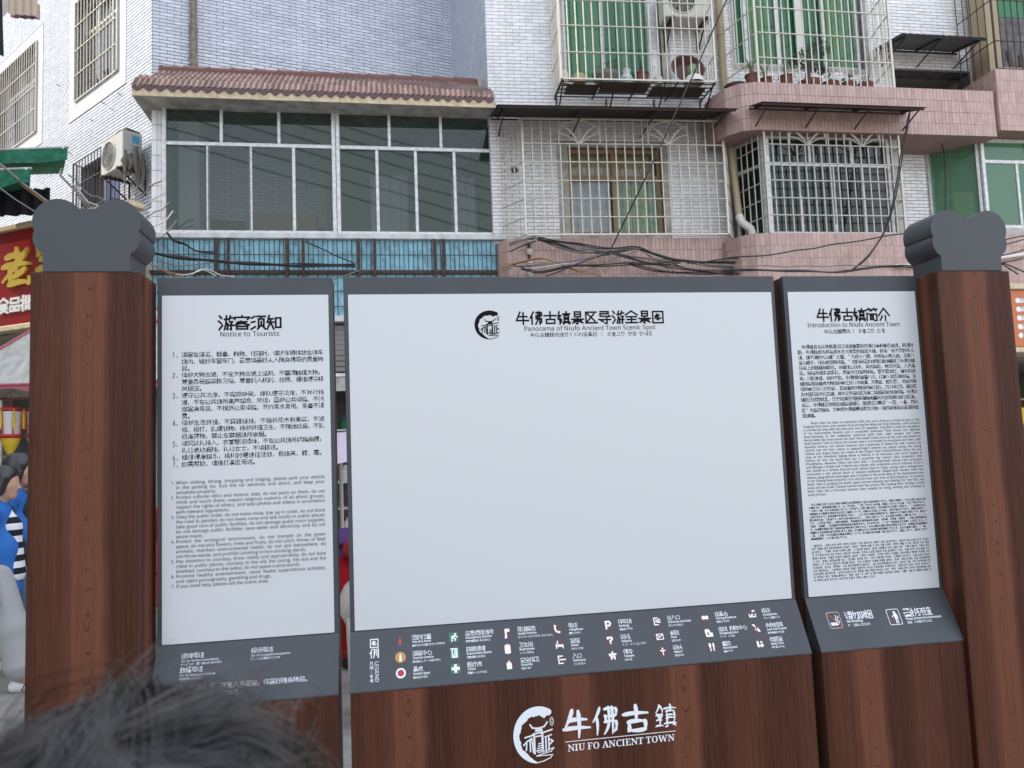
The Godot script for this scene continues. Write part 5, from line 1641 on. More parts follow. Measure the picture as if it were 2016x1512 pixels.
# ---------------------------------------------------------------- glazed balcony with a tiled pent roof
func glazed_balcony() -> void:
	var o := thing("glazed_balcony", "first-floor balcony glazed with aluminium windows under a red-brown tiled pent roof", "balcony", frame(FRAME_BAY))
	var u0 := -2.075
	var u1 := 2.165
	var v0 := 4.46
	var v1 := 6.22
	var mb := MB.new()
	# two leaves of windows side by side
	window(o, Transform3D.IDENTITY, u0, 0.075, v0, v1, 0.0, [-1.52, -1.0, -0.46], 5.64, M.aluminium, M.glass_grey, 0.05, [-1.356, -0.641])
	window(o, Transform3D.IDENTITY, 0.08, u1, v0, v1, 0.0, [0.607, 1.115, 1.631], 5.64, M.aluminium, M.glass_grey, 0.05, [0.776, 1.461])
	# the room behind
	mb = MB.new()
	room(mb, u0 - 0.02, u1 + 0.02, v0 - 0.15, v1 + 0.1, -1.5, -0.035)
	part(o, "room", mb, M.room_wall)
	mb = MB.new()
	mb.slab(-1.98, -1.72, v0 - 0.1, v1 + 0.05, -0.7, -0.4)
	part(o, "pillar", mb, M.curtain_white)
	mb = MB.new()
	curtain(mb, 0.5, 1.02, v0 - 0.1, 5.5, -0.6, 0.03, 0.14)
	curtain(mb, 1.62, 1.98, v0 - 0.1, 5.45, -0.5, 0.03, 0.14)
	part(o, "hanging_sheet", mb, M.curtain_white)
	mb = MB.new()
	mb.slab(-1.1, -0.2, v0 - 0.1, v0 + 0.35, -0.5, -0.2)
	part(o, "cupboard", mb, M.wood_frame)
	# end walls with upright white tiles
	for s in 2:
		var x: float = [u0 - 0.001, u1 + 0.001][s]
		var xe: float = [u0 - 0.14, u1 + 0.045][s]
		mb = MB.new()
		mb.slab(minf(x, xe), maxf(x, xe), 3.9, 6.2, -1.5, -0.05)
		part(o, "end_wall", mb, M.grout)
		if s == 0:
			tiling(o, "end_tile", Transform3D.IDENTITY, xe + 0.002, x - 0.002, 4.5, 6.1, 0.066, 0.2, 0.006, [], "tile_white", 4, [Rect2(-5, 0, 10, 10)], 40, 0.0, -0.047)
	# sill
	mb = MB.new()
	mb.slab(-2.24, 2.31, 4.385, 4.455, -0.1, 0.12, 0.006)
	part(o, "sill", mb, M.render_white)
	# roof: boarded slope, fascia, soffit
	mb = MB.new()
	var e0 := Vector3(-2.335, 6.2, 0.34)
	var e1 := Vector3(2.165, 6.2, 0.34)
	var r0 := Vector3(-2.2, 6.66, -0.3)
	var r1 := Vector3(2.02, 6.66, -0.3)
	mb.quad(e0, e1, r1, r0)
	mb.quad(Vector3(-2.335, 6.1, 0.34), e0, r0, Vector3(-2.2, 6.1, -0.3))
	mb.quad(e1, Vector3(2.165, 6.1, 0.34), Vector3(2.02, 6.1, -0.3), r1)
	mb.quad(Vector3(-2.335, 6.1, 0.34), Vector3(-2.335, 6.1, -1.2), Vector3(2.165, 6.1, -1.2), Vector3(2.165, 6.1, 0.34))
	mb.quad(r0, r1, Vector3(2.02, 6.66, -1.2), Vector3(-2.2, 6.66, -1.2))
	var roof := part(o, "roof", mb, M.render_plain)
	mb = MB.new()
	for k in 9:
		mb.slab(-2.335 + k * 0.5, -2.335 + k * 0.5 + 0.497, 6.095, 6.2, 0.3405, 0.352, 0.002)
	part(roof, "fascia", mb, M.cream)
	# heart-shaped eave tiles, pan tiles, ridge caps
	var heart := PackedVector2Array()
	heart.append(Vector2(0.0, -0.05))
	heart.append(Vector2(0.03, -0.034))
	heart.append(Vector2(0.067, 0.002))
	for k in 9:
		var a := PI * k / 8.0
		heart.append(Vector2(0.034 + cos(a) * 0.033, 0.004 + sin(a) * 0.016))
	for k in range(1, 9):
		var a := PI * k / 8.0
		heart.append(Vector2(-0.034 + cos(a) * 0.033, 0.004 + sin(a) * 0.016))
	heart.append(Vector2(-0.03, -0.034))
	mb = MB.new()
	mb.extrude(heart, -0.006, 0.006)
	var hm := mb.mesh()
	mb = MB.new()
	var prev := PackedVector3Array()
	for k in 17:
		var f := k / 16.0
		prev.append(Vector3((f - 0.5) * 0.139, 0.008 * cos(f * 2.0 * TAU + PI * 0.5 + PI) + 0.012, 0))
	for k in 16:
		for q in 2:
			var d := Vector3(0, 0.012, 0) if q == 0 else Vector3.ZERO
			var fa := prev[k] + d
			var fb := prev[k + 1] + d
			var ba := fa + Vector3(0, 0, -0.215)
			var bb := fb + Vector3(0, 0, -0.215)
			if q == 0:
				mb.quad(fa, fb, bb, ba)
			else:
				mb.quad(fa, ba, bb, fb)
		mb.quad(prev[k], prev[k + 1], prev[k + 1] + Vector3(0, 0.012, 0), prev[k] + Vector3(0, 0.012, 0))
	var pan := mb.mesh()
	var slope := atan2(0.46, 0.64)
	var down := Basis(Vector3.RIGHT, slope)
	for k in 33:
		var x := -2.268 + k * 0.1362
		place(roof, "eave_tile", hm, M.eave_tile, Transform3D(Basis(Vector3(0, 0, 1), rng.randfn(0, 0.02)), Vector3(x, 6.203, 0.362)))
		for row in 4:
			var f := (row + 0.02) / 4.0
			var lx := lerpf(-2.335, -2.2, f)
			var rx := lerpf(2.165, 2.02, f)
			if x < lx + 0.03 or x > rx - 0.03:
				continue
			var p := Vector3(x, 6.208 + 0.46 * f, 0.355 - 0.64 * f)
			place(roof, "pan_tile", pan, M["roof_tile_%d" % (rng.randi() % 3)], Transform3D(down * Basis(Vector3.UP, rng.randfn(0, 0.012)) * Basis(Vector3.RIGHT, 0.2), p + Vector3(0, rng.randf() * 0.004, 0)))
	for k in 14:
		mb = MB.new()
		var x := -2.19 + k * 0.3
		var cap := []
		mb.tube([Vector3(x, 6.765, -0.33), Vector3(x + 0.31, 6.765, -0.33)], [0.068, 0.06], 14)
		mb.tube([Vector3(x, 6.765, -0.33), Vector3(x + 0.03, 6.765, -0.33)], 0.074, 14)
		part(roof, "ridge_cap", mb, M.ridge_tile)
	mb = MB.new()
	mb.slab(-2.2, 2.02, 6.62, 6.75, -0.37, -0.25)
	part(roof, "ridge_bed", mb, M.ridge_tile)
	mb = MB.new()
	mb.slab(2.03, 2.13, 6.35, 6.8, -0.45, -0.28, 0.01)
	part(roof, "gable_stub", mb, M.cream)


# blue sheets behind an iron lattice, over the shop below the glazed balcony
func blue_front() -> void:
	var o := thing("blue_shop_front", "weathered light blue sheet front behind a dark iron lattice below the glazed balcony", "shop front", frame(FRAME_BAY))
	var mb := MB.new()
	mb.slab(-2.2, 2.26, 3.38, 4.384, 0.0, 0.05)
	part(o, "backing", mb, M.blue_sheet)
	for r in 2:
		for k in 15:
			var x := -2.19 + k * 0.295
			mb = MB.new()
			mb.slab(x, x + 0.29, [3.975, 3.385][r], [4.36, 3.93][r], 0.051, 0.056 + rng.randf() * 0.004)
			part(o, "blue_sheet", mb, M.blue_sheet)
	mb = MB.new()
	mb.slab(-2.2, 2.26, 3.93, 3.975, 0.05, 0.11, 0.004)
	part(o, "iron_beam", mb, M.rusty_iron)
	for k in 73:
		var x := -2.16 + k * 0.0605
		rod(o, "lattice_bar", Vector3(x, 3.9, 0.1), Vector3(x + rng.randfn(0, 0.004), 4.37, 0.1), 0.0055, M.dark_iron)
	for v: float in [4.175, 3.97, 3.7, 3.5]:
		rod(o, "lattice_rail", Vector3(-2.2, v, 0.107), Vector3(2.25, v, 0.107), 0.0055, M.dark_iron)
	for k in 36:
		rod(o, "lattice_bar", Vector3(-2.16 + k * 0.124, 3.38, 0.1), Vector3(-2.16 + k * 0.124, 3.93, 0.1), 0.0055, M.dark_iron)
	for x: float in [-1.4, -1.258, -0.548, -0.346, 0.35, 0.55, 1.326, 1.439, 2.25]:
		mb = MB.new()
		mb.slab(x - 0.018, x + 0.018, 3.86, 4.384, 0.114, 0.14, 0.003)
		part(o, "iron_post", mb, M.rusty_iron)
	mb = MB.new()
	mb.box(Vector3(2.305, 4.1, 0.1), Vector3(0.02, 0.57, 0.03))
	part(o, "white_edge", mb, M.render_white)
	mb = MB.new()
	mb.box(Vector3(-2.235, 3.95, 0.1), Vector3(0.03, 0.75, 0.03), Basis(Vector3(0, 0, 1), 0.03))
	part(o, "bamboo_pole", mb, M.pipe_cream)


# the shop on the ground floor below it: roller shutter housing, shelves with goods
func ground_shop() -> void:
	var o := thing("open_shop", "open-fronted shop with roller shutter housing and shelves below the blue sheet front", "shop", frame(FRAME_BAY))
	var mb := MB.new()
	mb.slab(-2.2, 2.26, 3.3, 3.375, -0.1, 0.16, 0.005)
	part(o, "white_ledge", mb, M.render_white)
	mb = MB.new()
	for k in 9:
		var a := k / 9.0
		mb.slab(-2.15, 2.22, 3.27 - a * 0.6 - 0.07, 3.27 - a * 0.6, -0.02 + 0.06 * sin(a * PI), 0.05 + 0.06 * sin(a * PI), 0.01)
	part(o, "roller_shutter", mb, M.shutter)
	mb = MB.new()
	mb.slab(-2.15, 2.22, 2.6, 2.645, 0.06, 0.1, 0.004)
	part(o, "shutter_rail", mb, M.aluminium)
	mb = MB.new()
	curtain(mb, -2.1, 2.2, 2.42, 2.6, 0.07, 0.012, 0.3)
	part(o, "valance", mb, M.tarp_grey)
	mb = MB.new()
	room(mb, -2.2, 2.26, 0.0, 3.3, -5.0, -0.05)
	part(o, "room", mb, M.room_plaster)
	for s: float in [-2.28, 2.26]:
		mb = MB.new()
		mb.slab(s, s + 0.08, 0.0, 3.3, -0.3, 0.04)
		part(o, "jamb", mb, M.render_plain)
	for k in 5:
		mb = MB.new()
		mb.slab(-1.9, 1.9, 0.5 + k * 0.36, 0.53 + k * 0.36, -1.3, -0.9, 0.004)
		part(o, "shelf", mb, M.aluminium)
	for x: float in [-1.9, -0.65, 0.62, 1.9]:
		rod(o, "shelf_post", Vector3(x, 0.0, -0.9), Vector3(x, 2.1, -0.9), 0.015, M.aluminium)
	for k in 5:
		for j in 12:
			if rng.randf() < 0.15:
				continue
			var x := -1.75 + j * 0.3 + rng.randf() * 0.05
			var b := MB.new()
			var hgt := rng.randf_range(0.1, 0.26)
			if rng.randf() < 0.5:
				b.box(Vector3(0, hgt / 2, 0), Vector3(0.18, hgt, 0.2), Basis.IDENTITY, 0.008)
			else:
				b.lathe(Vector3.ZERO, [Vector2(0, 0), Vector2(0.07, 0), Vector2(0.075, hgt * 0.7), Vector2(0.035, hgt * 0.85), Vector2(0.035, hgt), Vector2(0, hgt)], 12)
			var nm: String = ["goods_red", "goods_white", "goods_yellow", "goods_green", "goods_red"][rng.randi() % 5]
			solo("shop_goods", b, M[nm], "%s packet or jar on a shelf of the open shop behind the scooter" % {"goods_red": "red", "goods_white": "white", "goods_yellow": "yellow", "goods_green": "green"}[nm], "goods", frame(FRAME_BAY, Vector3(x, 0.5305 + k * 0.36, -1.1)), "goods on the shelves of the open shop")


# ---------------------------------------------------------------- middle house
func middle_house() -> void:
	var o := thing("middle_house", "white tiled town house with pink tiled ledge and caged windows beside the glazed balcony", "building", frame(FRAME_MID))
	var I := Transform3D.IDENTITY
	var lo := Rect2(-0.58, 4.47, 1.33, 1.22)
	var up := Rect2(-0.56, 6.62, 1.4, 2.2)
	var mb := MB.new()
	pierced(mb, -1.64, 1.86, 0.0, 11.0, -0.25, -0.006, [lo, up])
	part(o, "wall", mb, M.grout)
	var skip := [Rect2(-0.73, 4.3, 1.57, 1.46), Rect2(-0.7, 6.45, 1.66, 2.6)]
	tiling(o, "wall_tile", I, -1.638, 1.858, 4.34, 10.6, 0.187, 0.0495, 0.0065, skip, "tile_white", 4, [Rect2(-1.64, 6.1, 0.95, 1.75), Rect2(-0.7, 5.95, 2.4, 0.5), Rect2(-1.64, 4.4, 0.9, 1.5)], 300, 0.5)
	for k in 2:
		var w: Rect2 = [lo, up][k]
		var s: Rect2 = skip[k]
		mb = MB.new()
		pierced(mb, s.position.x, s.end.x, s.position.y, s.end.y, -0.005, 0.008, [w])
		part(o, "window_surround", mb, M.render_plain)
		mb = MB.new()
		room(mb, w.position.x - 0.05, w.end.x + 0.05, w.position.y - 0.05, w.end.y + 0.05, -3.6, -0.26)
		part(o, "room", mb, M.room_plaster)
	var w1 := window(o, I, lo.position.x, lo.end.x, lo.position.y, lo.end.y, -0.1, [0.07], 5.29, M.wood_frame, M.glass_clear, 0.055)
	mb = MB.new()
	curtain(mb, -0.55, 0.05, 4.47, 5.27, -0.2, 0.03, 0.12)
	part(w1, "curtain", mb, M.curtain_white)
	mb = MB.new()
	curtain(mb, 0.1, 0.72, 4.47, 5.27, -0.2, 0.03, 0.1)
	part(w1, "curtain", mb, M.curtain_green)
	mb = MB.new()
	curtain(mb, -0.55, 0.72, 5.3, 5.68, -0.22, 0.02, 0.16)
	part(w1, "curtain", mb, M.curtain_gold)
	# upper window: green panes slid behind one another, an open dark half
	var w2 := window(o, I, up.position.x, up.end.x, up.position.y, up.end.y, -0.1, [0.03, 0.32, 0.67], 0.0, M.aluminium, M.glass_green, 0.05)
	mb = MB.new()
	curtain(mb, -0.54, 0.02, 6.65, 8.75, -0.28, 0.03, 0.13)
	part(w2, "curtain", mb, M.curtain_green)
	mb = MB.new()
	curtain(mb, 0.34, 0.66, 6.65, 8.75, -0.2, 0.03, 0.16)
	part(w2, "curtain", mb, M.curtain_brown)
	mb = MB.new()
	mb.slab(0.7, 0.8, 6.66, 8.8, -0.09, -0.03, 0.01)
	part(w2, "open_sash", mb, M.aluminium)
	# pink ledge, rounded at both ends
	pink_band(o, I, [Vector2(-1.6, 0.0), Vector2(-1.58, 0.16), Vector2(-1.49, 0.27), Vector2(-1.36, 0.31), Vector2(1.42, 0.31), Vector2(1.56, 0.28), Vector2(1.65, 0.18), Vector2(1.68, 0.0)], 2.9, 4.33, 300)
	# shop level below: plain wall strip
	mb = MB.new()
	mb.slab(-1.64, 1.86, 0.0, 2.895, 0.0, 0.12)
	part(o, "ground_floor_wall", mb, M.render_plain)
	# lower cage and the flower stand above
	grille(o, "window_cage", I, -1.26, 1.46, 4.34, 5.89, 0.45, 22, [5.55, 5.305, 5.055, 4.815, 4.57], M.steel_bar, 0.0095, [[-0.505, 0.275], [0.7, 0.275]], 0.4, 0.245)
	var g := grille(o, "flower_stand_cage", I, -0.725, 1.375, 6.39, 8.6, 0.55, 19, [7.84, 7.47, 7.115, 6.75], M.steel_bar, 0.0095, [], 0.52, 0.01)
	for k in 5:
		rod(g, "floor_bar", Vector3(-0.72, 6.385, 0.05 + k * 0.11), Vector3(1.37, 6.385, 0.05 + k * 0.11), 0.009, M.rusty_iron)
	for k in 5:
		var x := -0.72 + k * 0.522
		rod(g, "floor_bar", Vector3(x, 6.372, 0.0), Vector3(x, 6.372, 0.55), 0.011, M.rusty_iron)
	for b: Array in [[-0.62, -0.2, 0.12], [-0.16, 0.5, 0.2], [0.55, 1.3, 0.1]]:
		mb = MB.new()
		mb.slab(b[0], b[1], 6.377, 6.383, b[2], b[2] + 0.3)
		part(g, "floor_board", mb, M.bark)
	for x: float in [-0.7, 0.0, 0.68, 1.35]:
		rod(g, "strut", Vector3(x, 6.38, 0.53), Vector3(x, 6.05, 0.012), 0.011, M.rusty_iron)
		rod(g, "strut", Vector3(x, 6.38, 0.02), Vector3(x, 6.05, 0.012), 0.011, M.rusty_iron)
	# downpipe along the join with the next house
	mb = MB.new()
	mb.tube([Vector3(1.7, 10.6, 0.09), Vector3(1.69, 6.28, 0.09)], 0.048, 12)
	var dp := part(o, "downpipe", mb, M.pipe_cream)
	mb = MB.new()
	mb.tube([Vector3(1.69, 6.28, 0.09), Vector3(1.67, 4.62, 0.34)], 0.046, 12)
	part(dp, "pipe_length", mb, M.pipe_cream)
	mb = MB.new()
	mb.tube([Vector3(1.67, 4.62, 0.34), Vector3(1.69, 4.52, 0.37), Vector3(1.79, 4.42, 0.41), Vector3(1.81, 4.34, 0.42), Vector3(1.82, 3.2, 0.42)], 0.055, 12)
	part(dp, "pipe_bend", mb, M.pipe_white)
	for y: float in [7.35, 6.3]:
		mb = MB.new()
		mb.tube([Vector3(1.695, y - 0.05, 0.09), Vector3(1.695, y + 0.05, 0.09)], 0.058, 12)
		part(dp, "pipe_collar", mb, M.pipe_cream)
	# a hole chipped for an old pipe
	mb = MB.new()
	mb.disc(Vector2(-1.32, 5.36), 0.05, 0.014, 9)
	part(o, "pipe_hole", mb, M.brick_dark)
	canopy("long rusty corrugated canopy over the caged window with fan ornaments", FRAME_MID, -1.63, 1.5, 5.86, 6.09, 0.9, 0.015, [-1.52, -0.52, 0.45, 1.38], M.canopy_iron, M.rusty_iron, "corrugated canopies over windows", 0.03)
	outdoor_unit(frame(FRAME_MID, Vector3(1.13, 7.4, 0.0)), "air conditioner outdoor unit inside the flower stand cage", false)
	stand_things()
	insulators()


# a band of pink tiles along a plan path (x, z), stacked joints
func pink_band(parent: Node3D, t: Transform3D, plan: Array, v0: float, v1: float, quota: int, called := "band_tile") -> void:
	var mb := MB.new()
	for k in plan.size() - 1:
		var a: Vector2 = plan[k]
		var b: Vector2 = plan[k + 1]
		mb.quad(Vector3(a.x, v0, a.y), Vector3(b.x, v0, b.y), Vector3(b.x, v1, b.y), Vector3(a.x, v1, a.y))
	var first: Vector2 = plan[0]
	for k in range(1, plan.size() - 1):
		var a: Vector2 = plan[k]
		var b: Vector2 = plan[k + 1]
		mb.tri(Vector3(first.x, v1, first.y), Vector3(a.x, v1, a.y), Vector3(b.x, v1, b.y))
		mb.tri(Vector3(first.x, v0, first.y), Vector3(b.x, v0, b.y), Vector3(a.x, v0, a.y))
	part(parent, "band_core", mb, M.grout_pink, t)
	var rest := [MB.new(), MB.new(), MB.new()]
	var used := 0
	var rows := int(ceil((v1 - v0) / 0.162))
	for k in plan.size() - 1:
		var a: Vector2 = plan[k]
		var b: Vector2 = plan[k + 1]
		var n := maxi(1, int(round(a.distance_to(b) / 0.0545)))
		var dir := (b - a).normalized()
		var turn := Basis(Vector3.UP, atan2(-dir.y, dir.x))
		for i in n:
			for r in rows:
				var top := v1 - r * 0.162
				var bot := maxf(v0, top - 0.162)
				if top - bot < 0.02:
					continue
				var c := a.lerp(b, (i + 0.5) / n)
				var p := Vector3(c.x, (top + bot) / 2 - 0.0015, c.y) + turn.z * (0.001 + rng.randf() * 0.0004)
				var wd := a.distance_to(b) / n - 0.0025
				var tone := rng.randi() % 3
				if used < quota and r < 4:
					used += 1
					place(parent, called, one_tile(wd, top - bot - 0.003), M["tile_pink_%d" % tone], t * Transform3D(turn, p))
				else:
					(rest[tone] as MB).box(p, Vector3(wd, top - bot - 0.003, 0.012), turn)
	for k in 3:
		if (rest[k] as MB).v.size():
			part(parent, called + "_field", rest[k], M["tile_pink_%d" % k], t).set_meta("kind", "stuff")


# pots, jars and basins on the flower stand
func stand_things() -> void:
	var y := 6.397
	var f := FRAME_MID
	var mb := MB.new()
	mb.lathe(Vector3.ZERO, [Vector2(0, 0), Vector2(0.045, 0), Vector2(0.045, 0.15), Vector2(0.028, 0.17), Vector2(0.028, 0.2), Vector2(0, 0.2)], 14)
	solo("glass_jar", mb, M.plastic_white, "tall pale jar at the end of the flower stand beside a tin", "jar", frame(f, Vector3(-0.64, y, 0.38)))
	mb = MB.new()
	mb.lathe(Vector3.ZERO, [Vector2(0, 0), Vector2(0.085, 0), Vector2(0.09, 0.11), Vector2(0.075, 0.12), Vector2(0, 0.12)], 16)
	solo("tin", mb, M.curtain_gold, "squat golden tin beside the grey planter on the flower stand", "tin", frame(f, Vector3(-0.46, y, 0.4)))
	var o := thing("grey_planter", "wide grey oval planter with green plant on the flower stand", "planter", frame(f, Vector3(-0.08, y, 0.36)))
	mb = MB.new()
	mb.lathe(Vector3.ZERO, [Vector2(0, 0), Vector2(0.13, 0), Vector2(0.195, 0.13), Vector2(0.2, 0.17), Vector2(0.185, 0.17), Vector2(0.17, 0.13), Vector2(0, 0.12)], 20, Basis.from_scale(Vector3(1, 1, 0.7)))
	part(o, "tub", mb, M.pot_grey)
	mb = MB.new()
	leaves(mb, Vector3(0.05, 0.25, 0), Vector3(0.2, 0.12, 0.12), 60, 0.06)
	part(o, "foliage", mb, M.leaf)
	mb = MB.new()
	mb.lathe(Vector3.ZERO, [Vector2(0, 0), Vector2(0.06, 0), Vector2(0.085, 0.08), Vector2(0.05, 0.14), Vector2(0.06, 0.2), Vector2(0.05, 0.21), Vector2(0, 0.2)], 18)
	solo("porcelain_jar", mb, M.curtain_white, "pale blue-white porcelain jar between grey planter and clay pot", "jar", frame(f, Vector3(0.19, y, 0.4)))
	spiky("stand_plant", "upright dark green leaved plant in a clay pot on the flower stand", frame(f, Vector3(0.4, y, 0.38)), M.leaf, 0.3, 10, 0.035, "", M.clay_pot)
	mb = MB.new()
	mb.lathe(Vector3.ZERO, [Vector2(0, 0.0), Vector2(0.05, 0.0), Vector2(0.06, 0.1), Vector2(0.03, 0.12), Vector2(0, 0.12)], 12)
	solo("white_bottle", mb, M.plastic_white, "small white bottle beside the clay pot on the flower stand", "bottle", frame(f, Vector3(0.63, y, 0.4)))
	o = thing("brown_basin", "round red-brown basin standing on edge on the flower stand", "basin", frame(f, Vector3(1.06, y, 0.3)))
	mb = MB.new()
	mb.lathe(Vector3(0, 0.235, 0), [Vector2(0, 0.0), Vector2(0.15, 0.0), Vector2(0.22, 0.09), Vector2(0.235, 0.09), Vector2(0.235, 0.1), Vector2(0.21, 0.1), Vector2(0.145, 0.015), Vector2(0, 0.015)], 28, Basis(Vector3.RIGHT, 1.25))
	part(o, "bowl", mb, M.pot_brown)
	o = thing("gourd_on_bowl", "green gourd resting on an upturned cream bowl on the flower stand", "gourd", frame(f, Vector3(1.1, y, 0.47)))
	mb = MB.new()
	mb.lathe(Vector3.ZERO, [Vector2(0.14, 0.0), Vector2(0.13, 0.06), Vector2(0.09, 0.1), Vector2(0, 0.11)], 18)
	part(o, "bowl", mb, M.plastic_white)
	mb = MB.new()
	mb.ellipsoid(Vector3(0, 0.19, -0.02), Vector3(0.075, 0.1, 0.07))
	part(o, "gourd", mb, M.leaf_pale)


# small leaf faces scattered through an ellipsoid
func leaves(mb: MB, c: Vector3, r: Vector3, n: int, size: float) -> void:
	for k in n:
		var d := Vector3(rng.randfn(), rng.randfn(), rng.randfn()).normalized() * pow(rng.randf(), 0.4)
		var p := c + d * r
		var b := Basis(Vector3(rng.randfn(), rng.randfn(), rng.randfn()).normalized(), rng.randf() * TAU)
		var s := size * rng.randf_range(0.6, 1.2)
		var tip := b * Vector3(0, s * 0.5, 0)
		var side := b * Vector3(s * 0.26, 0, s * 0.05)
		mb.quad(p - tip, p + side, p + tip, p - side)


func insulators() -> void:
	var o := thing("insulator_rack", "iron rack with four white porcelain insulators on the pink ledge", "insulator rack", frame(FRAME_MID, Vector3(-1.215, 3.78, 0.32)))
	var mb := MB.new()
	mb.slab(-0.015, 0.015, -0.1, 0.56, 0.0, 0.02)
	part(o, "iron_strap", mb, M.rusty_iron)
	for k in 4:
		var y := 0.07 + k * 0.145
		mb = MB.new()
		mb.lathe(Vector3(0, y, 0.05), [Vector2(0.012, -0.03), Vector2(0.036, -0.026), Vector2(0.04, -0.012), Vector2(0.026, 0.0), Vector2(0.04, 0.012), Vector2(0.036, 0.026), Vector2(0.012, 0.03)], 14, Basis(Vector3.RIGHT, 0.9))
		part(o, "insulator", mb, M.porcelain)
		rod(o, "pin", Vector3(0, y, 0.01), Vector3(0, y, 0.07), 0.008, M.rusty_iron)


# ---------------------------------------------------------------- house with rounded pink balconies
func rounded_house() -> void:
	var o := thing("rounded_house", "town house with rounded pink tiled balconies, green glass bay windows and steel cages", "building", frame(FRAME_RIGHT))
	var I := Transform3D.IDENTITY
	var back := -0.7
	var mb := MB.new()
	var up := Rect2(-1.06, 6.88, 2.0, 2.0)
	var void_hole := Rect2(1.4, 6.3, 1.24, 0.6)
	pierced(mb, -1.2, 5.2, 4.2, 11.0, back - 0.25, back - 0.006, [up, void_hole, Rect2(-1.15, 4.28, 1.98, 1.34), Rect2(1.9, 4.3, 2.7, 1.38)])
	part(o, "wall", mb, M.grout)
	mb = MB.new()
	pierced(mb, -1.2, 5.2, 0.0, 3.35, back - 0.2, -0.05, [Rect2(1.5, 0.0, 3.4, 2.58)])
	part(o, "ground_floor_wall", mb, M.render_plain)
	tiling(o, "wall_tile", Transform3D(Basis.IDENTITY, Vector3(0, 0, back)), -1.198, 2.68, 4.25, 10.6, 0.187, 0.0495, 0.0065, [Rect2(-1.12, 6.8, 2.14, 2.2), void_hole, Rect2(-1.3, 4.2, 2.3, 1.6), Rect2(1.88, 4.2, 2.0, 1.6)], "tile_white", 4, [Rect2(1.3, 6.9, 1.3, 1.0), Rect2(1.4, 4.3, 0.75, 1.6)], 300, 0.5)
	mb = MB.new()
	room(mb, 1.4, 2.64, 6.3, 6.9, back - 2.6, back - 0.25)
	part(o, "recess", mb, M.room_plaster)
	# balcony slabs and bands
	var upper := [Vector2(-1.56, -0.7), Vector2(-1.55, -0.45), Vector2(-1.48, -0.22), Vector2(-1.34, -0.06), Vector2(-1.14, 0.0), Vector2(2.345, 0.0), Vector2(2.345, -0.7)]
	pink_band(o, I, upper, 5.62, 6.27, 300)
	var lower := [Vector2(-1.5, -0.7), Vector2(-1.5, -0.4), Vector2(-1.42, -0.16), Vector2(-1.28, -0.04), Vector2(-1.1, 0.0), Vector2(5.2, 0.0), Vector2(5.2, -0.7)]
	pink_band(o, I, lower, 3.4, 4.25, 0)
	var right := [Vector2(2.39, -0.7), Vector2(2.39, 0.03), Vector2(5.2, 0.03), Vector2(5.2, -0.7)]
	pink_band(o, I, right, 5.7, 6.58, 0)
	# bay window behind the lower cage
	var bay := window(o, I, -0.98, 0.83, 4.27, 5.64, -0.2, [-0.52, -0.03, 0.4], 5.24, M.aluminium, M.glass_deep, 0.05, [-0.35, 0.26])
	var tl := Transform3D(Basis(Vector3.UP, deg_to_rad(-63.0)), Vector3(-1.2, 0, -0.64))
	window(o, tl, 0.0, 0.47, 4.27, 5.64, 0.0, [], 5.24, M.aluminium, M.glass_deep, 0.04)
	mb = MB.new()
	room(mb, -1.2, 0.85, 4.26, 5.62, -3.8, -0.94)
	part(o, "room", mb, M.room_plaster)
	mb = MB.new()
	curtain(mb, -0.95, -0.1, 4.28, 5.6, -0.42, 0.03, 0.12)
	part(bay, "curtain", mb, M.curtain_deep)
	mb = MB.new()
	mb.slab(0.84, 0.96, 4.26, 5.62, -0.69, -0.14, 0.01)
	part(o, "bay_cheek", mb, M.render_plain)
	grille(o, "window_cage", I, -1.06, 0.88, 4.26, 5.72, -0.05, 17, [5.45, 5.2, 4.965, 4.73, 4.5], M.steel_bar_grey, 0.0095, [[-0.44, 0.262], [0.345, 0.262]], 0.55, 0.14)
	# upper windows behind the balcony cage
	mb = MB.new()
	room(mb, -1.1, 0.98, 6.8, 8.95, back - 3.4, back - 0.26)
	part(o, "room", mb, M.room_plaster)
	mb = MB.new()
	pierced(mb, -1.13, 1.02, 6.79, 9.0, back - 0.005, back + 0.008, [up])
	part(o, "window_surround", mb, M.render_plain)
	var w := window(o, I, -1.06, 0.94, 6.88, 8.88, back - 0.1, [-0.83, -0.335, -0.02, 0.38], 0.0, M.aluminium, M.glass_green, 0.06)
	for c: Array in [[-0.8, -0.36, "curtain_lime"], [-0.3, -0.06, "curtain_brown"], [0.02, 0.35, "curtain_brown"], [0.42, 0.9, "curtain_lime"]]:
		mb = MB.new()
		curtain(mb, c[0], c[1], 6.9, 8.85, back - 0.24, 0.025, 0.1)
		part(w, "curtain", mb, M[c[2]])
	mb = MB.new()
	mb.slab(-0.07, 0.04, 6.9, 8.88, back - 0.09, back - 0.04, 0.01)
	part(w, "door_stile", mb, M.pipe_white)
	grille(o, "balcony_cage", I, -1.075, 0.885, 6.275, 8.6, -0.05, 20, [8.0, 7.68, 7.325, 6.975, 6.63], M.steel_bar, 0.0095, [], 0.6, 0.14)
	# canopies
	canopy("rusty corrugated canopy over the green bay window below the rounded balcony", FRAME_RIGHT, -1.3, 0.98, 5.8, 5.92, 0.42, 0.012, [-1.2, -0.5, 0.2, 0.9], M.canopy_iron, M.rusty_iron, "corrugated canopies over windows", 0.03)
	canopy("grey ribbed canopy over the dark recess in the white tiled wall", FRAME_RIGHT, 1.1, 2.45, 7.1, 7.2, -0.1, back + 0.012, [1.2, 1.75, 2.35], M.canopy_grey, M.dark_iron, "corrugated canopies over windows", 0.1)
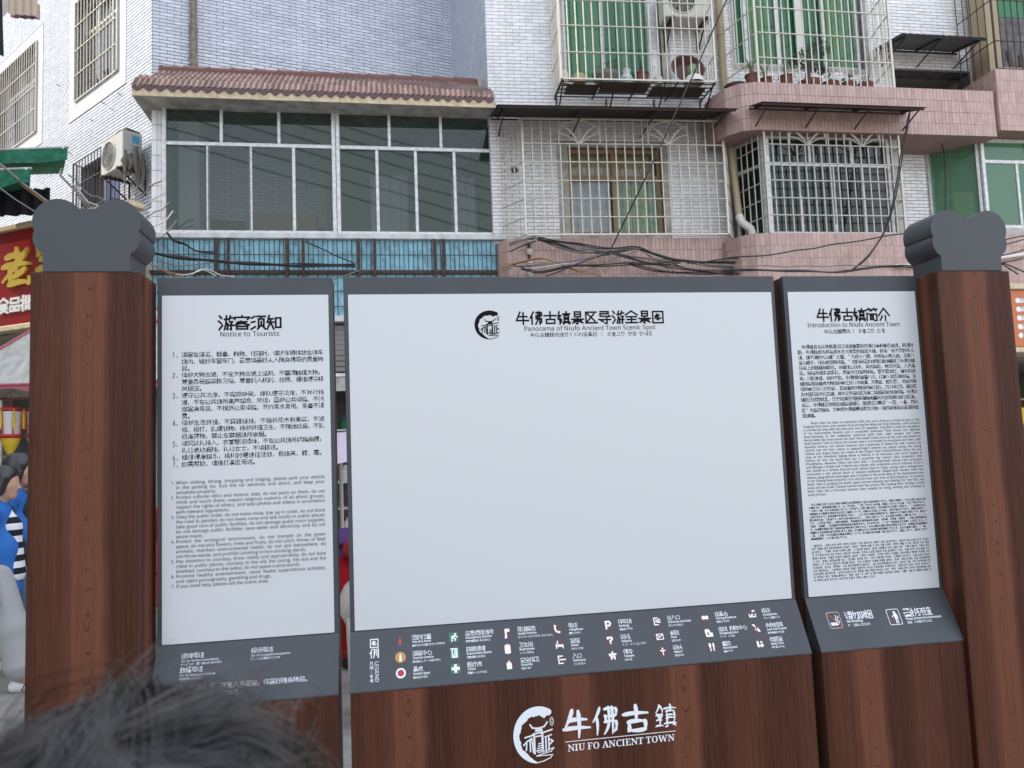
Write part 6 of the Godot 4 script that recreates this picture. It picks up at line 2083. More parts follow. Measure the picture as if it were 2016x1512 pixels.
	# bay window beside the white wall, at the end of the view
	var bay2 := window(o, I, 2.28, 4.6, 4.4, 5.69, -0.25, [2.83, 3.4, 4.0], 5.36, M.aluminium, M.glass_mint, 0.05, [3.02, 3.8])
	var ts := Transform3D(Basis(Vector3.UP, deg_to_rad(-44.0)), Vector3(1.79, 0, -0.69))
	var sd := window(o, ts, 0.0, 0.64, 4.3, 5.69, 0.0, [], 0.0, M.aluminium, M.glass_mint, 0.035)
	mb = MB.new()
	room(mb, 1.9, 4.6, 4.28, 5.7, -3.0, -0.94)
	part(o, "room", mb, M.room_wall)
	mb = MB.new()
	mb.slab(2.35, 2.7, 4.3, 5.15, -1.2, -0.9, 0.01)
	part(o, "wardrobe", mb, M.curtain_gold)
	mb = MB.new()
	mb.slab(2.2, 4.6, 4.3, 4.4, -0.6, -0.2)
	part(o, "bay_sill", mb, M.render_plain)
	# iron cage and sunlit pier at the far end
	grille(o, "iron_cage", I, 2.45, 4.4, 6.6, 8.4, 0.0, 19, [7.6, 7.0], M.rusty_iron, 0.008, [], 0.65, 0.0)
	mb = MB.new()
	mb.slab(2.62, 2.85, 6.585, 9.0, -0.62, -0.3, 0.01)
	part(o, "pier", mb, M.pipe_cream)
	mb = MB.new()
	pierced(mb, 2.7, 5.2, 6.59, 11.0, -0.75, -0.7, [Rect2(2.95, 6.8, 1.8, 1.0)])
	part(o, "end_wall", mb, M.goods_green)
	mb = MB.new()
	room(mb, 2.9, 4.8, 6.7, 7.9, -3.2, -0.76)
	part(o, "room", mb, M.room_plaster)
	mb = MB.new()
	mb.slab(2.55, 3.4, 6.585, 6.66, -0.4, -0.05, 0.01)
	part(o, "ledge_slab", mb, M.render_plain)
	for k in 3:
		rod(o, "leaning_board", Vector3(2.9 + 0.14 * k, 6.67, -0.2), Vector3(2.98 + 0.2 * k, 7.05 - 0.06 * k, -0.35), 0.04, M.bark)
	# short white pipes crossing the lower band
	mb = MB.new()
	mb.tube([Vector3(0.6, 3.8, 0.06), Vector3(1.5, 3.83, 0.06)], 0.022, 10)
	part(o, "waste_pipe", mb, M.pipe_white)
	mb = MB.new()
	mb.tube([Vector3(2.1, 3.9, 0.06), Vector3(3.6, 4.1, 0.06)], 0.024, 10)
	part(o, "waste_pipe", mb, M.pipe_white)
	# plants on the rounded balcony
	var y := 6.272
	var f := FRAME_RIGHT
	for k in 3:
		spiky("agave", "pale striped agave hanging over the rounded pink balcony edge", frame(f, Vector3(-1.1 + 0.24 * k, y, -0.16 - 0.1 * (k % 2))), M.leaf_pale, 0.34, 13, 0.035, "agaves on the rounded balcony", M.clay_pot)
	bonsai(frame(f, Vector3(-0.26, y, -0.2)))
	for k in 3:
		var q := thing("potted_seedling", "low red clay pot with sparse green seedling on the rounded balcony", "potted plant", frame(f, Vector3(0.04 + 0.26 * k, y, -0.2)), "red pots on the rounded balcony")
		mb = MB.new()
		mb.lathe(Vector3.ZERO, [Vector2(0, 0), Vector2(0.09, 0), Vector2(0.115, 0.1), Vector2(0.12, 0.12), Vector2(0.1, 0.12), Vector2(0.095, 0.1), Vector2(0, 0.09)], 16)
		part(q, "pot", mb, M.clay_pot)
		mb = MB.new()
		leaves(mb, Vector3(0, 0.19, 0), Vector3(0.09, 0.09, 0.08), 26, 0.05)
		part(q, "foliage", mb, M.leaf)
	# wash bowl at the curved end
	mb = MB.new()
	mb.lathe(Vector3.ZERO, [Vector2(0, 0), Vector2(0.1, 0), Vector2(0.15, 0.12), Vector2(0.14, 0.12), Vector2(0.09, 0.02), Vector2(0, 0.02)], 18)
	solo("dark_bowl", mb, M.pot_brown, "dark bowl at the curved end of the rounded balcony", "bowl", frame(f, Vector3(-1.25, y, -0.38)))


func bonsai(t: Transform3D) -> void:
	var o := thing("bonsai_tree", "small leaning bonsai tree with dense dark crown in a balcony pot", "tree", t)
	var mb := MB.new()
	mb.lathe(Vector3.ZERO, [Vector2(0, 0), Vector2(0.12, 0), Vector2(0.16, 0.1), Vector2(0.165, 0.12), Vector2(0.14, 0.12), Vector2(0, 0.1)], 18)
	part(o, "pot", mb, M.clay_pot)
	mb = MB.new()
	mb.tube([Vector3(0, 0.08, 0), Vector3(-0.02, 0.22, 0), Vector3(0.0, 0.38, 0.02), Vector3(0.06, 0.5, 0), Vector3(0.14, 0.62, 0)], [0.05, 0.038, 0.028, 0.02, 0.01], 9)
	mb.tube([Vector3(-0.01, 0.3, 0), Vector3(-0.12, 0.38, 0.02), Vector3(-0.2, 0.4, 0.03)], [0.022, 0.014, 0.007], 7)
	mb.tube([Vector3(0.03, 0.44, 0), Vector3(-0.06, 0.54, -0.02), Vector3(-0.08, 0.6, -0.02)], [0.018, 0.012, 0.006], 7)
	part(o, "trunk", mb, M.bark)
	mb = MB.new()
	for b: Array in [[0.14, 0.66, 0.15, 0.1], [0.26, 0.58, 0.1, 0.07], [0.0, 0.56, 0.14, 0.09], [-0.13, 0.47, 0.12, 0.08], [-0.22, 0.38, 0.1, 0.07], [-0.04, 0.36, 0.12, 0.07], [0.12, 0.34, 0.1, 0.06], [0.22, 0.3, 0.07, 0.05]]:
		leaves(mb, Vector3(b[0], b[1], 0), Vector3(b[2], b[3], 0.11), 170, 0.032)
	part(o, "crown", mb, M.leaf_dark)


# ---------------------------------------------------------------- cables
const CABLES_MID := [
	["black", 0.50, [-1.13, 4.26, -0.79, 4.15, -0.45, 4.08, -0.23, 4.07, 0.07, 4.12, 0.17, 4.13]],
	["grey", 0.52, [-1.10, 4.25, -0.69, 4.17, -0.23, 4.09, 0.18, 4.13, 0.41, 4.05, 0.67, 3.97, 1.04, 3.93, 1.86, 3.86]],
	["black", 0.54, [-1.12, 4.26, -0.77, 4.20, -0.18, 4.12, 0.16, 4.13, 0.37, 4.06, 0.58, 3.98, 0.89, 3.94, 1.85, 3.91]],
	["grey", 0.50, [-1.50, 4.18, -1.20, 4.28, -1.08, 4.25, -0.63, 4.08, -0.21, 4.08, 0.24, 4.00, 0.77, 3.96, 1.12, 3.90, 1.86, 3.81]],
	["black", 0.45, [-1.49, 4.22, -1.31, 4.27, -1.16, 4.29]],
	["black", 0.45, [-1.49, 4.11, -1.30, 4.20, -1.14, 4.26]],
	["grey", 0.50, [-1.65, 3.82, -1.40, 3.90, -0.80, 3.95, -0.46, 4.01, -0.23, 4.07]],
	["black", 0.55, [-1.04, 3.77, -0.71, 3.90, -0.47, 3.98, -0.21, 4.07]],
	["orange", 0.50, [-1.65, 3.87, -1.41, 3.96, -1.14, 4.02, -0.97, 3.98, -0.70, 3.89, -0.30, 3.77]],
	["orange", 0.48, [-1.65, 3.86, -1.39, 3.95, -1.12, 4.02, -0.98, 4.00, -0.73, 3.89, -0.50, 3.81]],
	["grey", 0.50, [-0.78, 3.78, -0.36, 3.91, -0.01, 4.04, 0.19, 4.11]],
	["black", 0.60, [-0.19, 4.05, 0.20, 3.93, 0.55, 3.87, 0.90, 3.81, 1.81, 3.74]],
	["black", 0.50, [0.06, 3.93, 0.41, 3.84, 0.79, 3.80, 1.65, 3.78, 1.86, 3.82]],
	["grey", 0.45, [0.23, 4.13, 0.43, 4.01, 0.57, 3.92, 0.74, 3.79]],
	["grey", 0.45, [0.24, 4.12, 0.48, 3.98, 0.67, 3.81]],
	["black", 0.55, [0.64, 3.92, 0.92, 3.83, 1.27, 3.82, 1.84, 3.87]],
	["black", 0.60, [0.81, 3.91, 1.26, 3.95, 1.83, 4.01]],
	["black", 0.50, [-1.45, 3.92, -1.15, 3.83, -0.70, 3.90, 0.06, 3.92, 0.76, 3.94]],
	["white", 0.50, [-1.48, 3.88, -0.98, 3.91, -0.60, 3.97, -0.21, 4.07]],
	["white", 0.40, [-0.35, 4.04, -0.32, 3.93, -0.27, 3.80]],
	["white", 0.40, [-0.20, 4.08, -0.22, 3.94, -0.25, 3.89, -0.28, 3.93]],
]
const CABLES_BAY := [
	["black", 0.30, [-2.09, 4.13, -1.80, 4.09, -1.37, 4.03, -0.99, 4.01, -0.49, 3.99, 0.31, 3.99]],
	["black", 0.32, [-2.08, 4.12, -1.79, 4.07, -1.36, 4.03, -0.99, 4.00, -0.48, 3.97, 0.31, 3.96]],
	["black", 0.25, [-1.95, 4.40, -1.87, 4.30, -1.75, 4.26, -1.60, 4.17, -1.39, 4.15]],
	["grey", 0.25, [-2.09, 4.06, -1.81, 4.00, -1.50, 4.02, -1.39, 4.05]],
	["orange", 0.40, [-2.16, 4.01, -2.05, 3.96, -1.89, 3.85, -1.83, 3.81]],
	["orange", 0.42, [-2.15, 4.01, -2.00, 3.92, -1.79, 3.84, -1.68, 3.80]],
	["white", 0.30, [-2.18, 4.03, -1.98, 3.92, -1.70, 3.87, -1.49, 3.93, -1.32, 3.87, -1.15, 3.85]],
	["white", 0.30, [-1.64, 3.87, -1.54, 3.93, -1.44, 3.90, -1.37, 3.86]],
	["black", 0.40, [-0.29, 4.26, -0.09, 4.17, 0.29, 4.00]],
	["grey", 0.40, [0.04, 3.79, 0.23, 3.85, 0.42, 3.92]],
]
const CABLES_RIGHT := [
	["black", 0.50, [-2.01, 3.78, -1.28, 3.85, -0.27, 4.00, 0.48, 4.11]],
	["black", 0.35, [-0.20, 3.68, 0.08, 3.90, 0.38, 4.37, 0.61, 5.17, 0.77, 5.75]],
	["grey", 0.50, [-2.02, 3.70, -1.04, 3.69, -0.04, 3.70, 0.48, 3.68]],
	["black", 0.50, [-2.02, 3.63, -1.29, 3.63, -0.55, 3.61, 0.22, 3.68, 0.58, 3.66]],
	["black", 0.40, [1.94, 4.05, 2.24, 4.12]],
	["black", 0.40, [1.93, 4.00, 2.24, 4.07]],
	["black", 0.40, [1.84, 3.84, 2.22, 3.93]],
	["black", 0.40, [1.83, 3.75, 2.21, 3.82]],
	["black", 0.35, [1.92, 3.77, 2.24, 3.65]],
	["black", 0.35, [1.92, 3.77, 2.15, 3.61]],
	["black", -0.30, [1.64, 5.86, 1.75, 5.45, 1.70, 4.67]],
]


func curve_through(p: Array, w: float) -> Array:
	var c := Curve3D.new()
	var n := p.size() / 2
	for k in n:
		var here := Vector3(p[k * 2], p[k * 2 + 1], w + rng.randf_range(-0.02, 0.02))
		var prev := Vector3(p[maxi(k - 1, 0) * 2], p[maxi(k - 1, 0) * 2 + 1], w)
		var next := Vector3(p[mini(k + 1, n - 1) * 2], p[mini(k + 1, n - 1) * 2 + 1], w)
		var tan := (next - prev) / 6.0
		c.add_point(here, -tan, tan)
	c.bake_interval = 0.06
	var out := []
	for q in c.get_baked_points():
		out.append(q)
	return out


func cables() -> void:
	for set: Array in [[CABLES_MID, FRAME_MID, "sagging across the pink tiled ledge"], [CABLES_BAY, FRAME_BAY, "strung across the blue sheet front"], [CABLES_RIGHT, FRAME_RIGHT, "hanging in front of the rounded pink balconies"]]:
		for e: Array in set[0]:
			for twin in (2 if e[0] in ["black", "grey"] and e[2].size() > 8 else 1):
				var mb := MB.new()
				var path := curve_through(e[2], e[1])
				var ph := rng.randf() * TAU
				for k in path.size():
					path[k] += Vector3(0, 0.012 * twin + 0.006 * sin(ph + k * 0.4), 0.02 * twin)
				mb.tube(path, 0.009 if e[0] == "black" else 0.0075, 6)
				var word: String = {"black": "black", "grey": "dusty grey", "orange": "orange-brown", "white": "thin white"}[e[0]]
				solo("cable", mb, M["cable_" + e[0]], "%s cable %s" % [word, set[2]], "cable", frame(set[1]), "%s cables %s" % [word, set[2]])
	# one taut cable from the knot on the ledge out over the street
	var mb := MB.new()
	var a: Vector3 = frame(FRAME_MID) * Vector3(-0.2, 4.06, 0.45)
	var b := Vector3(2.95, 7.35, -7.6)
	var pts := []
	for k in 17:
		var f := k / 16.0
		pts.append(a.lerp(b, f) - Vector3(0, 0.08 * sin(f * PI), 0))
	mb.tube(pts, 0.009, 6)
	solo("cable", mb, M.cable_black, "taut black cable rising from the knot on the pink ledge out over the street", "cable")
	mb = MB.new()
	for k in 7:
		mb.ellipsoid(Vector3(rng.randfn(0, 0.02), rng.randfn(0, 0.012), rng.randfn(0, 0.012)), Vector3(0.03, 0.018, 0.018), Basis(Vector3.UP, rng.randf() * 3.0), 5, 8)
	solo("cable_knot", mb, M.goods_green, "green tape knot where the cables cross on the pink ledge", "knot", frame(FRAME_MID, Vector3(-0.22, 4.065, 0.48)))
	# cables overhead, out of view, that the glazed balcony mirrors
	for k in 6:
		mb = MB.new()
		pts = []
		for j in 25:
			var f := j / 24.0
			pts.append(Vector3(lerpf(-8.0, 7.0, f), 8.2 - 3.2 * f + k * 0.42 - 0.15 * sin(f * PI) + 0.015 * sin(j * 2.1 + k), -5.0 + 0.3 * k))
		mb.tube(pts, 0.013, 5)
		solo("overhead_cable", mb, M.cable_black, "black cable crossing high over the street, mirrored in the glazed balcony", "cable", Transform3D.IDENTITY, "cables over the street")


# ---------------------------------------------------------------- shops at the sides
const FRAME_STALL := [Vector3(-6.3789, 0, -9.5), -22.0]


func red_shop() -> void:
	var o := thing("red_shop", "food shop with a glossy red signboard in gold and white characters", "shop", frame(FRAME_STALL))
	var mb := MB.new()
	for k in 5:
		mb.slab(-3.6 + k * 1.17 - 0.16, -3.6 + (k + 1) * 1.17 - 0.164, 3.36, 4.56, -0.12, 0.0, 0.004)
	var b := part(o, "signboard", mb, M.shop_red)
	mb = MB.new()
	mb.slab(-3.8, 2.26, 4.56, 4.63, -0.16, 0.05, 0.01)
	mb.slab(-3.8, 2.26, 3.29, 3.36, -0.16, 0.05, 0.01)
	part(o, "cream_trim", mb, M.cream)
	mb = MB.new()
	write(mb, "老", 0.1, 4.3, 0.46, 0.085, 1.0, 0.0, 0.02)
	write(mb, "字", 0.72, 4.32, 0.46, 0.085, 1.0, 0.0, 0.02)
	write(mb, "号", 1.34, 4.32, 0.46, 0.085, 1.0, 0.0, 0.02)
	raised(b, "gold_lettering", mb, M.gold, 0.035)
	mb = MB.new()
	write(mb, "食品批发", 0.0, 3.71, 0.18, 0.028, 1.15)
	raised(b, "white_lettering", mb, M.letter_white, 0.02)
	mb = MB.new()
	room(mb, -3.8, 2.4, 0.0, 3.29, -3.6, -0.1)
	part(o, "room", mb, M.room_plaster)
	mb = MB.new()
	mb.slab(-3.8, 2.4, 0.0, 4.6, -3.7, -3.601)
	part(o, "back_wall", mb, M.render_plain)
	for k in 4:
		mb = MB.new()
		mb.slab(-1.6, 1.9, 0.4 + k * 0.45, 0.43 + k * 0.45, -1.15, -0.8)
		part(o, "shelf", mb, M.wood_frame)


# lettering given thickness: the strokes once more behind, joined by the frame's depth
func raised(parent: Node3D, called: String, mb: MB, m: Material, depth: float) -> void:
	var out := MB.new()
	var n := mb.v.size()
	for i in range(0, n, 3):
		for k in 3:
			out.vert(mb.v[i + k] + Vector3(0, 0, depth), mb.n[i + k], mb.t[i + k])
		for k in 3:
			var a := mb.v[i + k]
			var b := mb.v[i + (k + 1) % 3]
			out.quad(a + Vector3(0, 0, 0.002), b + Vector3(0, 0, 0.002), b + Vector3(0, 0, depth), a + Vector3(0, 0, depth))
	part(parent, called, out, m)


func market_tent() -> void:
	var o := thing("market_tent", "grey-white market tent with pink piping in front of the red shop", "tent")
	var apex := Vector3(-4.2, 3.62, -8.1)
	var c := [Vector3(-5.5, 2.4, -7.25), Vector3(-2.75, 2.36, -7.15), Vector3(-2.9, 2.4, -8.95), Vector3(-5.9, 2.4, -8.85)]
	var mb := MB.new()
	for k in 4:
		var a: Vector3 = c[k]
		var b: Vector3 = c[(k + 1) % 4]
		var n := 8
		for i in n:
			for j in n:
				var quad := []
				for w: Array in [[i, j], [i + 1, j], [i + 1, j + 1], [i, j + 1]]:
					var e: Vector3 = a.lerp(b, w[0] / float(n))
					var f: float = w[1] / float(n)
					quad.append(e.lerp(apex, f) - Vector3(0, 0.09 * sin(f * PI) * sin(PI * w[0] / float(n)) + 0.05 * sin(f * PI), 0))
				mb.quad(quad[0], quad[1], quad[2], quad[3])
	part(o, "tent_roof", mb, M.tarp_grey)
	mb = MB.new()
	for k in 4:
		var pts := []
		for j in 9:
			var f := j / 8.0
			pts.append((c[k] as Vector3).lerp(apex, f) - Vector3(0, 0.05 * sin(f * PI) - 0.012, 0))
		mb.tube(pts, 0.016, 6)
		mb.tube([c[k], c[(k + 1) % 4]], 0.014, 6)
	part(o, "pink_piping", mb, M.tarp_pink)
	mb = MB.new()
	for k in 2:
		var a: Vector3 = c[k]
		var b: Vector3 = c[k + 1]
		for j in 24:
			var p := a.lerp(b, j / 24.0)
			var q := a.lerp(b, (j + 1) / 24.0)
			var d := Vector3(0, -0.05 - 0.02 * sin(j * 1.7), 0)
			var e := Vector3(0, -0.05 - 0.02 * sin((j + 1) * 1.7), 0)
			mb.quad(p + d, q + e, q, p)
	part(o, "valance", mb, M.tarp_pink)
	for k in 4:
		rod(o, "leg", Vector3(c[k].x, 0, c[k].z), c[k], 0.018, M.aluminium)
	# lanterns under its edge
	for k in 3:
		lantern(Vector3(-5.06 + 0.19 * k, 2.33, -7.32 - 0.12 * k), k)


func lantern(p: Vector3, k: int) -> void:
	var o := thing("palace_lantern", "red and white six-sided lantern with yellow tassels under the market tent", "lantern", Transform3D(Basis(Vector3.UP, 0.3 * k), p), "lanterns under the market tent")
	var mb := MB.new()
	mb.lathe(Vector3.ZERO, [Vector2(0.04, -0.13), Vector2(0.1, -0.15), Vector2(0.11, -0.17)], 6)
	mb.lathe(Vector3.ZERO, [Vector2(0.085, -0.44), Vector2(0.1, -0.42), Vector2(0.085, -0.4)], 6)
	for j in 6:
		var a := TAU * j / 6
		mb.tube([Vector3(cos(a) * 0.102, -0.17, -sin(a) * 0.102), Vector3(cos(a) * 0.085, -0.42, -sin(a) * 0.085)], 0.007, 5)
	mb.tube([Vector3(0, 0, 0), Vector3(0, -0.15, 0)], 0.004, 5)
	part(o, "red_frame", mb, M.goods_red)
	mb = MB.new()
	mb.lathe(Vector3.ZERO, [Vector2(0.08, -0.41), Vector2(0.097, -0.18)], 6)
	part(o, "paper_panel", mb, M.goods_white)
	mb = MB.new()
	for j in 6:
		var a := TAU * j / 6
		var b := Vector3(cos(a) * 0.11, -0.16, -sin(a) * 0.11)
		mb = MB.new()
		mb.tube([b, b + Vector3(0, -0.1, 0), b + Vector3(0, -0.19, 0)], [0.004, 0.012, 0.009], 6)
		part(o, "tassel", mb, M.goods_yellow)
	mb = MB.new()
	mb.lathe(Vector3.ZERO, [Vector2(0.02, -0.6), Vector2(0.07, -0.5), Vector2(0.09, -0.44)], 12)
	part(o, "fringe", mb, M.goods_yellow)


func stall_goods() -> void:
	for k in 6:
		var mb := MB.new()
		mb.box(Vector3(0, 0.14, 0), Vector3(0.4, 0.278, 0.32), Basis.IDENTITY, 0.006)
		var x := -3.35 + (0.44 if k > 2 else 0.0)
		var o := thing("gift_carton", "red gift carton with yellow print stacked beside the scooter under the market tent", "carton", Transform3D(Basis(Vector3.UP, 0.1 * sin(k * 2.0)), Vector3(x, 0.36 + 0.28 * (k % 3), -6.95)), "red gift cartons under the market tent")
		part(o, "box", mb, M.goods_red)
		mb = MB.new()
		for j in 3:
			dash(mb, Vector2(-0.15, 0.08 + 0.06 * j), Vector2(0.15, 0.08 + 0.06 * j), 0.03, 0.1612)
		part(o, "print", mb, M.goods_yellow)
	var t := thing("trestle", "low dark trestle under the red gift cartons", "trestle", Transform3D(Basis.IDENTITY, Vector3(-3.1, 0, -6.95)))
	var mb := MB.new()
	mb.slab(-0.6, 0.6, 0.32, 0.358, -0.25, 0.25, 0.004)
	part(t, "board", mb, M.wood_frame)
	for s: Vector2 in [Vector2(-0.5, -0.2), Vector2(0.5, -0.2), Vector2(-0.5, 0.2), Vector2(0.5, 0.2)]:
		rod(t, "leg", Vector3(s.x, 0, s.y), Vector3(s.x, 0.32, s.y), 0.02, M.dark_iron)


func green_awnings() -> void:
	for k in 2:
		var o := thing("green_awning", ["upper dark green cloth awning on poles in front of the corner house", "lower green cloth awning with a torn edge under the other awning"][k], "awning")
		var x0 := -8.4
		var x1: float = [-4.93, -5.25][k]
		var y: float = [5.22, 4.93][k]
		var zf: float = [-8.45, -8.3][k]
		var drop: float = [0.23, 0.2][k]
		var mb := MB.new()
		var n := 26
		for i in n:
			for j in 6:
				var q := []
				for w: Array in [[i, j], [i + 1, j], [i + 1, j + 1], [i, j + 1]]:
					var f: float = w[0] / float(n)
					var g: float = w[1] / 6.0
					q.append(Vector3(lerpf(x0, x1, f) - 0.62 * g * f, y + 0.05 * g - 0.05 * sin(f * PI * 5.0) * sin(g * PI) - 0.03 * sin(g * PI), zf - 0.95 * g))
				mb.quad(q[0], q[1], q[2], q[3])
			var fa := i / float(n)
			var fb := (i + 1) / float(n)
			var wave := 0.02
			for j in 4:
				var a := Vector3(lerpf(x0, x1, fa), y, zf + wave * sin(fa * 40.0) * j / 4.0)
				var b := Vector3(lerpf(x0, x1, fb), y, zf + wave * sin(fb * 40.0) * j / 4.0)
				var a2 := Vector3(a.x, 0, zf + wave * sin(fa * 40.0) * (j + 1) / 4.0)
				var b2 := Vector3(b.x, 0, zf + wave * sin(fb * 40.0) * (j + 1) / 4.0)
				var da := drop * (1.0 + (0.16 * sin(fa * 31.0) if k else 0.0)) * (1.0 - 0.25 * fa * (1 - k))
				var db := drop * (1.0 + (0.16 * sin(fb * 31.0) if k else 0.0)) * (1.0 - 0.25 * fb * (1 - k))
				mb.quad(Vector3(a2.x, y - da * (j + 1) / 4.0, a2.z), Vector3(b2.x, y - db * (j + 1) / 4.0, b2.z), Vector3(b.x, y - db * j / 4.0, b.z), Vector3(a.x, y - da * j / 4.0, a.z))
		part(o, "cloth", mb, M.awning_green)
		for s in 2:
			var x: float = [x0 + 0.1, x1 - 0.05][s]
			rod(o, "arm", Vector3(x, y - 0.02, zf + 0.01), Vector3(x - 0.6 * s, y + 0.03, zf - 0.95), 0.014, M.aluminium)
			if s == 0:
				rod(o, "post", Vector3(x, 0.0, zf - 0.9), Vector3(x, y + 0.03, zf - 0.9), 0.02, M.aluminium)
			else:
				rod(o, "wall_bracket", Vector3(x - 0.6, y + 0.03, zf - 0.95), Vector3(-6.1, y + 0.1, -11.33), 0.016, M.aluminium)
		rod(o, "front_pole", Vector3(x0, y - 0.012, zf - 0.005), Vector3(x1, y - 0.012, zf - 0.005), 0.014, M.aluminium)
	var backdrop_mb := MB.new()  # black sheet put in for the shaded space behind the awnings
	curtain(backdrop_mb, -8.2, -5.42, 4.6, 4.92, -8.95, 0.03, 0.16)
	solo("shade_backdrop", backdrop_mb, M.cloth_black, "black shade netting put in for the dark behind the green awnings above the red shop", "backdrop")
	for k in 3:
		var mb := MB.new()
		var a: Vector3 = [Vector3(-5.9, 5.25, -8.3), Vector3(-5.85, 5.17, -8.35), Vector3(-5.9, 4.95, -8.3)][k]
		var b: Vector3 = [Vector3(-4.75, 4.28, -8.3), Vector3(-4.8, 4.28, -8.35), Vector3(-4.95, 4.25, -8.3)][k]
		mb.tube([a, a.lerp(b, 0.5) - Vector3(0, 0.03, 0), b], 0.014 if k == 0 else 0.008, 6)
		solo("awning_rope", mb, M.cable_grey if k != 1 else M.cable_orange, ["thick grey cable slung below the green awnings", "tan rope beside the thick cable below the green awnings", "thin grey rope below the lower green awning"][k], "rope")
	# loose loops of cable between awning and corner house
	for k in 5:
		var mb := MB.new()
		var p := []
		for j in 13:
			var f := j / 12.0
			p.append(Vector3(-5.1 + f * 1.1, 5.0 - 0.1 * k - 0.32 * sin(f * PI) - 0.1 * f + 0.03 * sin(j * 1.9 + k), -8.75 - 0.1 * k))
		mb.tube(p, 0.008, 5)
		solo("cable", mb, M.cable_white if k % 2 else M.cable_grey, "%s cable looping under the outdoor unit of the corner house" % ("thin white" if k % 2 else "dusty grey"), "cable", Transform3D.IDENTITY, "%s cables looping below the corner house window" % ("thin white" if k % 2 else "dusty grey"))


func laundry() -> void:
	var pole := MB.new()
	pole.tube([Vector3(-7.6, 8.02, -9.35), Vector3(-5.7, 8.02, -9.75)], 0.015, 8)
	solo("laundry_pole", pole, M.steel_bar, "laundry pole standing out from the corner house", "pole")
	var defs := [["pink_skirt", "pink and beige skirt hanging on the laundry pole", "skirt", -6.22, 0.34, 0.5, "cloth_pink"], ["black_trousers", "black trousers hanging on the laundry pole", "trousers", -6.58, 0.26, 1.05, "cloth_black"], ["pink_shirt", "pale pink shirt hanging on the laundry pole", "shirt", -6.95, 0.36, 0.6, "cloth_pink"]]
	for d: Array in defs:
		var o := thing(d[0], d[1], d[2], Transform3D(Basis(Vector3.UP, 0.2), Vector3(d[3], 8.0, -9.35 - (d[3] + 7.6) * 0.21)))
		var mb := MB.new()
		var n := 14
		for side in 2:
			var zz := 0.02 if side == 0 else -0.02
			for i in n:
				for j in 6:
					var q := []
					for w: Array in [[i, j], [i + 1, j], [i + 1, j + 1], [i, j + 1]]:
						var f: float = w[0] / float(n) - 0.5
						var g: float = w[1] / 6.0
						var wide: float = d[4] * (0.75 + 0.25 * g)
						q.append(Vector3(f * wide, -d[5] * g, zz * (1.0 - absf(f) * 1.9) + 0.025 * g * sin(f * 19.0 + g)))
					if side == 0:
						mb.quad(q[3], q[2], q[1], q[0])
					else:
						mb.quad(q[0], q[1], q[2], q[3])
		part(o, "cloth", mb, M[d[6]])
		if d[0] == "pink_skirt":
			mb = MB.new()
			curtain(mb, -0.17, 0.17, -0.5, -0.28, 0.045, 0.012, 0.09)
			curtain(mb, -0.17, 0.17, -0.5, -0.28, -0.045, 0.012, 0.09)
			part(o, "beige_hem", mb, M.cloth_beige)
		rod(o, "hanger", Vector3(-d[4] * 0.4, 0.0, 0), Vector3(d[4] * 0.4, 0.0, 0), 0.008, M.dark_iron)
		rod(o, "hook", Vector3(0, 0, 0), Vector3(0, 0.03, 0), 0.005, M.dark_iron)


func orange_shop() -> void:
	var o := thing("orange_shop", "shop with an orange signboard and white character beyond the introduction board", "shop", frame(FRAME_RIGHT))
	var mb := MB.new()
	mb.slab(1.4, 5.0, 2.67, 3.42, 0.02, 0.3, 0.008)
	part(o, "signboard", mb, M.shop_orange)
	mb = MB.new()
	mb.slab(1.4, 5.0, 3.425, 3.5, 0.02, 0.34, 0.006)
	mb.slab(1.4, 5.0, 2.6, 2.665, 0.02, 0.31, 0.006)
	part(o, "gold_trim", mb, M.cream)
	mb = MB.new()
	for k in 5:
		var y := 3.28 - k * 0.115
		dash(mb, Vector2(2.155, y), Vector2(2.6, y + 0.02), 0.062, 0.0)
		mb.disc(Vector2(2.15, y), 0.034, 0.0004)
	dash(mb, Vector2(2.36, 3.3), Vector2(2.4, 2.75), 0.06, 0.0008)
	var rs := MB.new()
	for i in mb.v.size():
		rs.vert(mb.v[i] + Vector3(0, 0, 0.3), mb.n[i], mb.t[i])
	part(o, "white_character", rs, M.letter_white)
	mb = MB.new()
	room(mb, 1.5, 4.9, 0.01, 2.58, -4.5, -0.9)
	part(o, "room", mb, M.room_plaster)
	mb = MB.new()
	for k in 6:
		mb.slab(1.9, 4.0, 0.3 + k * 0.34, 0.32 + k * 0.34, -0.6, -0.2)
	part(o, "shelves", mb, M.wood_frame)
	for k in 14:
		mb = MB.new()
		mb.box(Vector3(0, 0.11, 0), Vector3(0.22, 0.22, 0.2), Basis.IDENTITY, 0.01)
		var nm: String = ["goods_yellow", "goods_green", "goods_white", "goods_green"][k % 4]
		solo("shop_goods", mb, M[nm], "%s box on the shelves under the orange signboard" % nm.substr(6), "goods", frame(FRAME_RIGHT, Vector3(2.05 + (k % 5) * 0.3, 0.3205 + 0.34 * (k / 5 + 2), -0.4)), "boxes on the shelves under the orange signboard")


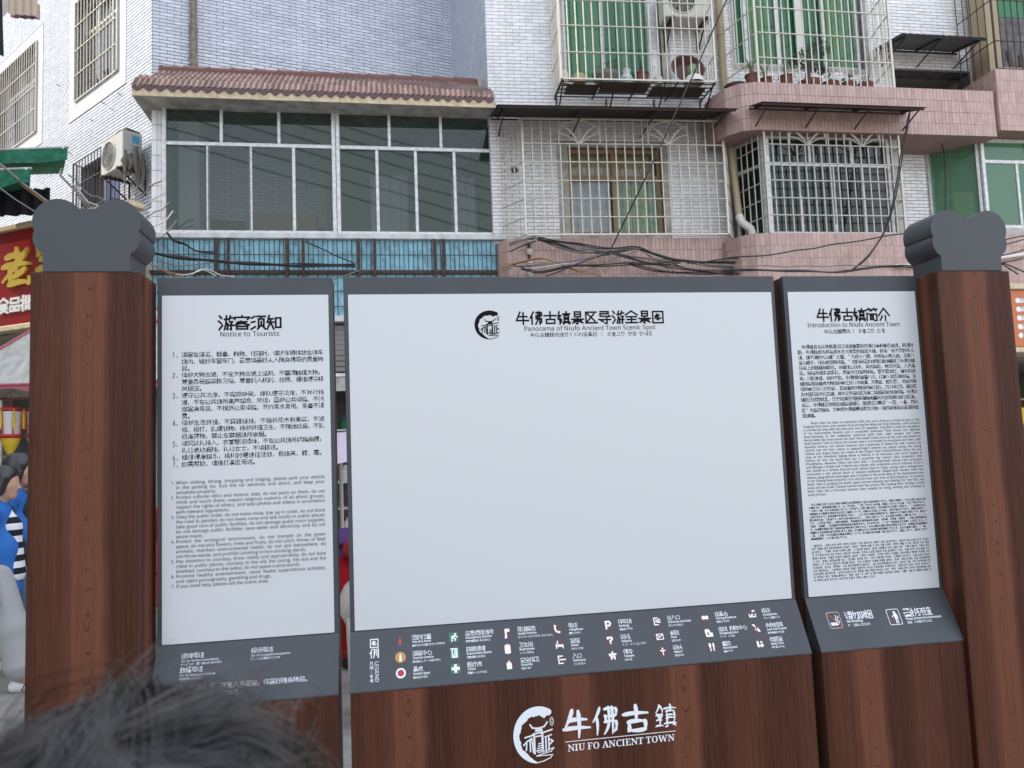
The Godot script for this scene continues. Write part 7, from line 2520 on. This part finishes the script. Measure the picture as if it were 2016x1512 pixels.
# unseen tall house, added to keep the sun off the sign and the pavement
func shading_house() -> void:
	var o := thing("added_shade_house", "unseen tall plain house added to shade the pavement", "building", Transform3D(Basis.IDENTITY, Vector3(-13.0, 0, 2.0)))
	var mb := MB.new()
	mb.slab(-4.0, 4.0, 0.0, 13.0, -11.4, 12.0)
	part(o, "wall", mb, M.render_plain)
	mb = MB.new()
	mb.slab(-4.2, 4.2, 13.0, 13.3, -11.6, 12.2)
	part(o, "roof_slab", mb, M.render_plain)
	for k in 8:
		for r in 3:
			mb = MB.new()
			mb.slab(4.001, 4.02, 2.0 + r * 3.4, 3.6 + r * 3.4, -10.0 + k * 2.7, -8.6 + k * 2.7)
			part(o, "window", mb, M.room_plaster)


# ---------------------------------------------------------------- scooter with rain canopy, behind the gap between the boards
func scooter() -> void:
	var o := thing("motor_scooter", "red and white motor scooter with a pale rain canopy, parked behind the sign", "scooter", Transform3D(Basis(Vector3.UP, deg_to_rad(-72.0)), Vector3(-1.149, 0, -5.4)))
	# local x runs from tail (-) to front (+)
	for s: float in [-0.62, 0.6]:
		var mb := MB.new()
		var ring := []
		for k in 29:
			ring.append(Vector3(s + cos(TAU * k / 28) * 0.2, 0.245 + sin(TAU * k / 28) * 0.2, 0))
		mb.tube(ring, 0.045, 10, false)
		var w := part(o, "wheel", mb, M.rubber)
		mb = MB.new()
		mb.lathe(Vector3(s, 0.245, 0), [Vector2(0.02, -0.05), Vector2(0.06, -0.045), Vector2(0.165, -0.02), Vector2(0.165, 0.02), Vector2(0.06, 0.045), Vector2(0.02, 0.05)], 24, Basis(Vector3.RIGHT, PI / 2))
		part(w, "rim", mb, M.steel_bar_grey)
	# body
	var b := MB.new()
	b.extrude(PackedVector2Array([Vector2(-0.95, 0.72), Vector2(-0.9, 0.5), Vector2(-0.7, 0.46), Vector2(-0.4, 0.5), Vector2(-0.28, 0.3), Vector2(0.18, 0.27), Vector2(0.25, 0.36), Vector2(-0.1, 0.4), Vector2(-0.18, 0.62), Vector2(-0.5, 0.7)]), -0.14, 0.14)
	part(o, "body", b, M.scooter_red)
	b = MB.new()
	b.extrude(PackedVector2Array([Vector2(0.2, 0.3), Vector2(0.3, 0.34), Vector2(0.42, 0.72), Vector2(0.36, 0.95), Vector2(0.3, 0.92), Vector2(0.3, 0.6)]), -0.2, 0.2)
	part(o, "leg_shield", b, M.scooter_red)
	b = MB.new()
	b.ellipsoid(Vector3(0.42, 0.66, 0), Vector3(0.1, 0.17, 0.14))
	part(o, "nose_panel", b, M.scooter_white)
	b = MB.new()
	b.ellipsoid(Vector3(-0.42, 0.77, 0), Vector3(0.42, 0.075, 0.15))
	part(o, "seat", b, M.rubber)
	b = MB.new()
	b.extrude(PackedVector2Array([Vector2(0.34, 0.42), Vector2(0.42, 0.5), Vector2(0.62, 0.53), Vector2(0.84, 0.44), Vector2(0.86, 0.4), Vector2(0.62, 0.48), Vector2(0.46, 0.44)]), -0.07, 0.07)
	part(o, "front_mudguard", b, M.scooter_red)
	b = MB.new()
	b.tube([Vector3(0.6, 0.245, 0.08), Vector3(0.46, 0.6, 0.08)], 0.02, 8)
	b.tube([Vector3(0.6, 0.245, -0.08), Vector3(0.46, 0.6, -0.08)], 0.02, 8)
	b.tube([Vector3(0.44, 0.6, 0), Vector3(0.33, 1.0, 0)], 0.025, 8)
	part(o, "fork", b, M.steel_bar_grey)
	b = MB.new()
	b.tube([Vector3(0.28, 1.06, -0.34), Vector3(0.33, 1.02, -0.12), Vector3(0.33, 1.02, 0.12), Vector3(0.28, 1.06, 0.34)], 0.014, 8)
	b.tube([Vector3(0.28, 1.06, -0.36), Vector3(0.3, 1.05, -0.23)], 0.021, 8)
	b.tube([Vector3(0.28, 1.06, 0.36), Vector3(0.3, 1.05, 0.23)], 0.021, 8)
	part(o, "handlebar", b, M.rubber)
	b = MB.new()
	b.ellipsoid(Vector3(0.4, 1.0, 0), Vector3(0.07, 0.08, 0.11))
	part(o, "headlight_pod", b, M.scooter_red)
	b = MB.new()
	b.ellipsoid(Vector3(0.45, 0.99, 0), Vector3(0.03, 0.05, 0.07))
	part(o, "headlight", b, M.porcelain)
	for s: float in [-1.0, 1.0]:
		b = MB.new()
		b.tube([Vector3(0.3, 1.05, 0.22 * s), Vector3(0.3, 1.2, 0.3 * s)], 0.006, 6)
		b.ellipsoid(Vector3(0.3, 1.23, 0.31 * s), Vector3(0.012, 0.045, 0.065))
		part(o, "mirror", b, M.rubber)
		b = MB.new()
		b.ellipsoid(Vector3(0.38, 0.9, 0.16 * s), Vector3(0.03, 0.025, 0.03))
		part(o, "indicator", b, M.shop_orange)
	b = MB.new()
	b.slab(0.3, 0.31, 0.82, 1.13, -0.22, 0.2)
	part(o, "windscreen_cloth", b, M.cloth_purple)
	b = MB.new()
	for i in 14:
		for j in 8:
			var q := []
			for w: Array in [[i, j], [i + 1, j], [i + 1, j + 1], [i, j + 1]]:
				var f: float = w[0] / 14.0
				var g: float = w[1] / 8.0 - 0.5
				q.append(Vector3(lerpf(-0.95, 0.75, f), 1.5 + 0.27 * sin(PI * (0.12 + 0.8 * f)) - 0.35 * g * g, g * 0.8))
			b.quad(q[3], q[2], q[1], q[0])
	var cn := part(o, "rain_canopy", b, M.canopy_pink)
	for g: float in [-0.36, 0.36]:
		b = MB.new()
		var pts := []
		for i in 15:
			var f := i / 14.0
			pts.append(Vector3(lerpf(-0.95, 0.75, f), 1.5 + 0.27 * sin(PI * (0.12 + 0.8 * f)) - 0.06, g))
		b.tube(pts, 0.009, 6)
		b.tube([Vector3(0.75, 1.52, g), Vector3(0.62, 1.2, g * 0.8), Vector3(0.36, 0.75, g * 0.4)], 0.009, 6)
		part(cn, "canopy_rod", b, M.rod_yellow)
	b = MB.new()
	b.tube([Vector3(-0.7, 0.72, 0), Vector3(-0.72, 1.6, 0)], 0.014, 6)
	part(cn, "canopy_stay", b, M.steel_bar_grey)
	b = MB.new()
	b.tube([Vector3(-0.1, 0.28, 0.12), Vector3(-0.14, 0.01, 0.2)], 0.012, 6)
	b.tube([Vector3(-0.1, 0.28, 0.1), Vector3(-0.1, 0.02, -0.18)], 0.012, 6)
	part(o, "kick_stand", b, M.dark_iron)


# ---------------------------------------------------------------- people
# smooth union of tapered capsules, meshed as surface nets; bones are [a, b, radius at a, radius at b]
func blob(mb: MB, bones: Array, k: float, cell: float) -> void:
	var lo := Vector3.INF
	var hi := -Vector3.INF
	for b: Array in bones:
		var r := maxf(b[2], b[3]) + k + cell * 2
		for p: Vector3 in [b[0], b[1]]:
			lo = lo.min(p - Vector3.ONE * r)
			hi = hi.max(p + Vector3.ONE * r)
	var nx := int((hi.x - lo.x) / cell) + 2
	var ny := int((hi.y - lo.y) / cell) + 2
	var nz := int((hi.z - lo.z) / cell) + 2
	var f := PackedFloat32Array()
	f.resize(nx * ny * nz)
	f.fill(1.0)
	for b: Array in bones:
		var a: Vector3 = b[0]
		var e: Vector3 = b[1] - b[0]
		var ee := maxf(e.length_squared(), 0.0000001)
		var r := maxf(b[2], b[3]) + k * 1.5 + cell * 2
		var l: Vector3 = (((b[0] as Vector3).min(b[1]) - Vector3.ONE * r - lo) / cell).floor().max(Vector3.ZERO)
		var h: Vector3 = (((b[0] as Vector3).max(b[1]) + Vector3.ONE * r - lo) / cell).ceil()
		for z in range(int(l.z), mini(int(h.z) + 1, nz)):
			for y in range(int(l.y), mini(int(h.y) + 1, ny)):
				var row := (z * ny + y) * nx
				for x in range(int(l.x), mini(int(h.x) + 1, nx)):
					var p := lo + Vector3(x, y, z) * cell
					var t := clampf((p - a).dot(e) / ee, 0.0, 1.0)
					var d := p.distance_to(a + e * t) - lerpf(b[2], b[3], t)
					var o := f[row + x]
					var q := maxf(k - absf(o - d), 0.0) / k
					f[row + x] = minf(o, d) - q * q * k * 0.25
	var at_cell := {}
	var ps := []
	var ns := []
	var sx := 1
	var sy := nx
	var sz := nx * ny
	for z in nz - 1:
		for y in ny - 1:
			for x in nx - 1:
				var i := (z * ny + y) * nx + x
				var v := [f[i], f[i + sx], f[i + sy], f[i + sx + sy], f[i + sz], f[i + sx + sz], f[i + sy + sz], f[i + sx + sy + sz]]
				var neg := 0
				for w: float in v:
					neg += 1 if w < 0 else 0
				if neg == 0 or neg == 8:
					continue
				var sum := Vector3.ZERO
				var cnt := 0
				for e: Array in [[0, 1], [2, 3], [4, 5], [6, 7], [0, 2], [1, 3], [4, 6], [5, 7], [0, 4], [1, 5], [2, 6], [3, 7]]:
					var va: float = v[e[0]]
					var vb: float = v[e[1]]
					if (va < 0) != (vb < 0):
						var t := va / (va - vb)
						var pa := Vector3(e[0] & 1, (e[0] >> 1) & 1, e[0] >> 2)
						var pb := Vector3(e[1] & 1, (e[1] >> 1) & 1, e[1] >> 2)
						sum += pa.lerp(pb, t)
						cnt += 1
				at_cell[i] = ps.size()
				ps.append(lo + (Vector3(x, y, z) + sum / cnt) * cell)
				ns.append(Vector3(v[1] + v[3] + v[5] + v[7] - v[0] - v[2] - v[4] - v[6], v[2] + v[3] + v[6] + v[7] - v[0] - v[1] - v[4] - v[5], v[4] + v[5] + v[6] + v[7] - v[0] - v[1] - v[2] - v[3]).normalized())
	for i: int in at_cell:
		for ax in 3:
			var s1: int = [sy, sz, sx][ax]
			var s2: int = [sz, sx, sy][ax]
			var s0: int = [sx, sy, sz][ax]
			if not (at_cell.has(i - s1) and at_cell.has(i - s2) and at_cell.has(i - s1 - s2)):
				continue
			var va := f[i]
			var vb := f[i + s0]
			if (va < 0) == (vb < 0):
				continue
			var id := [at_cell[i - s1 - s2], at_cell[i - s2], at_cell[i], at_cell[i - s1]]
			if va > 0:
				id.reverse()
			mb.quad_n([ps[id[0]], ps[id[1]], ps[id[2]], ps[id[3]]], [ns[id[0]], ns[id[1]], ns[id[2]], ns[id[3]]])


# a woman walking; local +x is ahead of her, y up
func walker(label: String, t: Transform3D, kind: int) -> void:
	var o := thing("person", label, "person", t, "women walking past the shops")
	var V := func(x: float, y: float, z: float) -> Vector3: return Vector3(x, y, z)
	var hip := [Vector3(0.0, 0.86, 0.085), Vector3(0.0, 0.86, -0.085)]
	var knee := [Vector3(0.13, 0.47, 0.095), Vector3(-0.02, 0.46, -0.09)]
	var ankle := [Vector3(0.2, 0.09, 0.1), Vector3(-0.24, 0.14, -0.09)]
	var sh := [Vector3(-0.02, 1.31, 0.17), Vector3(-0.02, 1.31, -0.17)]
	var el := [Vector3(-0.05, 1.04, 0.225), Vector3(0.06, 1.03, -0.22)]
	var wr := [Vector3(0.01, 0.8, 0.24), Vector3(0.22, 0.84, -0.2)]
	var skull := Vector3(0.035, 1.53, 0)
	var bones := [
		[Vector3(0, 0.9, 0), Vector3(-0.01, 1.1, 0), 0.125, 0.105], [Vector3(-0.01, 1.1, 0), Vector3(-0.02, 1.28, 0), 0.105, 0.1], [sh[0], sh[1], 0.055, 0.055],
		[Vector3(-0.01, 1.32, 0), Vector3(0.015, 1.45, 0), 0.05, 0.047], [skull + Vector3(-0.015, 0.03, 0), skull + Vector3(-0.01, 0.0, 0), 0.088, 0.084],
		[skull + Vector3(0.03, -0.02, 0), skull + Vector3(0.04, -0.075, 0), 0.062, 0.042],
	]
	for s in 2:
		bones.append([hip[s], knee[s], 0.085, 0.055])
		bones.append([knee[s], ankle[s], 0.053, 0.036])
		bones.append([ankle[s], ankle[s] + Vector3(0.13, -0.05, 0), 0.035, 0.03])
		bones.append([sh[s], el[s], 0.045, 0.036])
		bones.append([el[s], wr[s], 0.036, 0.024])
	var mb := MB.new()
	blob(mb, bones, 0.04, 0.015)
	# face and hands with a finer mesh, in the body's own surface
	var fine := [[skull + Vector3(0.078, 0.005, 0), skull + Vector3(0.098, -0.028, 0), 0.009, 0.014], [skull + Vector3(0.062, -0.055, -0.016), skull + Vector3(0.062, -0.055, 0.016), 0.02, 0.02], [skull + Vector3(0.03, -0.02, 0), skull + Vector3(0.045, -0.08, 0), 0.062, 0.04], [skull + Vector3(0.02, 0.02, 0), skull + Vector3(0.02, 0.0, 0), 0.076, 0.074]]
	for s: float in [-1.0, 1.0]:
		fine.append([skull + Vector3(-0.005, 0.015, 0.084 * s), skull + Vector3(-0.012, -0.022, 0.08 * s), 0.016, 0.01])
		fine.append([skull + Vector3(0.066, 0.032, 0.018 * s), skull + Vector3(0.058, 0.034, 0.046 * s), 0.012, 0.01])
	blob(mb, fine, 0.018, 0.006)
	for s in 2:
		var w: Vector3 = wr[s]
		var dir := (w - el[s] as Vector3).normalized()
		var side := Vector3(1, 0, 0)
		var hand := [[w, w + dir * 0.08, 0.024, 0.028], [w + dir * 0.02 + side * 0.02, w + dir * 0.07 + side * 0.045, 0.012, 0.009]]
		for q in 4:
			var root: Vector3 = w + dir * 0.075 + side * (0.024 - 0.016 * q)
			var l: float = [0.045, 0.05, 0.046, 0.036][q]
			var mid := root + dir * l + Vector3(0.006, 0, 0)
			hand.append([root, mid, 0.0095, 0.009])
			hand.append([mid, mid + (dir + Vector3(0.5, 0, 0)).normalized() * l * 0.6, 0.009, 0.0075])
		blob(mb, hand, 0.01, 0.005)
	part(o, "body", mb, M.skin)
	# features
	mb = MB.new()
	for s: float in [-1.0, 1.0]:
		mb.ellipsoid(skull + Vector3(0.081, 0.012, 0.031 * s), Vector3(0.006, 0.005, 0.012), Basis.IDENTITY, 5, 8)
		mb.tube([skull + Vector3(0.087, 0.034, 0.016 * s), skull + Vector3(0.083, 0.038, 0.034 * s), skull + Vector3(0.07, 0.033, 0.05 * s)], 0.003, 5)
	part(o, "eyes", mb, M.hair_black)
	mb = MB.new()
	mb.tube([skull + Vector3(0.078, -0.06, -0.018), skull + Vector3(0.085, -0.058, 0), skull + Vector3(0.078, -0.06, 0.018)], [0.003, 0.006, 0.003], 6)
	part(o, "lips", mb, M.lip)
	# hair
	mb = MB.new()
	var hair := [[skull + Vector3(-0.03, 0.05, 0), skull + Vector3(-0.035, 0.0, 0), 0.098, 0.096], [skull + Vector3(0.03, 0.085, -0.03), skull + Vector3(0.03, 0.085, 0.03), 0.055, 0.055]]
	for s: float in [-1.0, 1.0]:
		hair.append([skull + Vector3(0.02, 0.05, 0.07 * s), skull + Vector3(-0.01, -0.06, 0.085 * s), 0.035, 0.024])
		if kind == 1:
			hair.append([skull + Vector3(-0.02, -0.02, 0.075 * s), Vector3(0.0, 1.2, 0.1 * s), 0.04, 0.03])
	if kind == 1:
		hair.append([skull + Vector3(-0.06, -0.02, 0), Vector3(-0.1, 1.2, 0), 0.075, 0.07])
	else:
		hair.append([skull + Vector3(-0.09, -0.03, 0), skull + Vector3(-0.13, -0.09, 0), 0.05, 0.03])
	blob(mb, hair, 0.03, 0.009)
	part(o, "hair", mb, M.hair_black)
	# jacket, open over a striped shirt
	mb = MB.new()
	var jac := [[Vector3(-0.01, 0.76, 0), Vector3(-0.015, 1.05, 0), 0.172, 0.158], [Vector3(-0.015, 1.05, 0), Vector3(-0.03, 1.27, 0), 0.158, 0.128], [sh[0] + Vector3(0, 0.0, -0.03), sh[1] + Vector3(0, 0, 0.03), 0.075, 0.075], [Vector3(-0.02, 1.36, -0.04), Vector3(-0.02, 1.36, 0.04), 0.06, 0.06]]
	blob(mb, jac, 0.06, 0.014)
	part(o, "jacket", mb, M.jacket_blue)
	mb = MB.new()
	blob(mb, [[Vector3(0.085, 0.86, 0), Vector3(0.065, 1.2, 0), 0.1, 0.085], [Vector3(0.065, 1.2, 0), Vector3(0.01, 1.33, 0), 0.08, 0.07]], 0.05, 0.014)
	part(o, "striped_shirt", mb, M.stripes if kind == 0 else M.jacket_navy)
	for s in 2:
		mb = MB.new()
		blob(mb, [[sh[s], el[s], 0.076, 0.062], [el[s], wr[s] + Vector3(0, 0.02, 0), 0.062, 0.044]], 0.03, 0.012)
		part(o, "sleeve", mb, M.jacket_navy if kind == 0 else M.jacket_blue)
	mb = MB.new()
	mb.slab(0.06, 0.075, 0.95, 1.12, 0.1, 0.125, 0.005)
	part(o, "pocket_zip", mb, M.jacket_navy)
	# trousers and shoes
	mb = MB.new()
	var tr := [[Vector3(0, 0.92, 0), Vector3(0, 0.84, 0), 0.135, 0.14]]
	for s in 2:
		tr.append([hip[s], knee[s], 0.12, 0.105])
		tr.append([knee[s], ankle[s] + Vector3(-0.01, 0.1, 0), 0.108, 0.112])
		tr.append([ankle[s] + Vector3(-0.01, 0.1, 0), ankle[s] + Vector3(0, 0.05, 0), 0.105, 0.06])
	blob(mb, tr, 0.04, 0.014)
	part(o, "trousers", mb, M.trouser_grey if kind == 0 else M.jeans)
	for s in 2:
		var a: Vector3 = ankle[s]
		var pitch := 0.0 if s == 0 else -0.35
		var turn := Basis(Vector3(0, 0, 1), pitch)
		mb = MB.new()
		var c := a + Vector3(0, -0.055, 0)
		blob(mb, [[c + turn * Vector3(-0.05, 0.005, 0), c + turn * Vector3(0.06, 0, 0), 0.042, 0.045], [c + turn * Vector3(0.06, 0, 0), c + turn * Vector3(0.17, -0.005, 0), 0.045, 0.034], [c + turn * Vector3(-0.03, 0.03, 0), c + turn * Vector3(-0.02, 0.07, 0), 0.04, 0.036]], 0.02, 0.01)
		var shoe := part(o, "shoe", mb, M.shoe_white)
		mb = MB.new()
		for q in 2:
			var zz := 0.047 if q == 0 else -0.047
			for j in 3:
				mb.tube([c + turn * Vector3(0.01 + j * 0.03, -0.02, zz), c + turn * Vector3(0.03 + j * 0.03, 0.03, zz * 0.8)], 0.005, 5)
		part(shoe, "dark_stripes", mb, M.cloth_black)
		mb = MB.new()
		mb.tube([a + Vector3(-0.012, 0.0, 0), a + Vector3(-0.012, 0.06, 0)], 0.041, 10)
		part(o, "sock", mb, M.sock_red if kind == 0 else M.cloth_black)


func stripes() -> void:
	var im := Image.create(4, 32, false, Image.FORMAT_RGB8)
	for y in 32:
		for x in 4:
			im.set_pixel(x, y, Color(0.86, 0.86, 0.88) if y < 16 else Color(0.07, 0.08, 0.12))
	var m := mat("stripes", Color.WHITE, 0.9)
	m.albedo_texture = ImageTexture.create_from_image(im)
	m.uv1_scale = Vector3(1, 1.0 / 0.095, 1)
	m.texture_filter = BaseMaterial3D.TEXTURE_FILTER_NEAREST


# someone close in front of the lens: crown of a head with loose dark hair
func onlooker() -> void:
	var o := thing("person", "onlooker seen from behind, dark tousled hair in front of the notice board", "person", Transform3D(Basis(Vector3.UP, deg_to_rad(20.0)), Vector3(-0.278, 0, -0.55)))
	var c := Vector3(0, 1.309, 0)
	var mb := MB.new()
	blob(mb, [[c + Vector3(0, 0.02, 0), c, 0.09, 0.088], [c + Vector3(0, -0.02, -0.03), c + Vector3(0, -0.1, -0.045), 0.065, 0.045], [c + Vector3(0, -0.1, 0.01), Vector3(0, 1.12, 0.02), 0.05, 0.055], [Vector3(-0.16, 1.08, 0.02), Vector3(0.16, 1.08, 0.02), 0.06, 0.06], [Vector3(0, 1.08, 0.02), Vector3(0, 0.78, 0), 0.12, 0.12], [Vector3(-0.17, 1.08, 0.02), Vector3(-0.22, 0.8, 0), 0.045, 0.036], [Vector3(0.17, 1.08, 0.02), Vector3(0.22, 0.8, 0), 0.045, 0.036], [Vector3(-0.22, 0.8, 0), Vector3(-0.2, 0.58, -0.05), 0.036, 0.026], [Vector3(0.22, 0.8, 0), Vector3(0.2, 0.58, -0.05), 0.036, 0.026], [Vector3(-0.08, 0.76, 0), Vector3(-0.09, 0.42, 0), 0.085, 0.058], [Vector3(0.08, 0.76, 0), Vector3(0.09, 0.42, 0), 0.085, 0.058], [Vector3(-0.09, 0.42, 0), Vector3(-0.09, 0.06, 0.02), 0.055, 0.036], [Vector3(0.09, 0.42, 0), Vector3(0.09, 0.06, 0.02), 0.055, 0.036], [Vector3(-0.09, 0.045, 0.03), Vector3(-0.09, 0.04, -0.12), 0.036, 0.03], [Vector3(0.09, 0.045, 0.03), Vector3(0.09, 0.04, -0.12), 0.036, 0.03]], 0.035, 0.014)
	part(o, "body", mb, M.skin)
	mb = MB.new()
	blob(mb, [[Vector3(0, 1.08, 0.02), Vector3(0, 0.75, 0.01), 0.14, 0.15], [Vector3(-0.16, 1.07, 0.02), Vector3(0.16, 1.07, 0.02), 0.078, 0.078], [Vector3(-0.17, 1.07, 0.02), Vector3(-0.22, 0.8, 0), 0.066, 0.055], [Vector3(0.17, 1.07, 0.02), Vector3(0.22, 0.8, 0), 0.066, 0.055], [Vector3(-0.22, 0.8, 0), Vector3(-0.2, 0.62, -0.04), 0.055, 0.042], [Vector3(0.22, 0.8, 0), Vector3(0.2, 0.62, -0.04), 0.055, 0.042]], 0.04, 0.014)
	part(o, "coat", mb, M.jacket_navy)
	mb = MB.new()
	blob(mb, [[Vector3(-0.08, 0.78, 0), Vector3(-0.09, 0.42, 0), 0.1, 0.078], [Vector3(0.08, 0.78, 0), Vector3(0.09, 0.42, 0), 0.1, 0.078], [Vector3(-0.09, 0.42, 0), Vector3(-0.09, 0.08, 0.02), 0.075, 0.06], [Vector3(0.09, 0.42, 0), Vector3(0.09, 0.08, 0.02), 0.075, 0.06]], 0.03, 0.014)
	part(o, "trousers", mb, M.cloth_black)
	# scalp hair underneath, locks of loose strands over it
	mb = MB.new()
	blob(mb, [[c + Vector3(0, 0.03, 0.005), c + Vector3(0, -0.03, 0.012), 0.1, 0.1]], 0.02, 0.008)
	var cap := part(o, "hair", mb, M.hair_black)
	for tone in 2:
		mb = MB.new()
		for k in 330:
			var a := rng.randf() * TAU
			var th := acos(lerpf(1.0, -0.1, rng.randf()))
			# a lock starts at d on the crown and sweeps sideways and down round the head
			var d := Vector3(sin(th) * cos(a), cos(th), sin(th) * sin(a))
			var sweep := Vector3(0.75, 0.0, 0.35).rotated(Vector3.UP, rng.randfn(0.0, 0.7))
			if d.x < -0.25:
				sweep.x *= -1.0
			var along := (sweep + Vector3(d.x, -0.25, d.z) * 0.7 + Vector3(rng.randfn(0, 0.2), rng.randfn(0, 0.2), rng.randfn(0, 0.2))).normalized()
			var l := rng.randf_range(0.07, 0.16)
			var lift := absf(rng.randfn(0.0, 0.009)) + 0.003
			var bend := rng.randfn(0.0, 0.7)
			if rng.randf() < 0.16:
				lift += rng.randf() * 0.022
			for h in 22:
				var root := d * 0.1 + Vector3(rng.randfn(0, 0.004), rng.randfn(0, 0.004), rng.randfn(0, 0.004))
				var dir := (along + Vector3(rng.randfn(0, 0.07), rng.randfn(0, 0.07), rng.randfn(0, 0.07))).normalized()
				var up := lift * rng.randf_range(0.6, 1.4)
				var pts := []
				for j in 7:
					var f := j / 6.0
					var turned := dir.rotated(d, bend * f * 1.6)
					var q := root + turned * l * f
					var out := q.normalized()
					var rad := 0.1 + up * sin(f * 2.5) + 0.004 * sin(f * 9.0 + bend * 5.0)
					pts.append(c + Vector3(0, 0.015, 0) + out * rad * Vector3(1.13, 1.06, 1.05))
				var side := dir.cross(d).normalized() * rng.randf_range(0.00025, 0.0006)
				for j in 6:
					var wa := 1.0 - 0.14 * j
					var wb := 1.0 - 0.14 * (j + 1)
					mb.quad(pts[j] - side * wa, pts[j] + side * wa, pts[j + 1] + side * wb, pts[j + 1] - side * wb)
		part(cap, "loose_strands", mb, M.hair_black if tone == 0 else M.hair_grey_black)


func people() -> void:
	stripes()
	walker("woman in blue jacket with black sleeves, striped shirt and grey trousers, walking", Transform3D(Basis(Vector3.UP, deg_to_rad(17.0)).scaled(Vector3.ONE * 0.97), Vector3(-3.82, 0, -5.72)), 0)
	walker("woman with long black hair in blue jacket and jeans, walking behind another woman", Transform3D(Basis(Vector3.UP, deg_to_rad(22.0)).scaled(Vector3.ONE * 1.03), Vector3(-4.05, 0, -6.25)), 1)
	onlooker()


# ---------------------------------------------------------------- the scene
func _ready() -> void:
	rng.seed = 20240611
	var cam := Camera3D.new()
	cam.name = "camera"
	add_child(cam)
	cam.transform = Transform3D(Basis(Vector3.RIGHT, deg_to_rad(4.8377)) * Basis(Vector3.BACK, deg_to_rad(-2.2125)), Vector3(0, 1.6, 0))
	cam.fov = 53.07
	cam.near = 0.05
	cam.far = 400.0
	var lens := CameraAttributesPhysical.new()
	lens.frustum_focal_length = 24.03
	lens.frustum_focus_distance = 3.4
	lens.frustum_near = 0.05
	lens.frustum_far = 400.0
	lens.exposure_aperture = 6.0
	cam.attributes = lens
	cam.current = true

	var env := Environment.new()
	env.background_mode = Environment.BG_SKY
	var sky := Sky.new()
	var sm := ProceduralSkyMaterial.new()
	sm.sky_top_color = Color(0.8, 0.84, 0.905)
	sm.sky_horizon_color = Color(0.97, 0.965, 0.955)
	sm.sky_curve = 0.12
	sm.ground_bottom_color = Color(0.3, 0.29, 0.27)
	sm.ground_horizon_color = Color(0.6, 0.6, 0.6)
	sm.sun_angle_max = 1.0
	sky.sky_material = sm
	env.sky = sky
	env.background_energy_multiplier = 1.0
	env.tonemap_mode = Environment.TONE_MAPPER_LINEAR
	env.tonemap_exposure = 2.6
	env.sdfgi_enabled = true
	env.ssao_enabled = true
	env.ssil_enabled = true
	var we := WorldEnvironment.new()
	we.name = "environment"
	we.environment = env
	add_child(we)

	var sun := DirectionalLight3D.new()
	sun.name = "sun"
	sun.light_color = Color(1.0, 0.95, 0.87)
	sun.light_energy = 0.7
	sun.light_angular_distance = 0.55
	sun.shadow_enabled = true
	add_child(sun)
	sun.look_at_from_position(Vector3(-9.2, 8.0, -0.9), Vector3.ZERO)

	make_materials()
	read_glyphs()
	build_setting()
	build_sign()
	corner_house()
	glazed_balcony()
	blue_front()
	ground_shop()
	middle_house()
	rounded_house()
	cables()
	red_shop()
	market_tent()
	stall_goods()
	green_awnings()
	laundry()
	orange_shop()
	shading_house()
	scooter()
	people()


func build_setting() -> void:
	var mb := MB.new()
	mb.quad(Vector3(-120, 0, 120), Vector3(120, 0, 120), Vector3(120, 0, -120), Vector3(-120, 0, -120))
	var g := part(self, "ground", mb, M.concrete)
	g.set_meta("kind", "structure")
